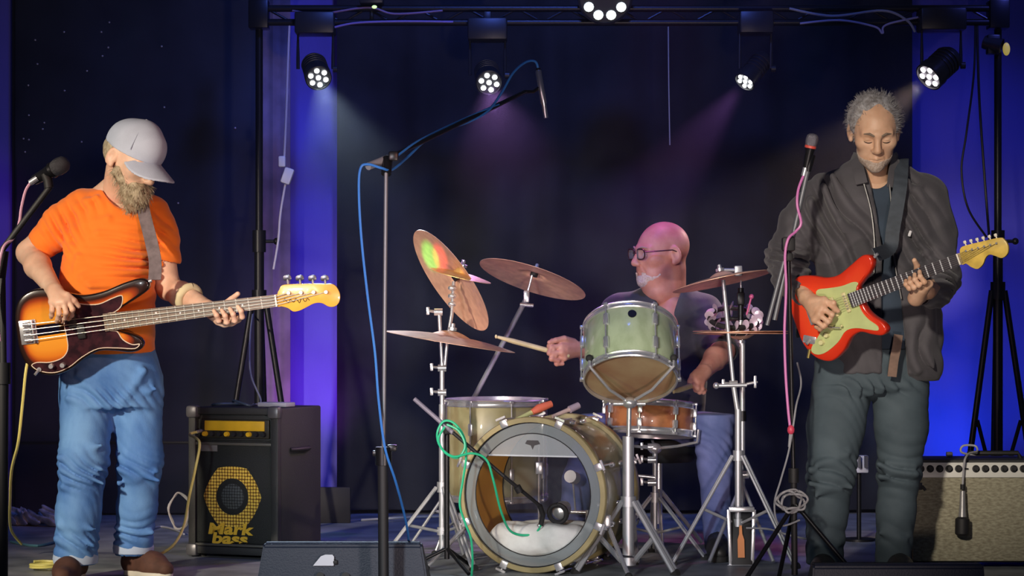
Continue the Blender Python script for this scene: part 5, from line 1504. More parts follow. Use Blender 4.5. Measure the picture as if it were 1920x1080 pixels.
HS2 = [(S2 + 0.004, -0.021), (S2 + 0.020, -0.024), (S2 + 0.036, -0.044), (S2 + 0.056, -0.058), (S2 + 0.080, -0.050), (S2 + 0.100, -0.030), (S2 + 0.118, -0.024), (S2 + 0.136, -0.034), (S2 + 0.160, -0.052), (S2 + 0.186, -0.044), (S2 + 0.198, -0.018), (S2 + 0.192, 0.010), (S2 + 0.176, 0.022), (S2 + 0.110, 0.032), (S2 + 0.040, 0.040), (S2 + 0.022, 0.038), (S2 + 0.012, 0.024)]
h2 = MB().prism(crom(HS2, 4), -0.004, 0.010, bev=0.002).build('headstock', mat('gold_maple', (0.72, 0.50, 0.10), 0.35, var=0.15, vscale=25, coat=0.3), gtr, local=True)
for k in range(6):
    tu = MB().cyl((hx2[k], 0.020 - 0.0028 * k, 0.009), (hx2[k], 0.020 - 0.0028 * k, 0.018), 0.0038, n=10).build('tuning_post', M_chrome, gtr, local=True)
    yy = 0.038 - 0.0033 * k
    MB().cyl((hx2[k], yy - 0.01, -0.002), (hx2[k], yy + 0.012, -0.002), 0.0028, n=8).box((hx2[k], yy + 0.015, -0.002), (0.012, 0.012, 0.008), bev=0.003).build('tuner_key', mat('cream_key', (0.78, 0.74, 0.62), 0.35), tu, local=True)
for (x, y) in ((0.055, -0.070), (0.025, -0.092), (-0.006, -0.112)):
    MB().lathe([(0, 0.014), (0.009, 0.014), (0.0125, 0.0), (0, 0.0)], (x, y, 0.003), n=18).build('control_knob', mat('aged_knob', (0.72, 0.70, 0.36), 0.4), gtr, local=True)
MB().cyl((0.095, -0.085, 0.003), (0.105, -0.080, 0.018), 0.003, n=8).sphere((0.105, -0.080, 0.019), 0.005).build('selector_switch', mat('aged_knob', (0.72, 0.70, 0.36), 0.4), gtr, local=True)
MB().box((-0.055, -0.085, 0.001), (0.055, 0.030, 0.005), Matrix.Rotation(-0.5, 3, 'Z'), bev=0.004).cyl((-0.055, -0.085, 0.002), (-0.065, -0.098, 0.016), 0.006).build('jack_plate', M_chrome, gtr, local=True)
MB().tube([(-0.01, -0.03, 0.008), (0.0, -0.045, 0.022), (0.06, -0.07, 0.028), (0.10, -0.085, 0.026)], 0.0026, 8).build('tremolo_arm', M_chrome, gtr, local=True)
MB().cyl((0.312, 0.125, -0.02), (0.330, 0.134, -0.02), 0.006).build('strap_button', M_chrome, gtr, local=True)
MB().cyl((-0.066, -0.12, 0.004), (-0.085, -0.15, 0.004), 0.006).build('lead_plug', mat('brass_plug', (0.75, 0.62, 0.20), 0.3, 0.9), gtr, local=True)

def ribbon(pts, nrms, width, thick=0.003, n=6):
    pts = [Vector(p) for p in pts]; nrms = [Vector(q) for q in nrms]
    sp = spline(pts, n); sn_ = spline(nrms, n)
    mb = MB(); vs = []
    for i, p in enumerate(sp):
        t_ = (sp[min(i + 1, len(sp) - 1)] - sp[max(i - 1, 0)]).normalized()
        nn = sn_[i] - t_ * sn_[i].dot(t_); nn.normalize()
        b_ = t_.cross(nn)
        for (x, y) in ((-1, 0), (1, 0), (1, 1), (-1, 1)):
            vs.append(p + b_ * x * width / 2 + nn * y * thick)
    fs = []
    for i in range(len(sp) - 1):
        for k in range(4):
            a = i * 4 + k; b_ = i * 4 + (k + 1) % 4
            fs.append((a, b_, b_ + 4, a + 4))
    fs += [(0, 1, 2, 3), tuple(len(vs) - 4 + k for k in range(4))]
    return mb.add(vs, fs)
# ------------------------------------------------------------------ people
def skin_mat(name, c, c2, rough=0.5):
    return mat(name, c, rough, 0, color2=c2, vscale=16, bump=0.15, bscale=120, sss=0.12)
M_skinB = skin_mat('skin_fair', (0.78, 0.52, 0.38), (0.66, 0.40, 0.28))
M_skinD = skin_mat('skin_ruddy', (0.66, 0.33, 0.27), (0.56, 0.24, 0.20))
M_skinG = skin_mat('skin_tan', (0.72, 0.46, 0.31), (0.60, 0.35, 0.22))

def head_rot(yaw, pitch, roll=0.0):
    R0 = Matrix(((-1, 0, 0), (0, -1, 0), (0, 0, 1)))
    return Matrix.Rotation(math.radians(yaw), 3, 'Z') @ R0 @ Matrix.Rotation(math.radians(-pitch), 3, 'X') @ Matrix.Rotation(math.radians(roll), 3, 'Y')

class HeadSpace:
    def __init__(s, c, R, sc):
        s.c = Vector(c); s.R = R; s.s = sc
    def w(s, x, y, z): return s.c + s.R @ (Vector((x, y, z)) * s.s)
    def ell(s, f, c, r, k, op='u', R=None):
        f.ell(s.w(*c), [a * s.s for a in r], (s.R @ R) if R is not None else s.R, k * s.s, op)
    def cone(s, f, a, b, ra, rb, k, op='u'):
        f.cone(s.w(*a), s.w(*b), ra * s.s, rb * s.s, k * s.s, op)

def head_shape(f, H, neck_base, rn=0.060, smile=0.0, jowl=0.0):
    H.ell(f, (0, -0.016, 0.030), (0.0765, 0.098, 0.087), 0.01)
    H.ell(f, (0, 0.030, -0.020), (0.064, 0.066, 0.085), 0.03)
    H.ell(f, (0, 0.042, -0.074), (0.050 + jowl, 0.050, 0.040), 0.03)
    H.ell(f, (0, 0.080, -0.099), (0.021, 0.016, 0.017), 0.02)
    for s in (-1, 1):
        H.ell(f, (s * 0.046, 0.058, -0.016), (0.023, 0.024, 0.022), 0.02)
        H.cone(f, (s * 0.008, 0.089, 0.022), (s * 0.044, 0.072, 0.022), 0.010, 0.008, 0.016)
        H.ell(f, (s * 0.031, 0.101, 0.001), (0.020, 0.015, 0.012), 0.014, 's')
        H.ell(f, (s * 0.031, 0.076, 0.001), (0.0155, 0.0125, 0.0125), 0.004)          # closed or lowered lids over the eyeball
        H.cone(f, (s * 0.019, 0.0895, -0.002), (s * 0.043, 0.084, -0.003), 0.0016, 0.0016, 0.002, 's')
        H.ell(f, (s * 0.012, 0.101, -0.033), (0.009, 0.011, 0.008), 0.008)
        H.cone(f, (s * 0.020, 0.098, -0.038), (s * 0.033, 0.086, -0.066), 0.003, 0.002, 0.006, 's')
        Re = Matrix.Rotation(s * 0.35, 3, 'Z') @ Matrix.Rotation(-0.2, 3, 'X')
        H.ell(f, (s * 0.080, -0.016, -0.004), (0.009, 0.021, 0.034), 0.006, 'u', Re)
        H.ell(f, (s * 0.089, -0.010, 0.002), (0.007, 0.011, 0.020), 0.005, 's', Re)
        H.ell(f, (s * 0.078, -0.010, -0.032), (0.008, 0.010, 0.010), 0.006)
    H.cone(f, (0, 0.089, 0.016), (0, 0.112, -0.026), 0.0085, 0.0125, 0.010)
    H.ell(f, (0, 0.112, -0.029), (0.0115, 0.010, 0.0095), 0.006)
    for s in (-1, 1):
        H.ell(f, (s * 0.006, 0.107, -0.042), (0.0035, 0.005, 0.003), 0.002, 's')
    H.cone(f, (-0.021, 0.085, -0.0645 + smile), (0, 0.094, -0.063), 0.004, 0.0062, 0.005)
    H.cone(f, (0.021, 0.085, -0.0645 + smile), (0, 0.094, -0.063), 0.004, 0.0062, 0.005)
    H.cone(f, (-0.018, 0.085, -0.072), (0.018, 0.085, -0.072), 0.006, 0.006, 0.005)
    H.ell(f, (0, 0.089, -0.0735), (0.014, 0.007, 0.006), 0.005)
    H.cone(f, (-0.023, 0.091, -0.068 + smile), (0, 0.099, -0.068), 0.0016, 0.0018, 0.002, 's')
    H.cone(f, (0.023, 0.091, -0.068 + smile), (0, 0.099, -0.068), 0.0016, 0.0018, 0.002, 's')
    nb = Vector(neck_base)
    f.cone(H.w(0, -0.035, -0.055), nb, rn * 0.93, rn * 1.05, 0.025)
    f.cone(H.w(0, 0.02, -0.085), nb + Vector((0, -0.02, -0.01)), 0.03, 0.045, 0.03)

def lashes(H, parent, m):
    for s in (-1, 1):
        MB().tube([H.w(s * 0.017, 0.0885, -0.0045), H.w(s * 0.024, 0.0905, -0.0065), H.w(s * 0.032, 0.0900, -0.0070), H.w(s * 0.040, 0.0865, -0.0060), H.w(s * 0.046, 0.081, -0.0035)], [0.0008, 0.0016, 0.0018, 0.0016, 0.0008], 6).build('eyelash', m, parent)

def hand_shape(f, wrist, mcps, fingers, thumb, rw=0.026, rf=0.0092, extra=None):
    wv = Vector(wrist)
    for q in mcps:
        f.cone(wv, q, rw * 0.72, 0.0125, 0.014)
    c_ = sum((Vector(q) for q in mcps), Vector()) / len(mcps)
    f.cone(wv.lerp(c_, 0.35), wv.lerp(c_, 0.85), 0.020, 0.018, 0.02)
    for i in range(len(mcps) - 1):
        f.cone(mcps[i], mcps[i + 1], 0.0115, 0.0115, 0.010)
    for q, fg in zip(mcps, fingers):
        pts = [q] + list(fg)
        rr = [rf * 1.12, rf, rf * 0.93, rf * 0.80]
        for i in range(len(pts) - 1):
            f.cone(pts[i], pts[i + 1], rr[min(i, 3)], rr[min(i + 1, 3)], 0.0035)
            if i: f.ell(pts[i], (rr[i] * 1.08,) * 3, None, 0.003)
    rr = [0.017, 0.0125, 0.0108, 0.0088]
    for i in range(len(thumb) - 1):
        f.cone(thumb[i], thumb[i + 1], rr[min(i, 3)], rr[min(i + 1, 3)], 0.008 if i == 0 else 0.003)

def box_of(pts, pad):
    A = np.array([list(p) for p in pts])
    return A.min(0) - pad, A.max(0) + pad

def strands(base, dirs, length, r, nseg=4, droop=0.0, seed=1, curl=0.006, cross=3):
    r_ = random.Random(seed)
    mb = MB()
    for b, d in zip(base, dirs):
        p = Vector(b); d = Vector(d).normalized()
        L_ = length * r_.uniform(0.6, 1.15); pts = [p.copy()]
        for k in range(nseg):
            d = (d + Vector((r_.uniform(-1, 1), r_.uniform(-1, 1), r_.uniform(-1, 1))) * 0.22 + Vector((0, 0, -droop))).normalized()
            p = p + d * (L_ / nseg); pts.append(p.copy())
        mb.tube(pts, [r * (1 - 0.75 * k / nseg) for k in range(nseg + 1)], cross, caps=False)
    me = bpy.data.meshes.new('s'); me.from_pydata(mb.v, [], mb.f); me.shade_smooth()
    return me
def join_strands(o, me):
    """add strand geometry to an existing part"""
    bm = bmesh.new(); bm.from_mesh(o.data); bm2 = me.copy()
    bm2.transform(WM[o.name].inverted())
    bm.from_mesh(bm2); bm.to_mesh(o.data); bm.free(); o.data.shade_smooth()

def shoe(parent, heel, toe, m_up, m_sole, m_lace, wd=0.045, laces=True):
    heel = Vector(heel); toe = Vector(toe); d = (toe - heel); d.z = 0; Ln = d.length; d.normalize(); s = Vector((-d.y, d.x, 0))
    q = lambda a, b, z: heel + d * a * Ln + s * b + Vector((0, 0, z))
    f = Field(*box_of([q(-0.1, -0.08, 0), q(1.1, 0.08, 0.13), q(-0.1, 0.08, 0), q(1.1, -0.08, 0.13)], 0.03), 0.005)
    f.cone(q(0.08, 0, 0.055), q(0.15, 0, 0.10), 0.040, 0.042, 0.02)
    f.cone(q(0.10, 0, 0.045), q(0.62, 0, 0.045), 0.040, wd * 0.95, 0.03)
    f.cone(q(0.62, 0, 0.042), q(0.88, 0.0, 0.036), wd * 0.95, 0.032, 0.02)
    f.cone(q(0.2, 0, 0.085), q(0.62, 0, 0.055), 0.034, 0.03, 0.02)
    f.half((0, 0, 0.018), (0, 0, -1))
    up = skins_to_object('shoe', [f.skin(1)], m_up, parent)
    out = [(0.0, 0), (0.03, 0.034), (0.30, 0.036), (0.62, wd), (0.85, 0.040), (1.0, 0), (0.85, -0.040), (0.62, -wd), (0.30, -0.036), (0.03, -0.034)]
    oc = [((q(a, b, 0)).x, (q(a, b, 0)).y) for a, b in out]
    MB().prism(crom(oc, 4), 0.001, 0.024, bev=0.003).build('sole', m_sole, up)
    if laces:
        for k in range(5):
            a = 0.36 + 0.07 * k; z = 0.108 - 0.008 * k
            MB().tube([q(a, -0.026, z - 0.012), q(a + 0.02, 0, z), q(a + 0.04, 0.026, z - 0.012)], 0.0028, 6).build('lace', m_lace, up)
    return up

def jeans_folds(seed, amp):
    a = waves(seed, 55, 5, (0.5, 0.5, 1.3)); b = waves(seed + 1, 22, 4)
    return lambda X, Y, Z: amp * (1 - np.abs(a(X, Y, Z)) * 2.2) * 0.7 + amp * 0.5 * b(X, Y, Z)

# ============================================================ bass player
bp_ = thing('person', 'person in orange tee shirt and grey cap playing a sunburst bass', 'person', (P(205, 0, -0.25).x, -0.25, 0))
YB = -0.28
HB = HeadSpace(P(250, 299, -0.40), head_rot(52, 29, -3), 1.07)
neckB = P(222, 372, -0.27)
hb = Field(HB.c - Vector((0.18, 0.18, 0.24)), HB.c + Vector((0.18, 0.18, 0.18)), 0.003)
head_shape(hb, HB, neckB, 0.058)
shR, elR, wrR = P(146, 386, -0.28), P(54, 474, -0.25), P(103, 546, -0.56)
shL, elL, wrL = P(290, 402, -0.28), P(316, 540, -0.27), P(388, 577, -0.44)
body = Field(P(20, 360, -0.75) + Vector((-0.06, 0, 0)), P(470, 320, -0.02), 0.005)
body = Field((P(15, 0, YB).x, -0.75, 0.05), (P(470, 0, YB).x, 0.02, 1.46), 0.0055)
body.chain([(shR, 0.052), (shR.lerp(elR, 0.5), 0.050), (elR, 0.043)], 0.02)
body.chain([(elR, 0.042), (elR.lerp(wrR, 0.35), 0.046), (wrR, 0.028)], 0.02)
body.chain([(shL, 0.052), (shL.lerp(elL, 0.5), 0.048), (elL, 0.042)], 0.02)
body.chain([(elL, 0.042), (elL.lerp(wrL, 0.35), 0.045), (wrL, 0.028)], 0.02)
px2 = lambda px, Y=YB: P(px, 0, Y).x
pz2 = lambda py, Y=YB: P(0, py, Y).z
body.loft([(pz2(700), px2(209), -0.28, 0.13, 0.09), (pz2(560), px2(206), -0.29, 0.13, 0.10), (pz2(420), px2(222), -0.28, 0.14, 0.085), (pz2(365), px2(224), -0.275, 0.07, 0.06)], 0.03)
body.cone(neckB, P(222, 400, -0.28), 0.06, 0.07, 0.03)
body.cone(P(218, 348, -0.27), P(172, 384, -0.27), 0.045, 0.04, 0.04)
body.chain([(P(172, 720, -0.28), 0.07), (P(157, 870, -0.33), 0.055), (P(144, 1035, -0.30), 0.04)], 0.03)
body.chain([(P(250, 720, -0.26), 0.07), (P(262, 870, -0.24), 0.055), (P(250, 1020, -0.16), 0.04)], 0.03)
# plucking hand
mcR = [P(128, 562, -0.605), P(119, 567, -0.612), P(109, 569, -0.610), P(98, 566, -0.600)]
fgR = [[P(136, 580, -0.615), P(134, 591, -0.590), P(129, 598, -0.572)],
       [P(124, 586, -0.625), P(121, 596, -0.600), P(117, 603, -0.578)],
       [P(111, 588, -0.622), P(109, 597, -0.600), P(106, 603, -0.580)],
       [P(98, 582, -0.608), P(97, 590, -0.592), P(96, 595, -0.578)]]
thR = [P(108, 550, -0.575), P(126, 554, -0.600), P(139, 564, -0.600), P(147, 574, -0.590)]
hr = Field(*box_of([wrR] + mcR + sum(fgR, []) + thR, 0.03), 0.0025)
hr.cone(elR, wrR, 0.042, 0.028, 0.02)
hand_shape(hr, wrR, mcR, fgR, thR, 0.028)
# fretting hand
mcL = [P(446, 598, -0.495), P(434, 604, -0.500), P(421, 606, -0.498), P(409, 602, -0.490)]
fgL = [[P(454, 594, -0.545), P(452, 583, -0.560), P(446, 575, -0.550)],
       [P(440, 601, -0.552), P(437, 589, -0.566), P(431, 579, -0.552)],
       [P(425, 604, -0.552), P(422, 592, -0.566), P(416, 582, -0.552)],
       [P(410, 601, -0.542), P(406, 591, -0.558), P(401, 583, -0.552)]]
thL = [P(402, 574, -0.455), P(420, 572, -0.470), P(434, 561, -0.485), P(446, 551, -0.505)]
hl = Field(*box_of([wrL] + mcL + sum(fgL, []) + thL, 0.03), 0.0025)
hl.cone(elL, wrL, 0.042, 0.028, 0.02)
hand_shape(hl, wrL, mcL, fgL, thL, 0.028)
skins_to_object('body', [body.skin(1), hb.skin(1), hr.skin(1), hl.skin(1)], M_skinB, bp_)
# tee shirt
tee = Field((px2(40), -0.55, pz2(690)), (px2(360), 0.0, pz2(325)), 0.0045)
tee.loft([(pz2(662), px2(204), -0.285, 0.170, 0.128), (pz2(600), px2(204), -0.305, 0.172, 0.152), (pz2(540), px2(203), -0.315, 0.172, 0.160), (pz2(470), px2(212), -0.300, 0.166, 0.140),
          (pz2(415), px2(222), -0.285, 0.172, 0.122), (pz2(380), px2(224), -0.28, 0.150, 0.098), (pz2(357), px2(222), -0.275, 0.085, 0.078)], 0.02)
tee.chain([(P(158, 388, -0.28), 0.070), (P(118, 420, -0.275), 0.066), (P(86, 452, -0.265), 0.062)], 0.035)
tee.chain([(P(285, 400, -0.28), 0.066), (P(300, 440, -0.278), 0.060), (P(309, 484, -0.275), 0.056)], 0.035)
tee.half(P(86, 452, -0.262), (P(86, 452, -0.262) - P(130, 410, -0.275)))if False else None
# drag folds pulled by the strap and belly
for (a, b, rr) in (((140, 445), (215, 415), .012), ((150, 470), (285, 452), .009), ((165, 488), (290, 470), .009), ((160, 505), (280, 492), .008), ((175, 522), (288, 510), .008), ((120, 405), (150, 440), .010),
                   ((150, 395), (190, 372), .009), ((135, 430), (140, 480), .012), ((200, 440), (285, 425), .008), ((190, 540), (285, 530), .007), ((295, 410), (300, 470), .008)):
    def onto(px, py):
        z = pz2(py); x = px2(px)
        S = [(pz2(600), px2(204), -0.305, 0.172, 0.152), (pz2(540), px2(203), -0.315, 0.172, 0.160), (pz2(470), px2(212), -0.300, 0.166, 0.140), (pz2(415), px2(222), -0.285, 0.172, 0.122), (pz2(370), px2(224), -0.28, 0.150, 0.098)]
        zs = [q[0] for q in S]
        cx, cy, rx, ry = [np.interp(z, zs, [q[i] for q in S]) for i in (1, 2, 3, 4)]
        u = min(1, abs((x - cx) / rx))
        return Vector((x, cy - ry * (1 - u ** 2.3) ** (1 / 2.3), z))
    tee.cone(onto(*a), onto(*b), rr, rr * 0.6, 0.022)
w1_ = waves(11, 70, 5, (0.5, 0.5, 1.5)); w2_ = waves(12, 24, 4)
tee.warp(lambda X, Y, Z: 0.002 * w1_(X, Y, Z) + 0.005 * w2_(X, Y, Z))
tee.warp(creases(14, (14, 0, 74), 3.8, [(P(245, 490, -0.45), (0.10, 0.2, 0.09), 0.010), (P(205, 560, -0.46), (0.14, 0.2, 0.05), 0.005)], 0.0006))
tee.warp(creases(16, (70, 0, 50), 2.0, [(P(140, 430, -0.33), (0.06, 0.2, 0.09), 0.009), (P(105, 425, -0.3), (0.05, 0.2, 0.06), 0.007), (P(305, 440, -0.33), (0.04, 0.2, 0.08), 0.007), (P(175, 385, -0.35), (0.06, 0.2, 0.03), 0.007)], 0.0))
tee.cone(P(70, 466, -0.26), P(46, 484, -0.25), 0.052, 0.055, 0.006, 's')
tee.cone(P(309, 486, -0.275), P(314, 530, -0.272), 0.049, 0.052, 0.006, 's')
tee.cone(P(224, 352, -0.30), P(236, 366, -0.40), 0.066, 0.050, 0.012, 's')
tee.cone(P(220, 350, -0.28), P(216, 328, -0.29), 0.072, 0.085, 0.008, 's')
skins_to_object('tee_shirt', [tee.skin(1)], mat('orange_cotton', (0.90, 0.20, 0.012), 0.85, var=0.06, vscale=8, bump=0.15, bscale=400, sheen=0.2), bp_)
nk_ = MB()
# jeans
jn = Field((px2(85, -0.3), -0.50, 0.035), (px2(330), -0.02, pz2(635)), 0.005)
jn.loft([(pz2(762), px2(208), -0.275, 0.165, 0.125), (pz2(705), px2(209), -0.275, 0.183, 0.140), (pz2(650), px2(205), -0.28, 0.160, 0.125)], 0.03)
jn.chain([(P(164, 735, -0.285), 0.098), (P(157, 860, -0.33), 0.086), (P(147, 960, -0.325), 0.076), (P(142, 1044, -0.30), 0.078)], 0.03)
jn.chain([(P(257, 735, -0.265), 0.092), (P(263, 860, -0.25), 0.079), (P(257, 950, -0.20), 0.069), (P(250, 1024, -0.16), 0.071)], 0.03)
for (a, b, rr, Y) in (((112, 860), (190, 835), .011, -0.40), ((115, 885), (195, 905), .010, -0.40), ((120, 910), (190, 880), .009, -0.395), ((108, 1010), (175, 1022), .010, -0.37), ((112, 985), (180, 992), .008, -0.385),
                      ((228, 880), (298, 900), .010, -0.315), ((225, 905), (292, 885), .009, -0.30), ((222, 990), (285, 998), .010, -0.23), ((130, 745), (205, 765), .010, -0.385), ((215, 745), (290, 730), .010, -0.36), ((150, 700), (205, 760), .010, -0.40), ((270, 695), (225, 760), .010, -0.39)):
    jn.cone(P(a[0], a[1], Y), P(b[0], b[1], Y), rr, rr * 0.5, 0.025)
jn.warp(creases(21, (52, 30, 70), 5.5, [(P(155, 885, -0.35), (0.12, 0.3, 0.06), 0.006), (P(262, 890, -0.25), (0.10, 0.3, 0.06), 0.006), (P(142, 1015, -0.3), (0.12, 0.3, 0.04), 0.006), (P(250, 1000, -0.2), (0.12, 0.3, 0.04), 0.006), (P(210, 745, -0.38), (0.16, 0.2, 0.04), 0.006)], 0.0010))
jn.cone(P(142, 1052, -0.30), P(142, 1075, -0.30), 0.064, 0.07, 0.004, 's')
jn.cone(P(250, 1034, -0.16), P(250, 1060, -0.16), 0.058, 0.065, 0.004, 's')
jn.half((0, 0, 0.06), (0, 0, -1))
jeans = skins_to_object('jeans', [jn.skin(1)], mat('blue_denim', (0.15, 0.34, 0.66), 0.8, 0, color2=(0.05, 0.16, 0.44), vscale=7, bump=0.25, bscale=350, stretch=(1, 1, 0.5)), bp_)
for c, r in ((P(142, 1040, -0.30), 0.079), (P(250, 1021, -0.16), 0.072)):
    MB().lathe([(r - 0.006, -0.018), (r, -0.018), (r + 0.003, 0.0), (r, 0.018), (r - 0.006, 0.018)], Vector((c.x, c.y, c.z - 0.012)), n=32, closed=True).build('cuff', mat('pale_denim', (0.42, 0.52, 0.68), 0.85), jeans)
M_brown = mat('brown_suede', (0.085, 0.035, 0.022), 0.8, var=0.2, vscale=30)
shoe(bp_, (P(139, 0, -0.27).x, -0.22, 0), (P(118, 0, -0.45).x, -0.50, 0), M_brown, mat('cream_sole', (0.66, 0.62, 0.52), 0.6), mat('tan_lace', (0.35, 0.24, 0.16), 0.7), 0.05)
shoe(bp_, (P(240, 0, -0.14).x, -0.10, 0), (P(316, 0, -0.30).x, -0.27, 0), M_brown, mat('cream_sole', (0.66, 0.62, 0.52), 0.6), mat('tan_lace', (0.35, 0.24, 0.16), 0.7), 0.05)
# cap
cp_ = Field(HB.c - Vector((0.2, 0.2, 0.2)), HB.c + Vector((0.24, 0.24, 0.2)), 0.003)
HB.ell(cp_, (0, -0.012, 0.036), (0.090, 0.110, 0.098), 0.005)
HB.cone(cp_, (0, 0.045, 0.07), (0, 0.02, 0.09), 0.055, 0.05, 0.03)
w3_ = waves(31, 60, 5); 
cp_.warp(lambda X, Y, Z: 0.0035 * w3_(X, Y, Z))
HB.ell(cp_, (0, -0.012, 0.026), (0.084, 0.103, 0.094), 0.004, 's')
n_ = HB.R @ Vector((0, 0.02, -1)); cp_.half(HB.w(0, 0, 0.026), n_)
M_cap = mat('cap_cotton', (0.46, 0.52, 0.64), 0.9, var=0.06, vscale=12, bump=0.2, bscale=300)
cap = skins_to_object('cap', [cp_.skin(1)], M_cap, bp_)
br_ = Field(HB.c - Vector((0.24, 0.24, 0.24)), HB.c + Vector((0.24, 0.24, 0.2)), 0.0028)
def brim(X, Y, Z):
    R_ = np.array(HB.R); c_ = np.array(HB.c)
    q = [((X - c_[0]) * R_[0, i] + (Y - c_[1]) * R_[1, i] + (Z - c_[2]) * R_[2, i]) / HB.s for i in range(3)]
    surf = q[2] - (0.030 - 5.0 * q[0] ** 2 - 0.22 * (q[1] - 0.09))
    plan = np.sqrt((q[0] / 0.086) ** 2 + ((q[1] - 0.075) / 0.112) ** 2) - 1
    return np.maximum(np.abs(surf) - 0.0035, np.maximum(plan * 0.08, (0.075 - q[1] - 3.5 * q[0] ** 2)))
br_.put(brim, HB.c - Vector((0.22, 0.22, 0.22)), HB.c + Vector((0.22, 0.22, 0.15)), 0.001)
skins_to_object('brim', [br_.skin(1)], M_cap, cap)
for k in range(3):
    pts = []
    a = (-0.7, 0.0, 0.7)[k] * 1.45
    for q in range(9):
        e = 0.15 + q * 0.17
        pts.append(HB.w(0.0925 * math.cos(e) * math.sin(a), -0.012 + 0.1125 * math.cos(e) * math.cos(a) + 0.002, 0.036 + 0.1005 * math.sin(e)))
    MB().tube(pts, 0.0014, 6).build('seam', mat('cap_seam', (0.36, 0.41, 0.52), 0.9), cap)
MB().sphere(HB.w(0, -0.012, 0.137), 0.006).build('button', M_cap, cap)
# beard
M_beard = mat('grey_beard', (0.46, 0.40, 0.28), 0.8, color2=(0.26, 0.21, 0.13), vscale=60)
bd_ = Field(HB.c - Vector((0.2, 0.2, 0.26)), HB.c + Vector((0.2, 0.2, 0.1)), 0.0035)
HB.cone(bd_, (-0.060, 0.020, -0.045), (0, 0.075, -0.100), 0.022, 0.034, 0.03)
HB.cone(bd_, (0.060, 0.020, -0.045), (0, 0.075, -0.100), 0.022, 0.034, 0.03)
HB.cone(bd_, (0, 0.075, -0.095), (0, 0.070, -0.150), 0.034, 0.014, 0.03)
HB.cone(bd_, (-0.03, 0.087, -0.056), (0.03, 0.087, -0.056), 0.010, 0.010, 0.02)
w4_ = waves(41, 160, 6)
bd_.warp(lambda X, Y, Z: 0.006 * w4_(X, Y, Z))
HB.ell(bd_, (0, 0.100, -0.068), (0.016, 0.02, 0.006), 0.006, 's')
beard = skins_to_object('beard', [bd_.skin(1)], M_beard, bp_)
V = np.array([v.co for v in beard.data.vertices]); N = np.array([v.normal for v in beard.data.vertices])
ids = rng.choice(len(V), 700, replace=False)
L0 = Vector(WM[bp_.name].translation)
join_strands(beard, strands([Vector(V[i]) + L0 - Vector(N[i]) * 0.004 for i in ids], [Vector(N[i]) + HB.R @ Vector((0, 0, -0.9)) for i in ids], 0.030, 0.0011, 4, 0.15, 3))
# hair behind the ear
hv = Field(HB.c - Vector((0.16, 0.16, 0.16)), HB.c + Vector((0.16, 0.16, 0.1)), 0.0035)
HB.ell(hv, (0, -0.030, 0.010), (0.082, 0.094, 0.075), 0.005)
hv.half(HB.w(0, -0.028, 0), HB.R @ Vector((0, 1, 0.1)))
hv.half(HB.w(0, 0, 0.03), HB.R @ Vector((0, 0, 1)))
hv.warp(lambda X, Y, Z: 0.003 * w4_(X, Y, Z))
skins_to_object('hair', [hv.skin(1)], M_beard, bp_)
lashes(HB, bp_, mat('lash', (0.05, 0.03, 0.025), 0.7))
# bass strap (belongs to the bass)
M_strap = mat('strap_grey', (0.16, 0.13, 0.14), 0.8, var=0.2, vscale=40)
ribbon([P(290, 525, -0.50), P(291, 490, -0.475), P(283, 450, -0.452), P(274, 415, -0.43), P(267, 385, -0.405), P(262, 362, -0.365), P(262, 345, -0.29), P(255, 352, -0.20), P(235, 400, -0.13), P(190, 470, -0.10), P(130, 540, -0.12), P(80, 600, -0.30), P(40, 620, -0.50)],
       [(0, -1, 0.1), (0, -1, 0.1), (0, -1, 0.1), (0, -1, 0.2), (0.1, -1, 0.4), (0.2, -0.8, 0.8), (0.2, 0, 1), (0.1, 0.8, 0.6), (0, 1, 0.2), (0, 1, 0), (-0.5, 0.9, 0), (-1, 0.3, 0), (-1, 0, 0)], 0.045).build('strap', M_strap, bass)
wb = MB().torus(P(354, 559, -0.365), P(388, 577, -0.44) - P(320, 541, -0.28), 0.041, 0.016, 28, 10).build('wristband', mat('towel_band', (0.66, 0.58, 0.36), 0.9), bp_)

# ============================================================ guitarist
gp = thing('person', 'person in open dark jacket and grey trousers playing a red guitar', 'person', (P(1640, 0, -0.2).x, -0.2, 0))
YG = -0.2
gx = lambda px, Y=YG: P(px, 0, Y).x
gz = lambda py, Y=YG: P(0, py, Y).z
HG = HeadSpace(P(1640, 246, -0.30), head_rot(-3, 27, 0), 1.06)
neckG = P(1640, 335, -0.20)
hg = Field(HG.c - Vector((0.17, 0.17, 0.24)), HG.c + Vector((0.17, 0.2, 0.18)), 0.0028)
head_shape(hg, HG, neckG, 0.056)
sR, eR, wR = P(1540, 362, -0.2), P(1472, 480, -0.20), P(1512, 558, -0.46)
sL, eL, wL = P(1740, 368, -0.2), P(1764, 520, -0.28), P(1740, 548, -0.60)
bg = Field((gx(1430), -0.85, 0.03), (gx(1800), 0.0, 1.52), 0.0055)
bg.chain([(sR, 0.05), (eR, 0.042), (wR, 0.027)], 0.02)
bg.chain([(sL, 0.05), (eL, 0.042), (wL, 0.027)], 0.02)
bg.loft([(gz(690), gx(1640), -0.2, 0.14, 0.09), (gz(560), gx(1640), -0.21, 0.13, 0.09), (gz(400), gx(1640), -0.2, 0.16, 0.085), (gz(340), gx(1640), -0.19, 0.09, 0.06)], 0.03)
bg.cone(neckG, P(1640, 365, -0.2), 0.058, 0.07, 0.03)
bg.chain([(P(1585, 720, -0.2), 0.08), (P(1560, 890, -0.24), 0.05), (P(1545, 1065, -0.2), 0.04)], 0.03)
bg.chain([(P(1690, 720, -0.2), 0.08), (P(1687, 880, -0.22), 0.05), (P(1675, 1065, -0.18), 0.04)], 0.03)
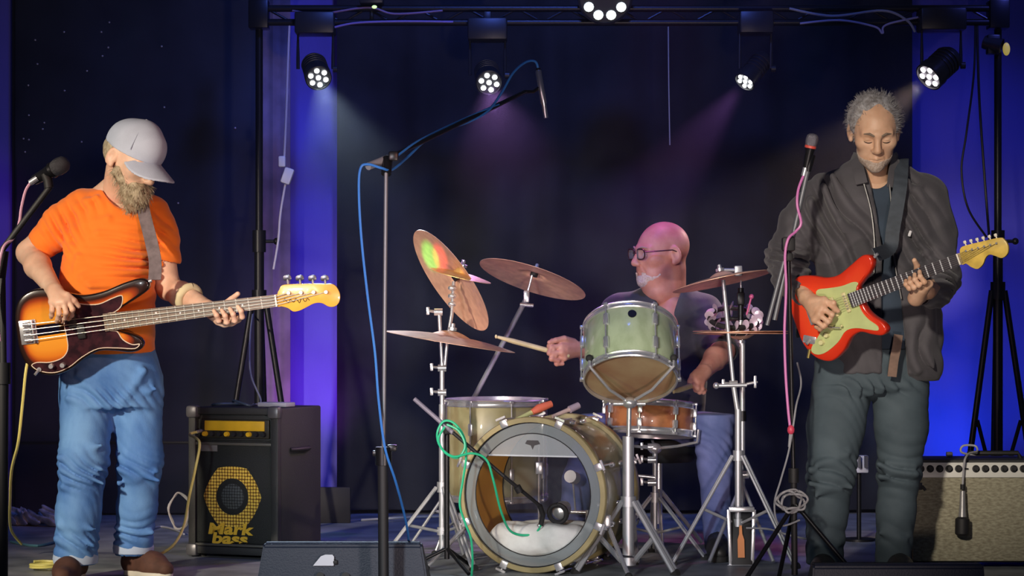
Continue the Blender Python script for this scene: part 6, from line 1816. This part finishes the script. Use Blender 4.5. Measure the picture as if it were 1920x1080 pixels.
# picking hand
mR = [P(1546, 566, -0.535), P(1543, 578, -0.545), P(1536, 590, -0.548), P(1528, 600, -0.540)]
fR = [[P(1563, 568, -0.555), P(1566, 580, -0.545), P(1560, 588, -0.530)],
      [P(1560, 590, -0.565), P(1556, 601, -0.550), P(1546, 602, -0.535)],
      [P(1553, 603, -0.562), P(1547, 611, -0.545), P(1538, 609, -0.530)],
      [P(1544, 612, -0.550), P(1538, 617, -0.535), P(1530, 613, -0.522)]]
tR = [P(1522, 566, -0.505), P(1545, 562, -0.53), P(1560, 573, -0.548), P(1571, 583, -0.545)]
h_r = Field(*box_of([wR] + mR + sum(fR, []) + tR, 0.03), 0.0025)
h_r.cone(wR.lerp(eR, 0.3), wR, 0.034, 0.027, 0.02)
hand_shape(h_r, wR, mR, fR, tR, 0.028)
# fretting hand
def on_neck(u, v, w_): return WM[gtr.name] @ Vector((u, v, w_))
u0 = 0.648 * (1722 - 1527) / (1800 - 1527)
mL = [on_neck(u0 + 0.036, -0.046, 0.000), on_neck(u0 + 0.014, -0.050, 0.002), on_neck(u0 - 0.008, -0.050, 0.0), on_neck(u0 - 0.029, -0.046, -0.006)]
fL = [[on_neck(u0 + 0.040, -0.036, 0.044), on_neck(u0 + 0.036, -0.012, 0.054), on_neck(u0 + 0.032, 0.008, 0.036)],
      [on_neck(u0 + 0.017, -0.040, 0.048), on_neck(u0 + 0.013, -0.016, 0.058), on_neck(u0 + 0.010, 0.004, 0.038)],
      [on_neck(u0 - 0.006, -0.042, 0.047), on_neck(u0 - 0.010, -0.020, 0.056), on_neck(u0 - 0.013, -0.002, 0.038)],
      [on_neck(u0 - 0.028, -0.038, 0.040), on_neck(u0 - 0.032, -0.020, 0.048), on_neck(u0 - 0.034, -0.006, 0.034)]]
tL = [on_neck(u0 - 0.035, -0.03, -0.025), on_neck(u0 - 0.012, 0.005, -0.028), on_neck(u0 + 0.008, 0.036, -0.012), on_neck(u0 + 0.016, 0.056, 0.012)]
wL = on_neck(u0 - 0.055, -0.075, -0.045)
h_l = Field(*box_of([wL] + mL + sum(fL, []) + tL, 0.035), 0.0025)
h_l.cone(wL.lerp(eL, 0.3), wL, 0.034, 0.027, 0.02)
hand_shape(h_l, wL, mL, fL, tL, 0.028)
skins_to_object('body', [bg.skin(1), hg.skin(1), h_r.skin(1), h_l.skin(1)], M_skinG, gp)
# navy tee
te = Field((gx(1530), -0.40, gz(700)), (gx(1750), 0.0, gz(300)), 0.005)
JS = [(gz(700), gx(1643), -0.200, 0.205, 0.135), (gz(600), gx(1643), -0.210, 0.212, 0.145), (gz(500), gx(1641), -0.208, 0.214, 0.142), (gz(430), gx(1640), -0.202, 0.226, 0.135), (gz(375), gx(1639), -0.198, 0.232, 0.122), (gz(338), gx(1640), -0.192, 0.190, 0.100), (gz(312), gx(1641), -0.188, 0.125, 0.088), (gz(296), gx(1641), -0.186, 0.082, 0.074)]
te.loft([(a, b, c, max(0.05, d - 0.055), max(0.05, e - 0.030)) for a, b, c, d, e in JS[:-1]], 0.02)
te.cone(P(1640, 318, -0.215), P(1642, 328, -0.33), 0.062, 0.05, 0.01, 's')
te.warp(lambda X, Y, Z: 0.004 * w2_(X, Y, Z))
skins_to_object('tee_shirt', [te.skin(1)], mat('navy_cotton', (0.035, 0.055, 0.085), 0.85, var=0.15, vscale=10, bump=0.15, bscale=400), gp)
# jacket
jk = Field((gx(1420), -0.70, gz(715)), (gx(1800), 0.02, gz(275)), 0.005)
jk.loft(JS, 0.02)
jk.chain([(P(1550, 368, -0.2), 0.088), (P(1505, 420, -0.2), 0.080), (P(1474, 482, -0.20), 0.070), (P(1484, 520, -0.32), 0.060), (P(1508, 552, -0.43), 0.045)], 0.04)
jk.chain([(P(1732, 372, -0.2), 0.088), (P(1750, 440, -0.22), 0.078), (P(1762, 520, -0.28), 0.070), (P(1752, 545, -0.45), 0.055), (wL.lerp(eL, 0.18), 0.042)], 0.04)
jk.cone(P(1722, 690, -0.22), P(1715, 600, -0.24), 0.085, 0.09, 0.05)
for (a, b, rr, Y) in (((1480, 440), (1500, 420), .010, -0.27), ((1455, 475), (1500, 462), .012, -0.26), ((1455, 495), (1505, 490), .012, -0.26), ((1465, 515), (1510, 520), .010, -0.33),
                      ((1545, 350), (1600, 470), .011, -0.325), ((1560, 330), (1618, 430), .010, -0.31), ((1570, 420), (1615, 500), .010, -0.345), ((1520, 380), (1560, 470), .010, -0.30),
                      ((1700, 340), (1715, 470), .010, -0.31), ((1725, 350), (1735, 480), .010, -0.30), ((1745, 380), (1770, 470), .010, -0.28), ((1700, 500), (1740, 470), .010, -0.33), ((1735, 505), (1785, 500), .012, -0.34), ((1735, 530), (1785, 528), .011, -0.36),
                      ((1705, 620), (1750, 690), .010, -0.33), ((1690, 640), (1720, 695), .010, -0.335)):
    jk.cone(P(a[0], a[1], Y), P(b[0], b[1], Y), rr, rr * 0.6, 0.03)
w5_ = waves(51, 26, 5); w6_ = waves(52, 75, 5)
jk.warp(lambda X, Y, Z: 0.005 * w5_(X, Y, Z) + 0.002 * w6_(X, Y, Z))
jk.warp(creases(54, (50, 0, 26), 3.2, [(P(1590, 440, -0.34), (0.10, 0.2, 0.14), 0.010), (P(1715, 430, -0.33), (0.08, 0.2, 0.16), 0.010), (P(1530, 400, -0.28), (0.07, 0.2, 0.12), 0.008), (P(1725, 640, -0.32), (0.08, 0.2, 0.10), 0.010)], 0.0015))
jk.warp(creases(56, (30, 10, 75), 3.0, [(P(1475, 490, -0.28), (0.08, 0.3, 0.08), 0.013), (P(1765, 520, -0.35), (0.08, 0.3, 0.07), 0.013)], 0.0))
JI = [(a - (0.05 if i == 0 else 0), b, c, d - 0.034, e - 0.024) for i, (a, b, c, d, e) in enumerate(JS[:-2])]
jk.loft(JI, 0.01, 's')
# front opening, wide at the neck, and the collar
def opening(X, Y, Z):
    zz = Z
    hw = np.interp(zz[0, 0], [gz(715), gz(560), gz(470), gz(390), gz(320), gz(285)], [0.048, 0.036, 0.020, 0.032, 0.046, 0.058])[None, None, :]
    cx = np.interp(zz[0, 0], [gz(715), gz(470), gz(300)], [gx(1668), gx(1652), gx(1641)])[None, None, :]
    return np.maximum(np.abs(X - cx) - hw, Y + 0.24)
jk.put(opening, (gx(1560), -0.6, gz(720)), (gx(1740), -0.2, gz(270)), 0.006, 's')
jk.cone(P(1640, 318, -0.19), P(1640, 270, -0.19), 0.068, 0.075, 0.01, 's')
jk.cone(wR.lerp(eR, 0.08), wR.lerp(eR, -0.4), 0.036, 0.04, 0.004, 's')
jk.cone(wL.lerp(eL, 0.16), wL.lerp(eL, -0.4), 0.034, 0.04, 0.004, 's')
M_jk = mat('charcoal_cotton', (0.072, 0.068, 0.078), 0.75, var=0.12, vscale=10, bump=0.2, bscale=300, sheen=0.15)
jacket = skins_to_object('jacket', [jk.skin(1)], M_jk, gp)
for s in (-1, 1):
    x0 = 1641 + s * 26
    ribbon([P(1641 + s * 42, 296, -0.16), P(1641 + s * 36, 300, -0.235), P(1641 + s * 30, 322, -0.305), P(1641 + s * 25, 345, -0.322)] if s < 0 else
           [P(1641 + s * 42, 296, -0.16), P(1641 + s * 38, 300, -0.235), P(1641 + s * 34, 325, -0.305), P(1641 + s * 32, 352, -0.322)],
           [(s * 0.9, 0.2, 0.4), (s * 0.7, -0.6, 0.5), (s * 0.4, -1, 0.3), (s * 0.2, -1, 0.2)], 0.042, 0.006).build('collar', M_jk, jacket)
# zip edges
for s, xs in ((-1, (1620, 1634, 1640, 1636)), (1, (1668, 1672, 1674, 1690))):
    MB().cable([P(xs[0], 345, -0.325), P(xs[1], 400, -0.345), P(xs[2], 470, -0.360), P(xs[3], 560, -0.362)], 0.0035, 6).build('zip_edge', mat('zip_dark', (0.10, 0.10, 0.10), 0.4, 0.6), jacket)
MB().box(P(1706, 438, -0.345), (0.010, 0.004, 0.022), Matrix.Rotation(0.3, 3, 'Y'), bev=0.002).build('zip_tag', mat('tag_white', (0.75, 0.75, 0.78), 0.4), jacket)
# trousers
tr = Field((gx(1490), -0.42, 0.03), (gx(1770), 0.02, gz(655)), 0.005)
tr.loft([(gz(725), gx(1632), -0.195, 0.200, 0.125), (gz(680), gx(1633), -0.198, 0.205, 0.130), (gz(650), gx(1635), -0.2, 0.195, 0.122)], 0.03)
tr.chain([(P(1578, 735, -0.2), 0.108), (P(1567, 800, -0.22), 0.102), (P(1558, 890, -0.24), 0.084), (P(1550, 960, -0.23), 0.074), (P(1545, 1072, -0.2), 0.066)], 0.025)
tr.chain([(P(1688, 735, -0.2), 0.104), (P(1690, 800, -0.215), 0.094), (P(1686, 885, -0.22), 0.076), (P(1680, 960, -0.21), 0.068), (P(1673, 1072, -0.18), 0.064)], 0.025)
for (a, b, rr, Y) in (((1520, 880), (1590, 850), .011, -0.315), ((1520, 905), (1595, 915), .010, -0.32), ((1530, 930), (1580, 895), .009, -0.315), ((1650, 870), (1715, 890), .011, -0.29), ((1650, 895), (1715, 880), .009, -0.29),
                      ((1575, 728), (1628, 738), .010, -0.30), ((1640, 735), (1700, 720), .010, -0.30), ((1590, 715), (1630, 722), .009, -0.31), ((1525, 1010), (1570, 1022), .008, -0.27), ((1650, 1000), (1700, 1008), .008, -0.25)):
    tr.cone(P(a[0], a[1], Y), P(b[0], b[1], Y), rr, rr * 0.5, 0.025)
tr.warp(creases(61, (46, 25, 58), 5.0, [(P(1556, 895, -0.28), (0.12, 0.3, 0.07), 0.007), (P(1688, 885, -0.25), (0.11, 0.3, 0.06), 0.007), (P(1632, 730, -0.3), (0.16, 0.2, 0.035), 0.007), (P(1548, 1015, -0.22), (0.12, 0.3, 0.05), 0.004), (P(1678, 1010, -0.22), (0.12, 0.3, 0.05), 0.004)], 0.0008))
tr.half((0, 0, 0.05), (0, 0, -1))
trs = skins_to_object('trousers', [tr.skin(1)], mat('slate_cotton', (0.075, 0.108, 0.130), 0.8, 0, color2=(0.052, 0.078, 0.096), vscale=8, bump=0.2, bscale=350), gp)
M_dshoe = mat('black_leather', (0.02, 0.02, 0.02), 0.45)
shoe(gp, (gx(1548), -0.12, 0), (gx(1530), -0.40, 0), M_dshoe, M_rubber, M_black)
shoe(gp, (gx(1672), -0.10, 0), (gx(1690), -0.38, 0), M_dshoe, M_rubber, M_black)
# hair
M_hair = mat('grey_hair', (0.46, 0.45, 0.46), 0.7, color2=(0.22, 0.20, 0.19), vscale=55)
hh = Field(HG.c - Vector((0.17, 0.17, 0.17)), HG.c + Vector((0.17, 0.2, 0.18)), 0.003)
HG.ell(hh, (0, -0.030, 0.032), (0.089, 0.100, 0.091), 0.005)
w7_ = waves(71, 120, 6)
hh.warp(lambda X, Y, Z: 0.006 * w7_(X, Y, Z))
HG.ell(hh, (0, 0.098, 0.030), (0.062, 0.080, 0.080), 0.012, 's')
HG.ell(hh, (0, 0.075, -0.06), (0.120, 0.085, 0.060), 0.012, 's')
hh.half(HG.w(0, 0, -0.050), HG.R @ Vector((0, 0.25, -1)))
hair = skins_to_object('hair', [hh.skin(1)], M_hair, gp)
V = np.array([v.co for v in hair.data.vertices]); N = np.array([v.normal for v in hair.data.vertices])
L0 = Vector(WM[gp.name].translation)
okk = [i for i in range(len(V)) if ((Vector(V[i]) + L0) - HG.c).dot(Vector(N[i])) > 0.05]
ids = rng.choice(okk, 1500, replace=False)
join_strands(hair, strands([Vector(V[i]) + L0 - Vector(N[i]) * 0.004 for i in ids], [Vector(N[i]) * 0.8 + HG.R @ Vector((0, -0.5, 0.15)) for i in ids], 0.022, 0.0009, 4, 0.12, 4))
# stubble beard and brows
M_stub = mat('grey_stubble', (0.50, 0.42, 0.36), 0.8, color2=(0.36, 0.26, 0.20), vscale=150)
sb_ = Field(HG.c - Vector((0.15, 0.2, 0.22)), HG.c + Vector((0.15, 0.15, 0.06)), 0.0025)
H2 = HeadSpace(HG.c, HG.R, HG.s)
H2.ell(sb_, (0, 0.030, -0.020), (0.0655, 0.0675, 0.0865), 0.01)
H2.ell(sb_, (0, 0.042, -0.074), (0.052, 0.0525, 0.0425), 0.03)
H2.ell(sb_, (0, 0.080, -0.099), (0.024, 0.019, 0.020), 0.02)
H2.cone(sb_, (-0.026, 0.084, -0.054), (0.026, 0.084, -0.054), 0.0095, 0.0095, 0.012)
sb_.half(HG.w(0, 0, -0.048), HG.R @ Vector((0, 0.25, 1)))
H2.ell(sb_, (0, 0.104, -0.068), (0.020, 0.022, 0.008), 0.004, 's')
for s in (-1, 1): H2.ell(sb_, (s * 0.047, 0.085, -0.045), (0.022, 0.04, 0.020), 0.01, 's')
w8_ = waves(81, 400, 6); sb_.warp(lambda X, Y, Z: 0.0012 * w8_(X, Y, Z))
sbo = skins_to_object('beard', [sb_.skin(1)], M_stub, gp)
for s in (-1, 1):
    MB().tube([HG.w(s * 0.012, 0.0995, 0.020), HG.w(s * 0.028, 0.094, 0.027), HG.w(s * 0.046, 0.081, 0.022)], [0.0035, 0.0045, 0.002], 8).build('eyebrow', mat('brow_hair', (0.20, 0.15, 0.11), 0.8), gp)
lashes(HG, gp, mat('lash', (0.05, 0.03, 0.025), 0.7))
# guitar strap and hanging leather tail (on the guitar)
ribbon([on_neck(0.318, 0.132, -0.02), P(1668, 465, -0.41), P(1674, 430, -0.395), P(1682, 385, -0.375), P(1688, 345, -0.345), P(1690, 312, -0.27), P(1690, 300, -0.18), P(1680, 340, -0.04), P(1620, 480, 0.0), P(1560, 580, -0.05), P(1500, 620, -0.25), on_neck(-0.095, 0.0, -0.02)],
       [(0, -1, 0.1), (0, -1, 0.1), (0, -1, 0.1), (0, -1, 0.2), (0.1, -1, 0.4), (0.1, -0.6, 0.9), (0, 0.2, 1), (0, 1, 0.4), (0, 1, 0), (-0.4, 0.9, 0), (-1, 0.3, 0), (-1, 0, 0)], 0.050).build('strap', mat('strap_blue', (0.055, 0.068, 0.085), 0.7, var=0.15, vscale=30), gtr)
ribbon([P(1684, 628, -0.372), P(1681, 650, -0.378), P(1676, 675, -0.38), P(1672, 706, -0.375)], [(0, -1, 0)] * 4, 0.032, 0.006).build('strap_tail', mat('tan_leather', (0.20, 0.125, 0.09), 0.6, var=0.15, vscale=30), gtr)

# ============================================================ drummer
dp = thing('person', 'person with bald head and glasses drumming in a dark shirt', 'person', (P(1235, 0, 0.85).x, 0.85, 0))
YD = 0.82
dx = lambda px, Y=YD: P(px, 0, Y).x
dz = lambda py, Y=YD: P(0, py, Y).z
HD = HeadSpace(P(1239, 476, 0.76), head_rot(-64, 4, -2), 1.12)
neckD = P(1252, 562, 0.82)
hd2 = Field(HD.c - Vector((0.19, 0.19, 0.26)), HD.c + Vector((0.19, 0.19, 0.17)), 0.003)
head_shape(hd2, HD, neckD, 0.072, jowl=0.006)
HD.cone(hd2, (0, 0.02, -0.075), (0, 0.02, -0.13), 0.05, 0.055, 0.03)
rS, rE, rW = P(1152, 600, 0.80), P(1128, 700, 0.66), P(1092, 655, 0.42)
lS, lE, lW = P(1325, 602, 0.80), P(1356, 655, 0.66), P(1319, 698, 0.42)
bdm = Field((dx(1000, 0.4), 0.25, 0.05), (dx(1400), 1.08, 1.14), 0.006)
bdm.chain([(rS, 0.05), (rE, 0.045), (rE.lerp(rW, 0.4), 0.046), (rW, 0.030)], 0.02)
bdm.chain([(lS, 0.05), (lE, 0.048), (lE.lerp(lW, 0.4), 0.046), (lW, 0.030)], 0.02)
bdm.loft([(dz(800), dx(1240), 0.88, 0.14, 0.10), (dz(640), dx(1240), 0.84, 0.14, 0.10), (dz(585), dx(1242), 0.82, 0.15, 0.09), (dz(560), dx(1248), 0.82, 0.07, 0.06)], 0.03)
bdm.cone(neckD, P(1246, 610, 0.80), 0.062, 0.08, 0.03)
bdm.cone(P(1258, 575, 0.76), P(1252, 625, 0.72), 0.045, 0.05, 0.03)
# stick hand
mD = [P(1056, 640, 0.375), P(1052, 650, 0.352), P(1053, 661, 0.346), P(1058, 671, 0.355)]
fD = [[P(1036, 640, 0.360), P(1030, 649, 0.345), P(1038, 655, 0.335)],
      [P(1034, 651, 0.338), P(1030, 662, 0.330), P(1042, 667, 0.335)],
      [P(1036, 663, 0.335), P(1034, 673, 0.330), P(1047, 677, 0.340)],
      [P(1042, 674, 0.345), P(1044, 682, 0.345), P(1055, 682, 0.352)]]
tD = [P(1075, 642, 0.40), P(1058, 635, 0.365), P(1042, 638, 0.345), P(1030, 642, 0.335)]
hD = Field(*box_of([rW] + mD + sum(fD, []) + tD, 0.035), 0.003)
hD.cone(rW.lerp(rE, 0.4), rW, 0.044, 0.030, 0.02)
hand_shape(hD, rW, mD, fD, tD, 0.033, 0.0105)
mE = [P(1301, 706, 0.37), P(1304, 712, 0.355), P(1309, 717, 0.35), P(1315, 719, 0.36)]
fE = [[P(1297, 716, 0.35), P(1300, 724, 0.36), P(1306, 726, 0.375)],
      [P(1301, 723, 0.34), P(1305, 731, 0.352), P(1311, 730, 0.37)],
      [P(1308, 728, 0.337), P(1312, 735, 0.35), P(1317, 733, 0.368)],
      [P(1316, 729, 0.345), P(1319, 735, 0.357), P(1322, 732, 0.372)]]
tE = [P(1306, 700, 0.395), P(1299, 705, 0.365), P(1294, 714, 0.35), P(1292, 722, 0.345)]
hE = Field(*box_of([lW] + mE + sum(fE, []) + tE, 0.035), 0.003)
hE.cone(lW.lerp(lE, 0.4), lW, 0.044, 0.030, 0.02)
hand_shape(hE, lW, mE, fE, tE, 0.033, 0.0105)
skins_to_object('body', [bdm.skin(1), hd2.skin(1), hD.skin(1), hE.skin(1)], M_skinD, dp)
# shirt
sh_ = Field((dx(1085), 0.52, dz(815)), (dx(1400), 1.08, dz(520)), 0.005)
sh_.loft([(dz(806), dx(1238), 0.88, 0.185, 0.150), (dz(730), dx(1238), 0.86, 0.195, 0.155), (dz(650), dx(1238), 0.84, 0.200, 0.145), (dz(592), dx(1240), 0.825, 0.212, 0.125), (dz(560), dx(1244), 0.82, 0.175, 0.108), (dz(538), dx(1250), 0.82, 0.098, 0.092)], 0.02)
sh_.chain([(P(1162, 586, 0.81), 0.080), (P(1140, 650, 0.74), 0.070), (P(1130, 690, 0.68), 0.066)], 0.04)
sh_.chain([(P(1318, 590, 0.81), 0.082), (P(1340, 630, 0.74), 0.074), (P(1354, 652, 0.67), 0.068)], 0.04)
sh_.warp(lambda X, Y, Z: 0.008 * w5_(X, Y, Z) + 0.003 * w6_(X, Y, Z))
sh_.cone(P(1252, 545, 0.80), P(1252, 520, 0.80), 0.078, 0.086, 0.006, 's')
def vneck(X, Y, Z):
    zz = Z[0, 0]
    hw = np.interp(zz, [dz(612), dz(545)], [0.004, 0.060])[None, None, :]
    return np.maximum(np.abs(X - dx(1250, 0.75)) - hw, Y - 0.80)
sh_.put(vneck, (dx(1210), 0.55, dz(640)), (dx(1290), 0.80, dz(540)), 0.006, 's')
sh_.cone(P(1362, 668, 0.62), P(1340, 690, 0.52), 0.055, 0.055, 0.005, 's')
M_shirt = mat('dark_shirt', (0.055, 0.055, 0.066), 0.8, var=0.2, vscale=14, bump=0.2, bscale=300, sheen=0.15)
shirt = skins_to_object('shirt', [sh_.skin(1)], M_shirt, dp)
ribbon([P(1268, 545, 0.90), P(1280, 552, 0.83), P(1276, 580, 0.735), P(1262, 618, 0.695)], [(0.8, 0.3, 0.5), (0.9, -0.5, 0.5), (0.5, -1, 0.3), (0.2, -1, 0.2)], 0.045, 0.006).build('collar', M_shirt, shirt)
ribbon([P(1232, 545, 0.90), P(1217, 553, 0.82), P(1222, 580, 0.735), P(1240, 618, 0.695)], [(-0.8, 0.3, 0.5), (-0.9, -0.5, 0.5), (-0.5, -1, 0.3), (-0.2, -1, 0.2)], 0.045, 0.006).build('collar', M_shirt, shirt)
# jeans
jd = Field((dx(1040, 0.4), 0.26, 0.03), (dx(1420), 1.10, dz(770)), 0.006)
jd.loft([(0.46, dx(1238), 0.90, 0.185, 0.150), (0.56, dx(1238), 0.89, 0.180, 0.150)], 0.03)
jd.chain([(P(1285, 800, 0.88), 0.090), (P(1335, 785, 0.52), 0.086), (P(1341, 880, 0.50), 0.066), (P(1345, 1010, 0.52), 0.054)], 0.025)
jd.chain([(P(1190, 800, 0.88), 0.090), (P(1118, 800, 0.55), 0.074), (P(1085, 900, 0.55), 0.062), (P(1068, 1005, 0.60), 0.052)], 0.025)
jd.warp(creases(91, (40, 40, 60), 5, [(P(1340, 830, 0.5), 0.10, 0.004)], 0.0012))
skins_to_object('jeans', [jd.skin(1)], mat('indigo_denim', (0.17, 0.20, 0.44), 0.8, 0, color2=(0.09, 0.12, 0.30), vscale=8, bump=0.2, bscale=300), dp)
shoe(dp, (dx(1345, 0.5), 0.56, 0.0), (dx(1350, 0.3), 0.31, 0.0), M_dshoe, M_rubber, M_black)
shoe(dp, (pp.x + ax.x * 0.26, pp.y + ax.y * 0.26, 0.05), (pp.x + ax.x * 0.02, pp.y + ax.y * 0.02, 0.05), M_dshoe, M_rubber, M_black)
# glasses
gl = MB()
for s in (-1, 1):
    pts = []
    for k in range(21):
        a = 2 * pi * k / 20
        ca, sa = math.cos(a), math.sin(a)
        pts.append(HD.w(s * 0.034 + 0.026 * math.copysign(abs(ca) ** 0.7, ca), 0.109 - 0.006 * abs(ca) - 0.10 * abs(s * 0.034 + 0.026 * ca) ** 1.2 * 0.4, 0.004 + 0.019 * math.copysign(abs(sa) ** 0.7, sa)))
    gl.tube(pts, 0.0034, 6, caps=False)
    gl.tube([HD.w(s * 0.060, 0.100, 0.012), HD.w(s * 0.076, 0.060, 0.013), HD.w(s * 0.084, 0.0, 0.014), HD.w(s * 0.085, -0.022, 0.006), HD.w(s * 0.083, -0.034, -0.012)], 0.0024, 6)
gl.tube([HD.w(-0.010, 0.110, 0.008), HD.w(0, 0.113, 0.010), HD.w(0.010, 0.110, 0.008)], 0.0022, 6)
glo = gl.build('glasses', mat('glasses_frame', (0.05, 0.02, 0.025), 0.3), dp)
for s in (-1, 1):
    c = HD.w(s * 0.034, 0.106, 0.004)
    MB().lathe([(0, 0.0015), (0.024, 0), (0.024, -0.001), (0, 0.0)], c, n=24, R=frame_of(HD.R @ Vector((s * 0.12, 1, 0)))).build('lens', film('lens_film', (0.7, 0.72, 0.78), 0.14, 0.05), glo)
    MB().sphere(HD.w(s * 0.031, 0.0795, 0.001), 0.0118 * 1.1, 14, 10).build('eye', mat('eye_white', (0.62, 0.55, 0.52), 0.3), dp)
    MB().tube([HD.w(s * 0.012, 0.1000, 0.024), HD.w(s * 0.028, 0.095, 0.030), HD.w(s * 0.046, 0.082, 0.026)], [0.003, 0.004, 0.002], 8).build('eyebrow', mat('pale_brow', (0.45, 0.32, 0.30), 0.8), dp)
# goatee and stubble
M_goat = mat('white_beard', (0.70, 0.62, 0.62), 0.8, color2=(0.55, 0.42, 0.41), vscale=150)
gd = Field(HD.c - Vector((0.18, 0.18, 0.2)), HD.c + Vector((0.18, 0.18, 0.06)), 0.0026)
HD.ell(gd, (0, 0.030, -0.020), (0.0660, 0.0680, 0.0870), 0.01)
HD.ell(gd, (0, 0.042, -0.074), (0.0580, 0.0525, 0.0425), 0.03)
HD.ell(gd, (0, 0.080, -0.099), (0.0245, 0.0195, 0.0205), 0.02)
HD.cone(gd, (-0.027, 0.084, -0.054), (0.027, 0.084, -0.054), 0.0105, 0.0105, 0.012)
gd.half(HD.w(0, 0, -0.044), HD.R @ Vector((0, 0.2, 1)))
gd.half(HD.w(0, 0.052, 0), HD.R @ Vector((0, -1, 0.25)))
HD.ell(gd, (0, 0.104, -0.068), (0.020, 0.022, 0.007), 0.004, 's')
for s in (-1, 1): HD.ell(gd, (s * 0.052, 0.080, -0.050), (0.024, 0.05, 0.024), 0.01, 's')
gd.warp(lambda X, Y, Z: 0.0012 * w8_(X, Y, Z))
gdo = skins_to_object('beard', [gd.skin(1)], M_goat, dp)
V = np.array([v.co for v in gdo.data.vertices]); N = np.array([v.normal for v in gdo.data.vertices])
L0 = Vector(WM[dp.name].translation)
ids = rng.choice(len(V), 500, replace=False)
join_strands(gdo, strands([Vector(V[i]) + L0 - Vector(N[i]) * 0.003 for i in ids], [Vector(N[i]) * 0.6 + HD.R @ Vector((0, 0.1, -0.9)) for i in ids], 0.007, 0.0007, 3, 0.1, 6))
# sticks in the hands
stick('drumstick', 'pale drumstick held out over the ride cymbal by the drummer', P(1068, 668, 0.355), P(926, 630, 0.36), M_stick, M_stick)
stick('drumstick', 'drumstick pointing up in the drummer other hand above the snare', P(1300, 722, 0.365), P(1262, 735, 0.16), M_stick, M_stick)
# throne
tb = Vector((dx(1238), 0.92, 0))
t = thing('drum_throne', 'round black drum stool under the drummer', 'stool', tb)
MB().lathe([(0, 0.36), (0.14, 0.36), (0.16, 0.38), (0.165, 0.43), (0.15, 0.455), (0, 0.46)], tb, n=36).build('seat', M_black, t)
MB().cyl(tb + Vector((0, 0, 0.1)), tb + Vector((0, 0, 0.36)), 0.016).build('column', M_chrome, t)
for a in (30, 150, 270):
    d = Vector((math.cos(math.radians(a)), math.sin(math.radians(a)), 0))
    MB().cyl(tb + Vector((0, 0, 0.25)), tb + d * 0.22 + Vector((0, 0, 0.012)), 0.009).build('leg', M_chrome, t)
# ------------------------------------------------------------------ stage haze behind the band
mh = bpy.data.materials.new('stage_haze'); mh.use_nodes = True
nt = mh.node_tree
for n in list(nt.nodes):
    if n.type != 'OUTPUT_MATERIAL': nt.nodes.remove(n)
vsn = nt.nodes.new('ShaderNodeVolumeScatter')
vsn.inputs['Color'].default_value = (1, 1, 1, 1)
vsn.inputs['Density'].default_value = 0.022
vsn.inputs['Anisotropy'].default_value = 0.25
nt.links.new(vsn.outputs[0], nt.nodes['Material Output'].inputs['Volume'])
hz = MB().box((0, 1.6, 1.7), (7.4, 1.7, 3.36)).build('haze', mh, None, smooth=False)
tag(hz, 'thin stage haze hanging under the lighting bar', 'haze', kind='stuff')
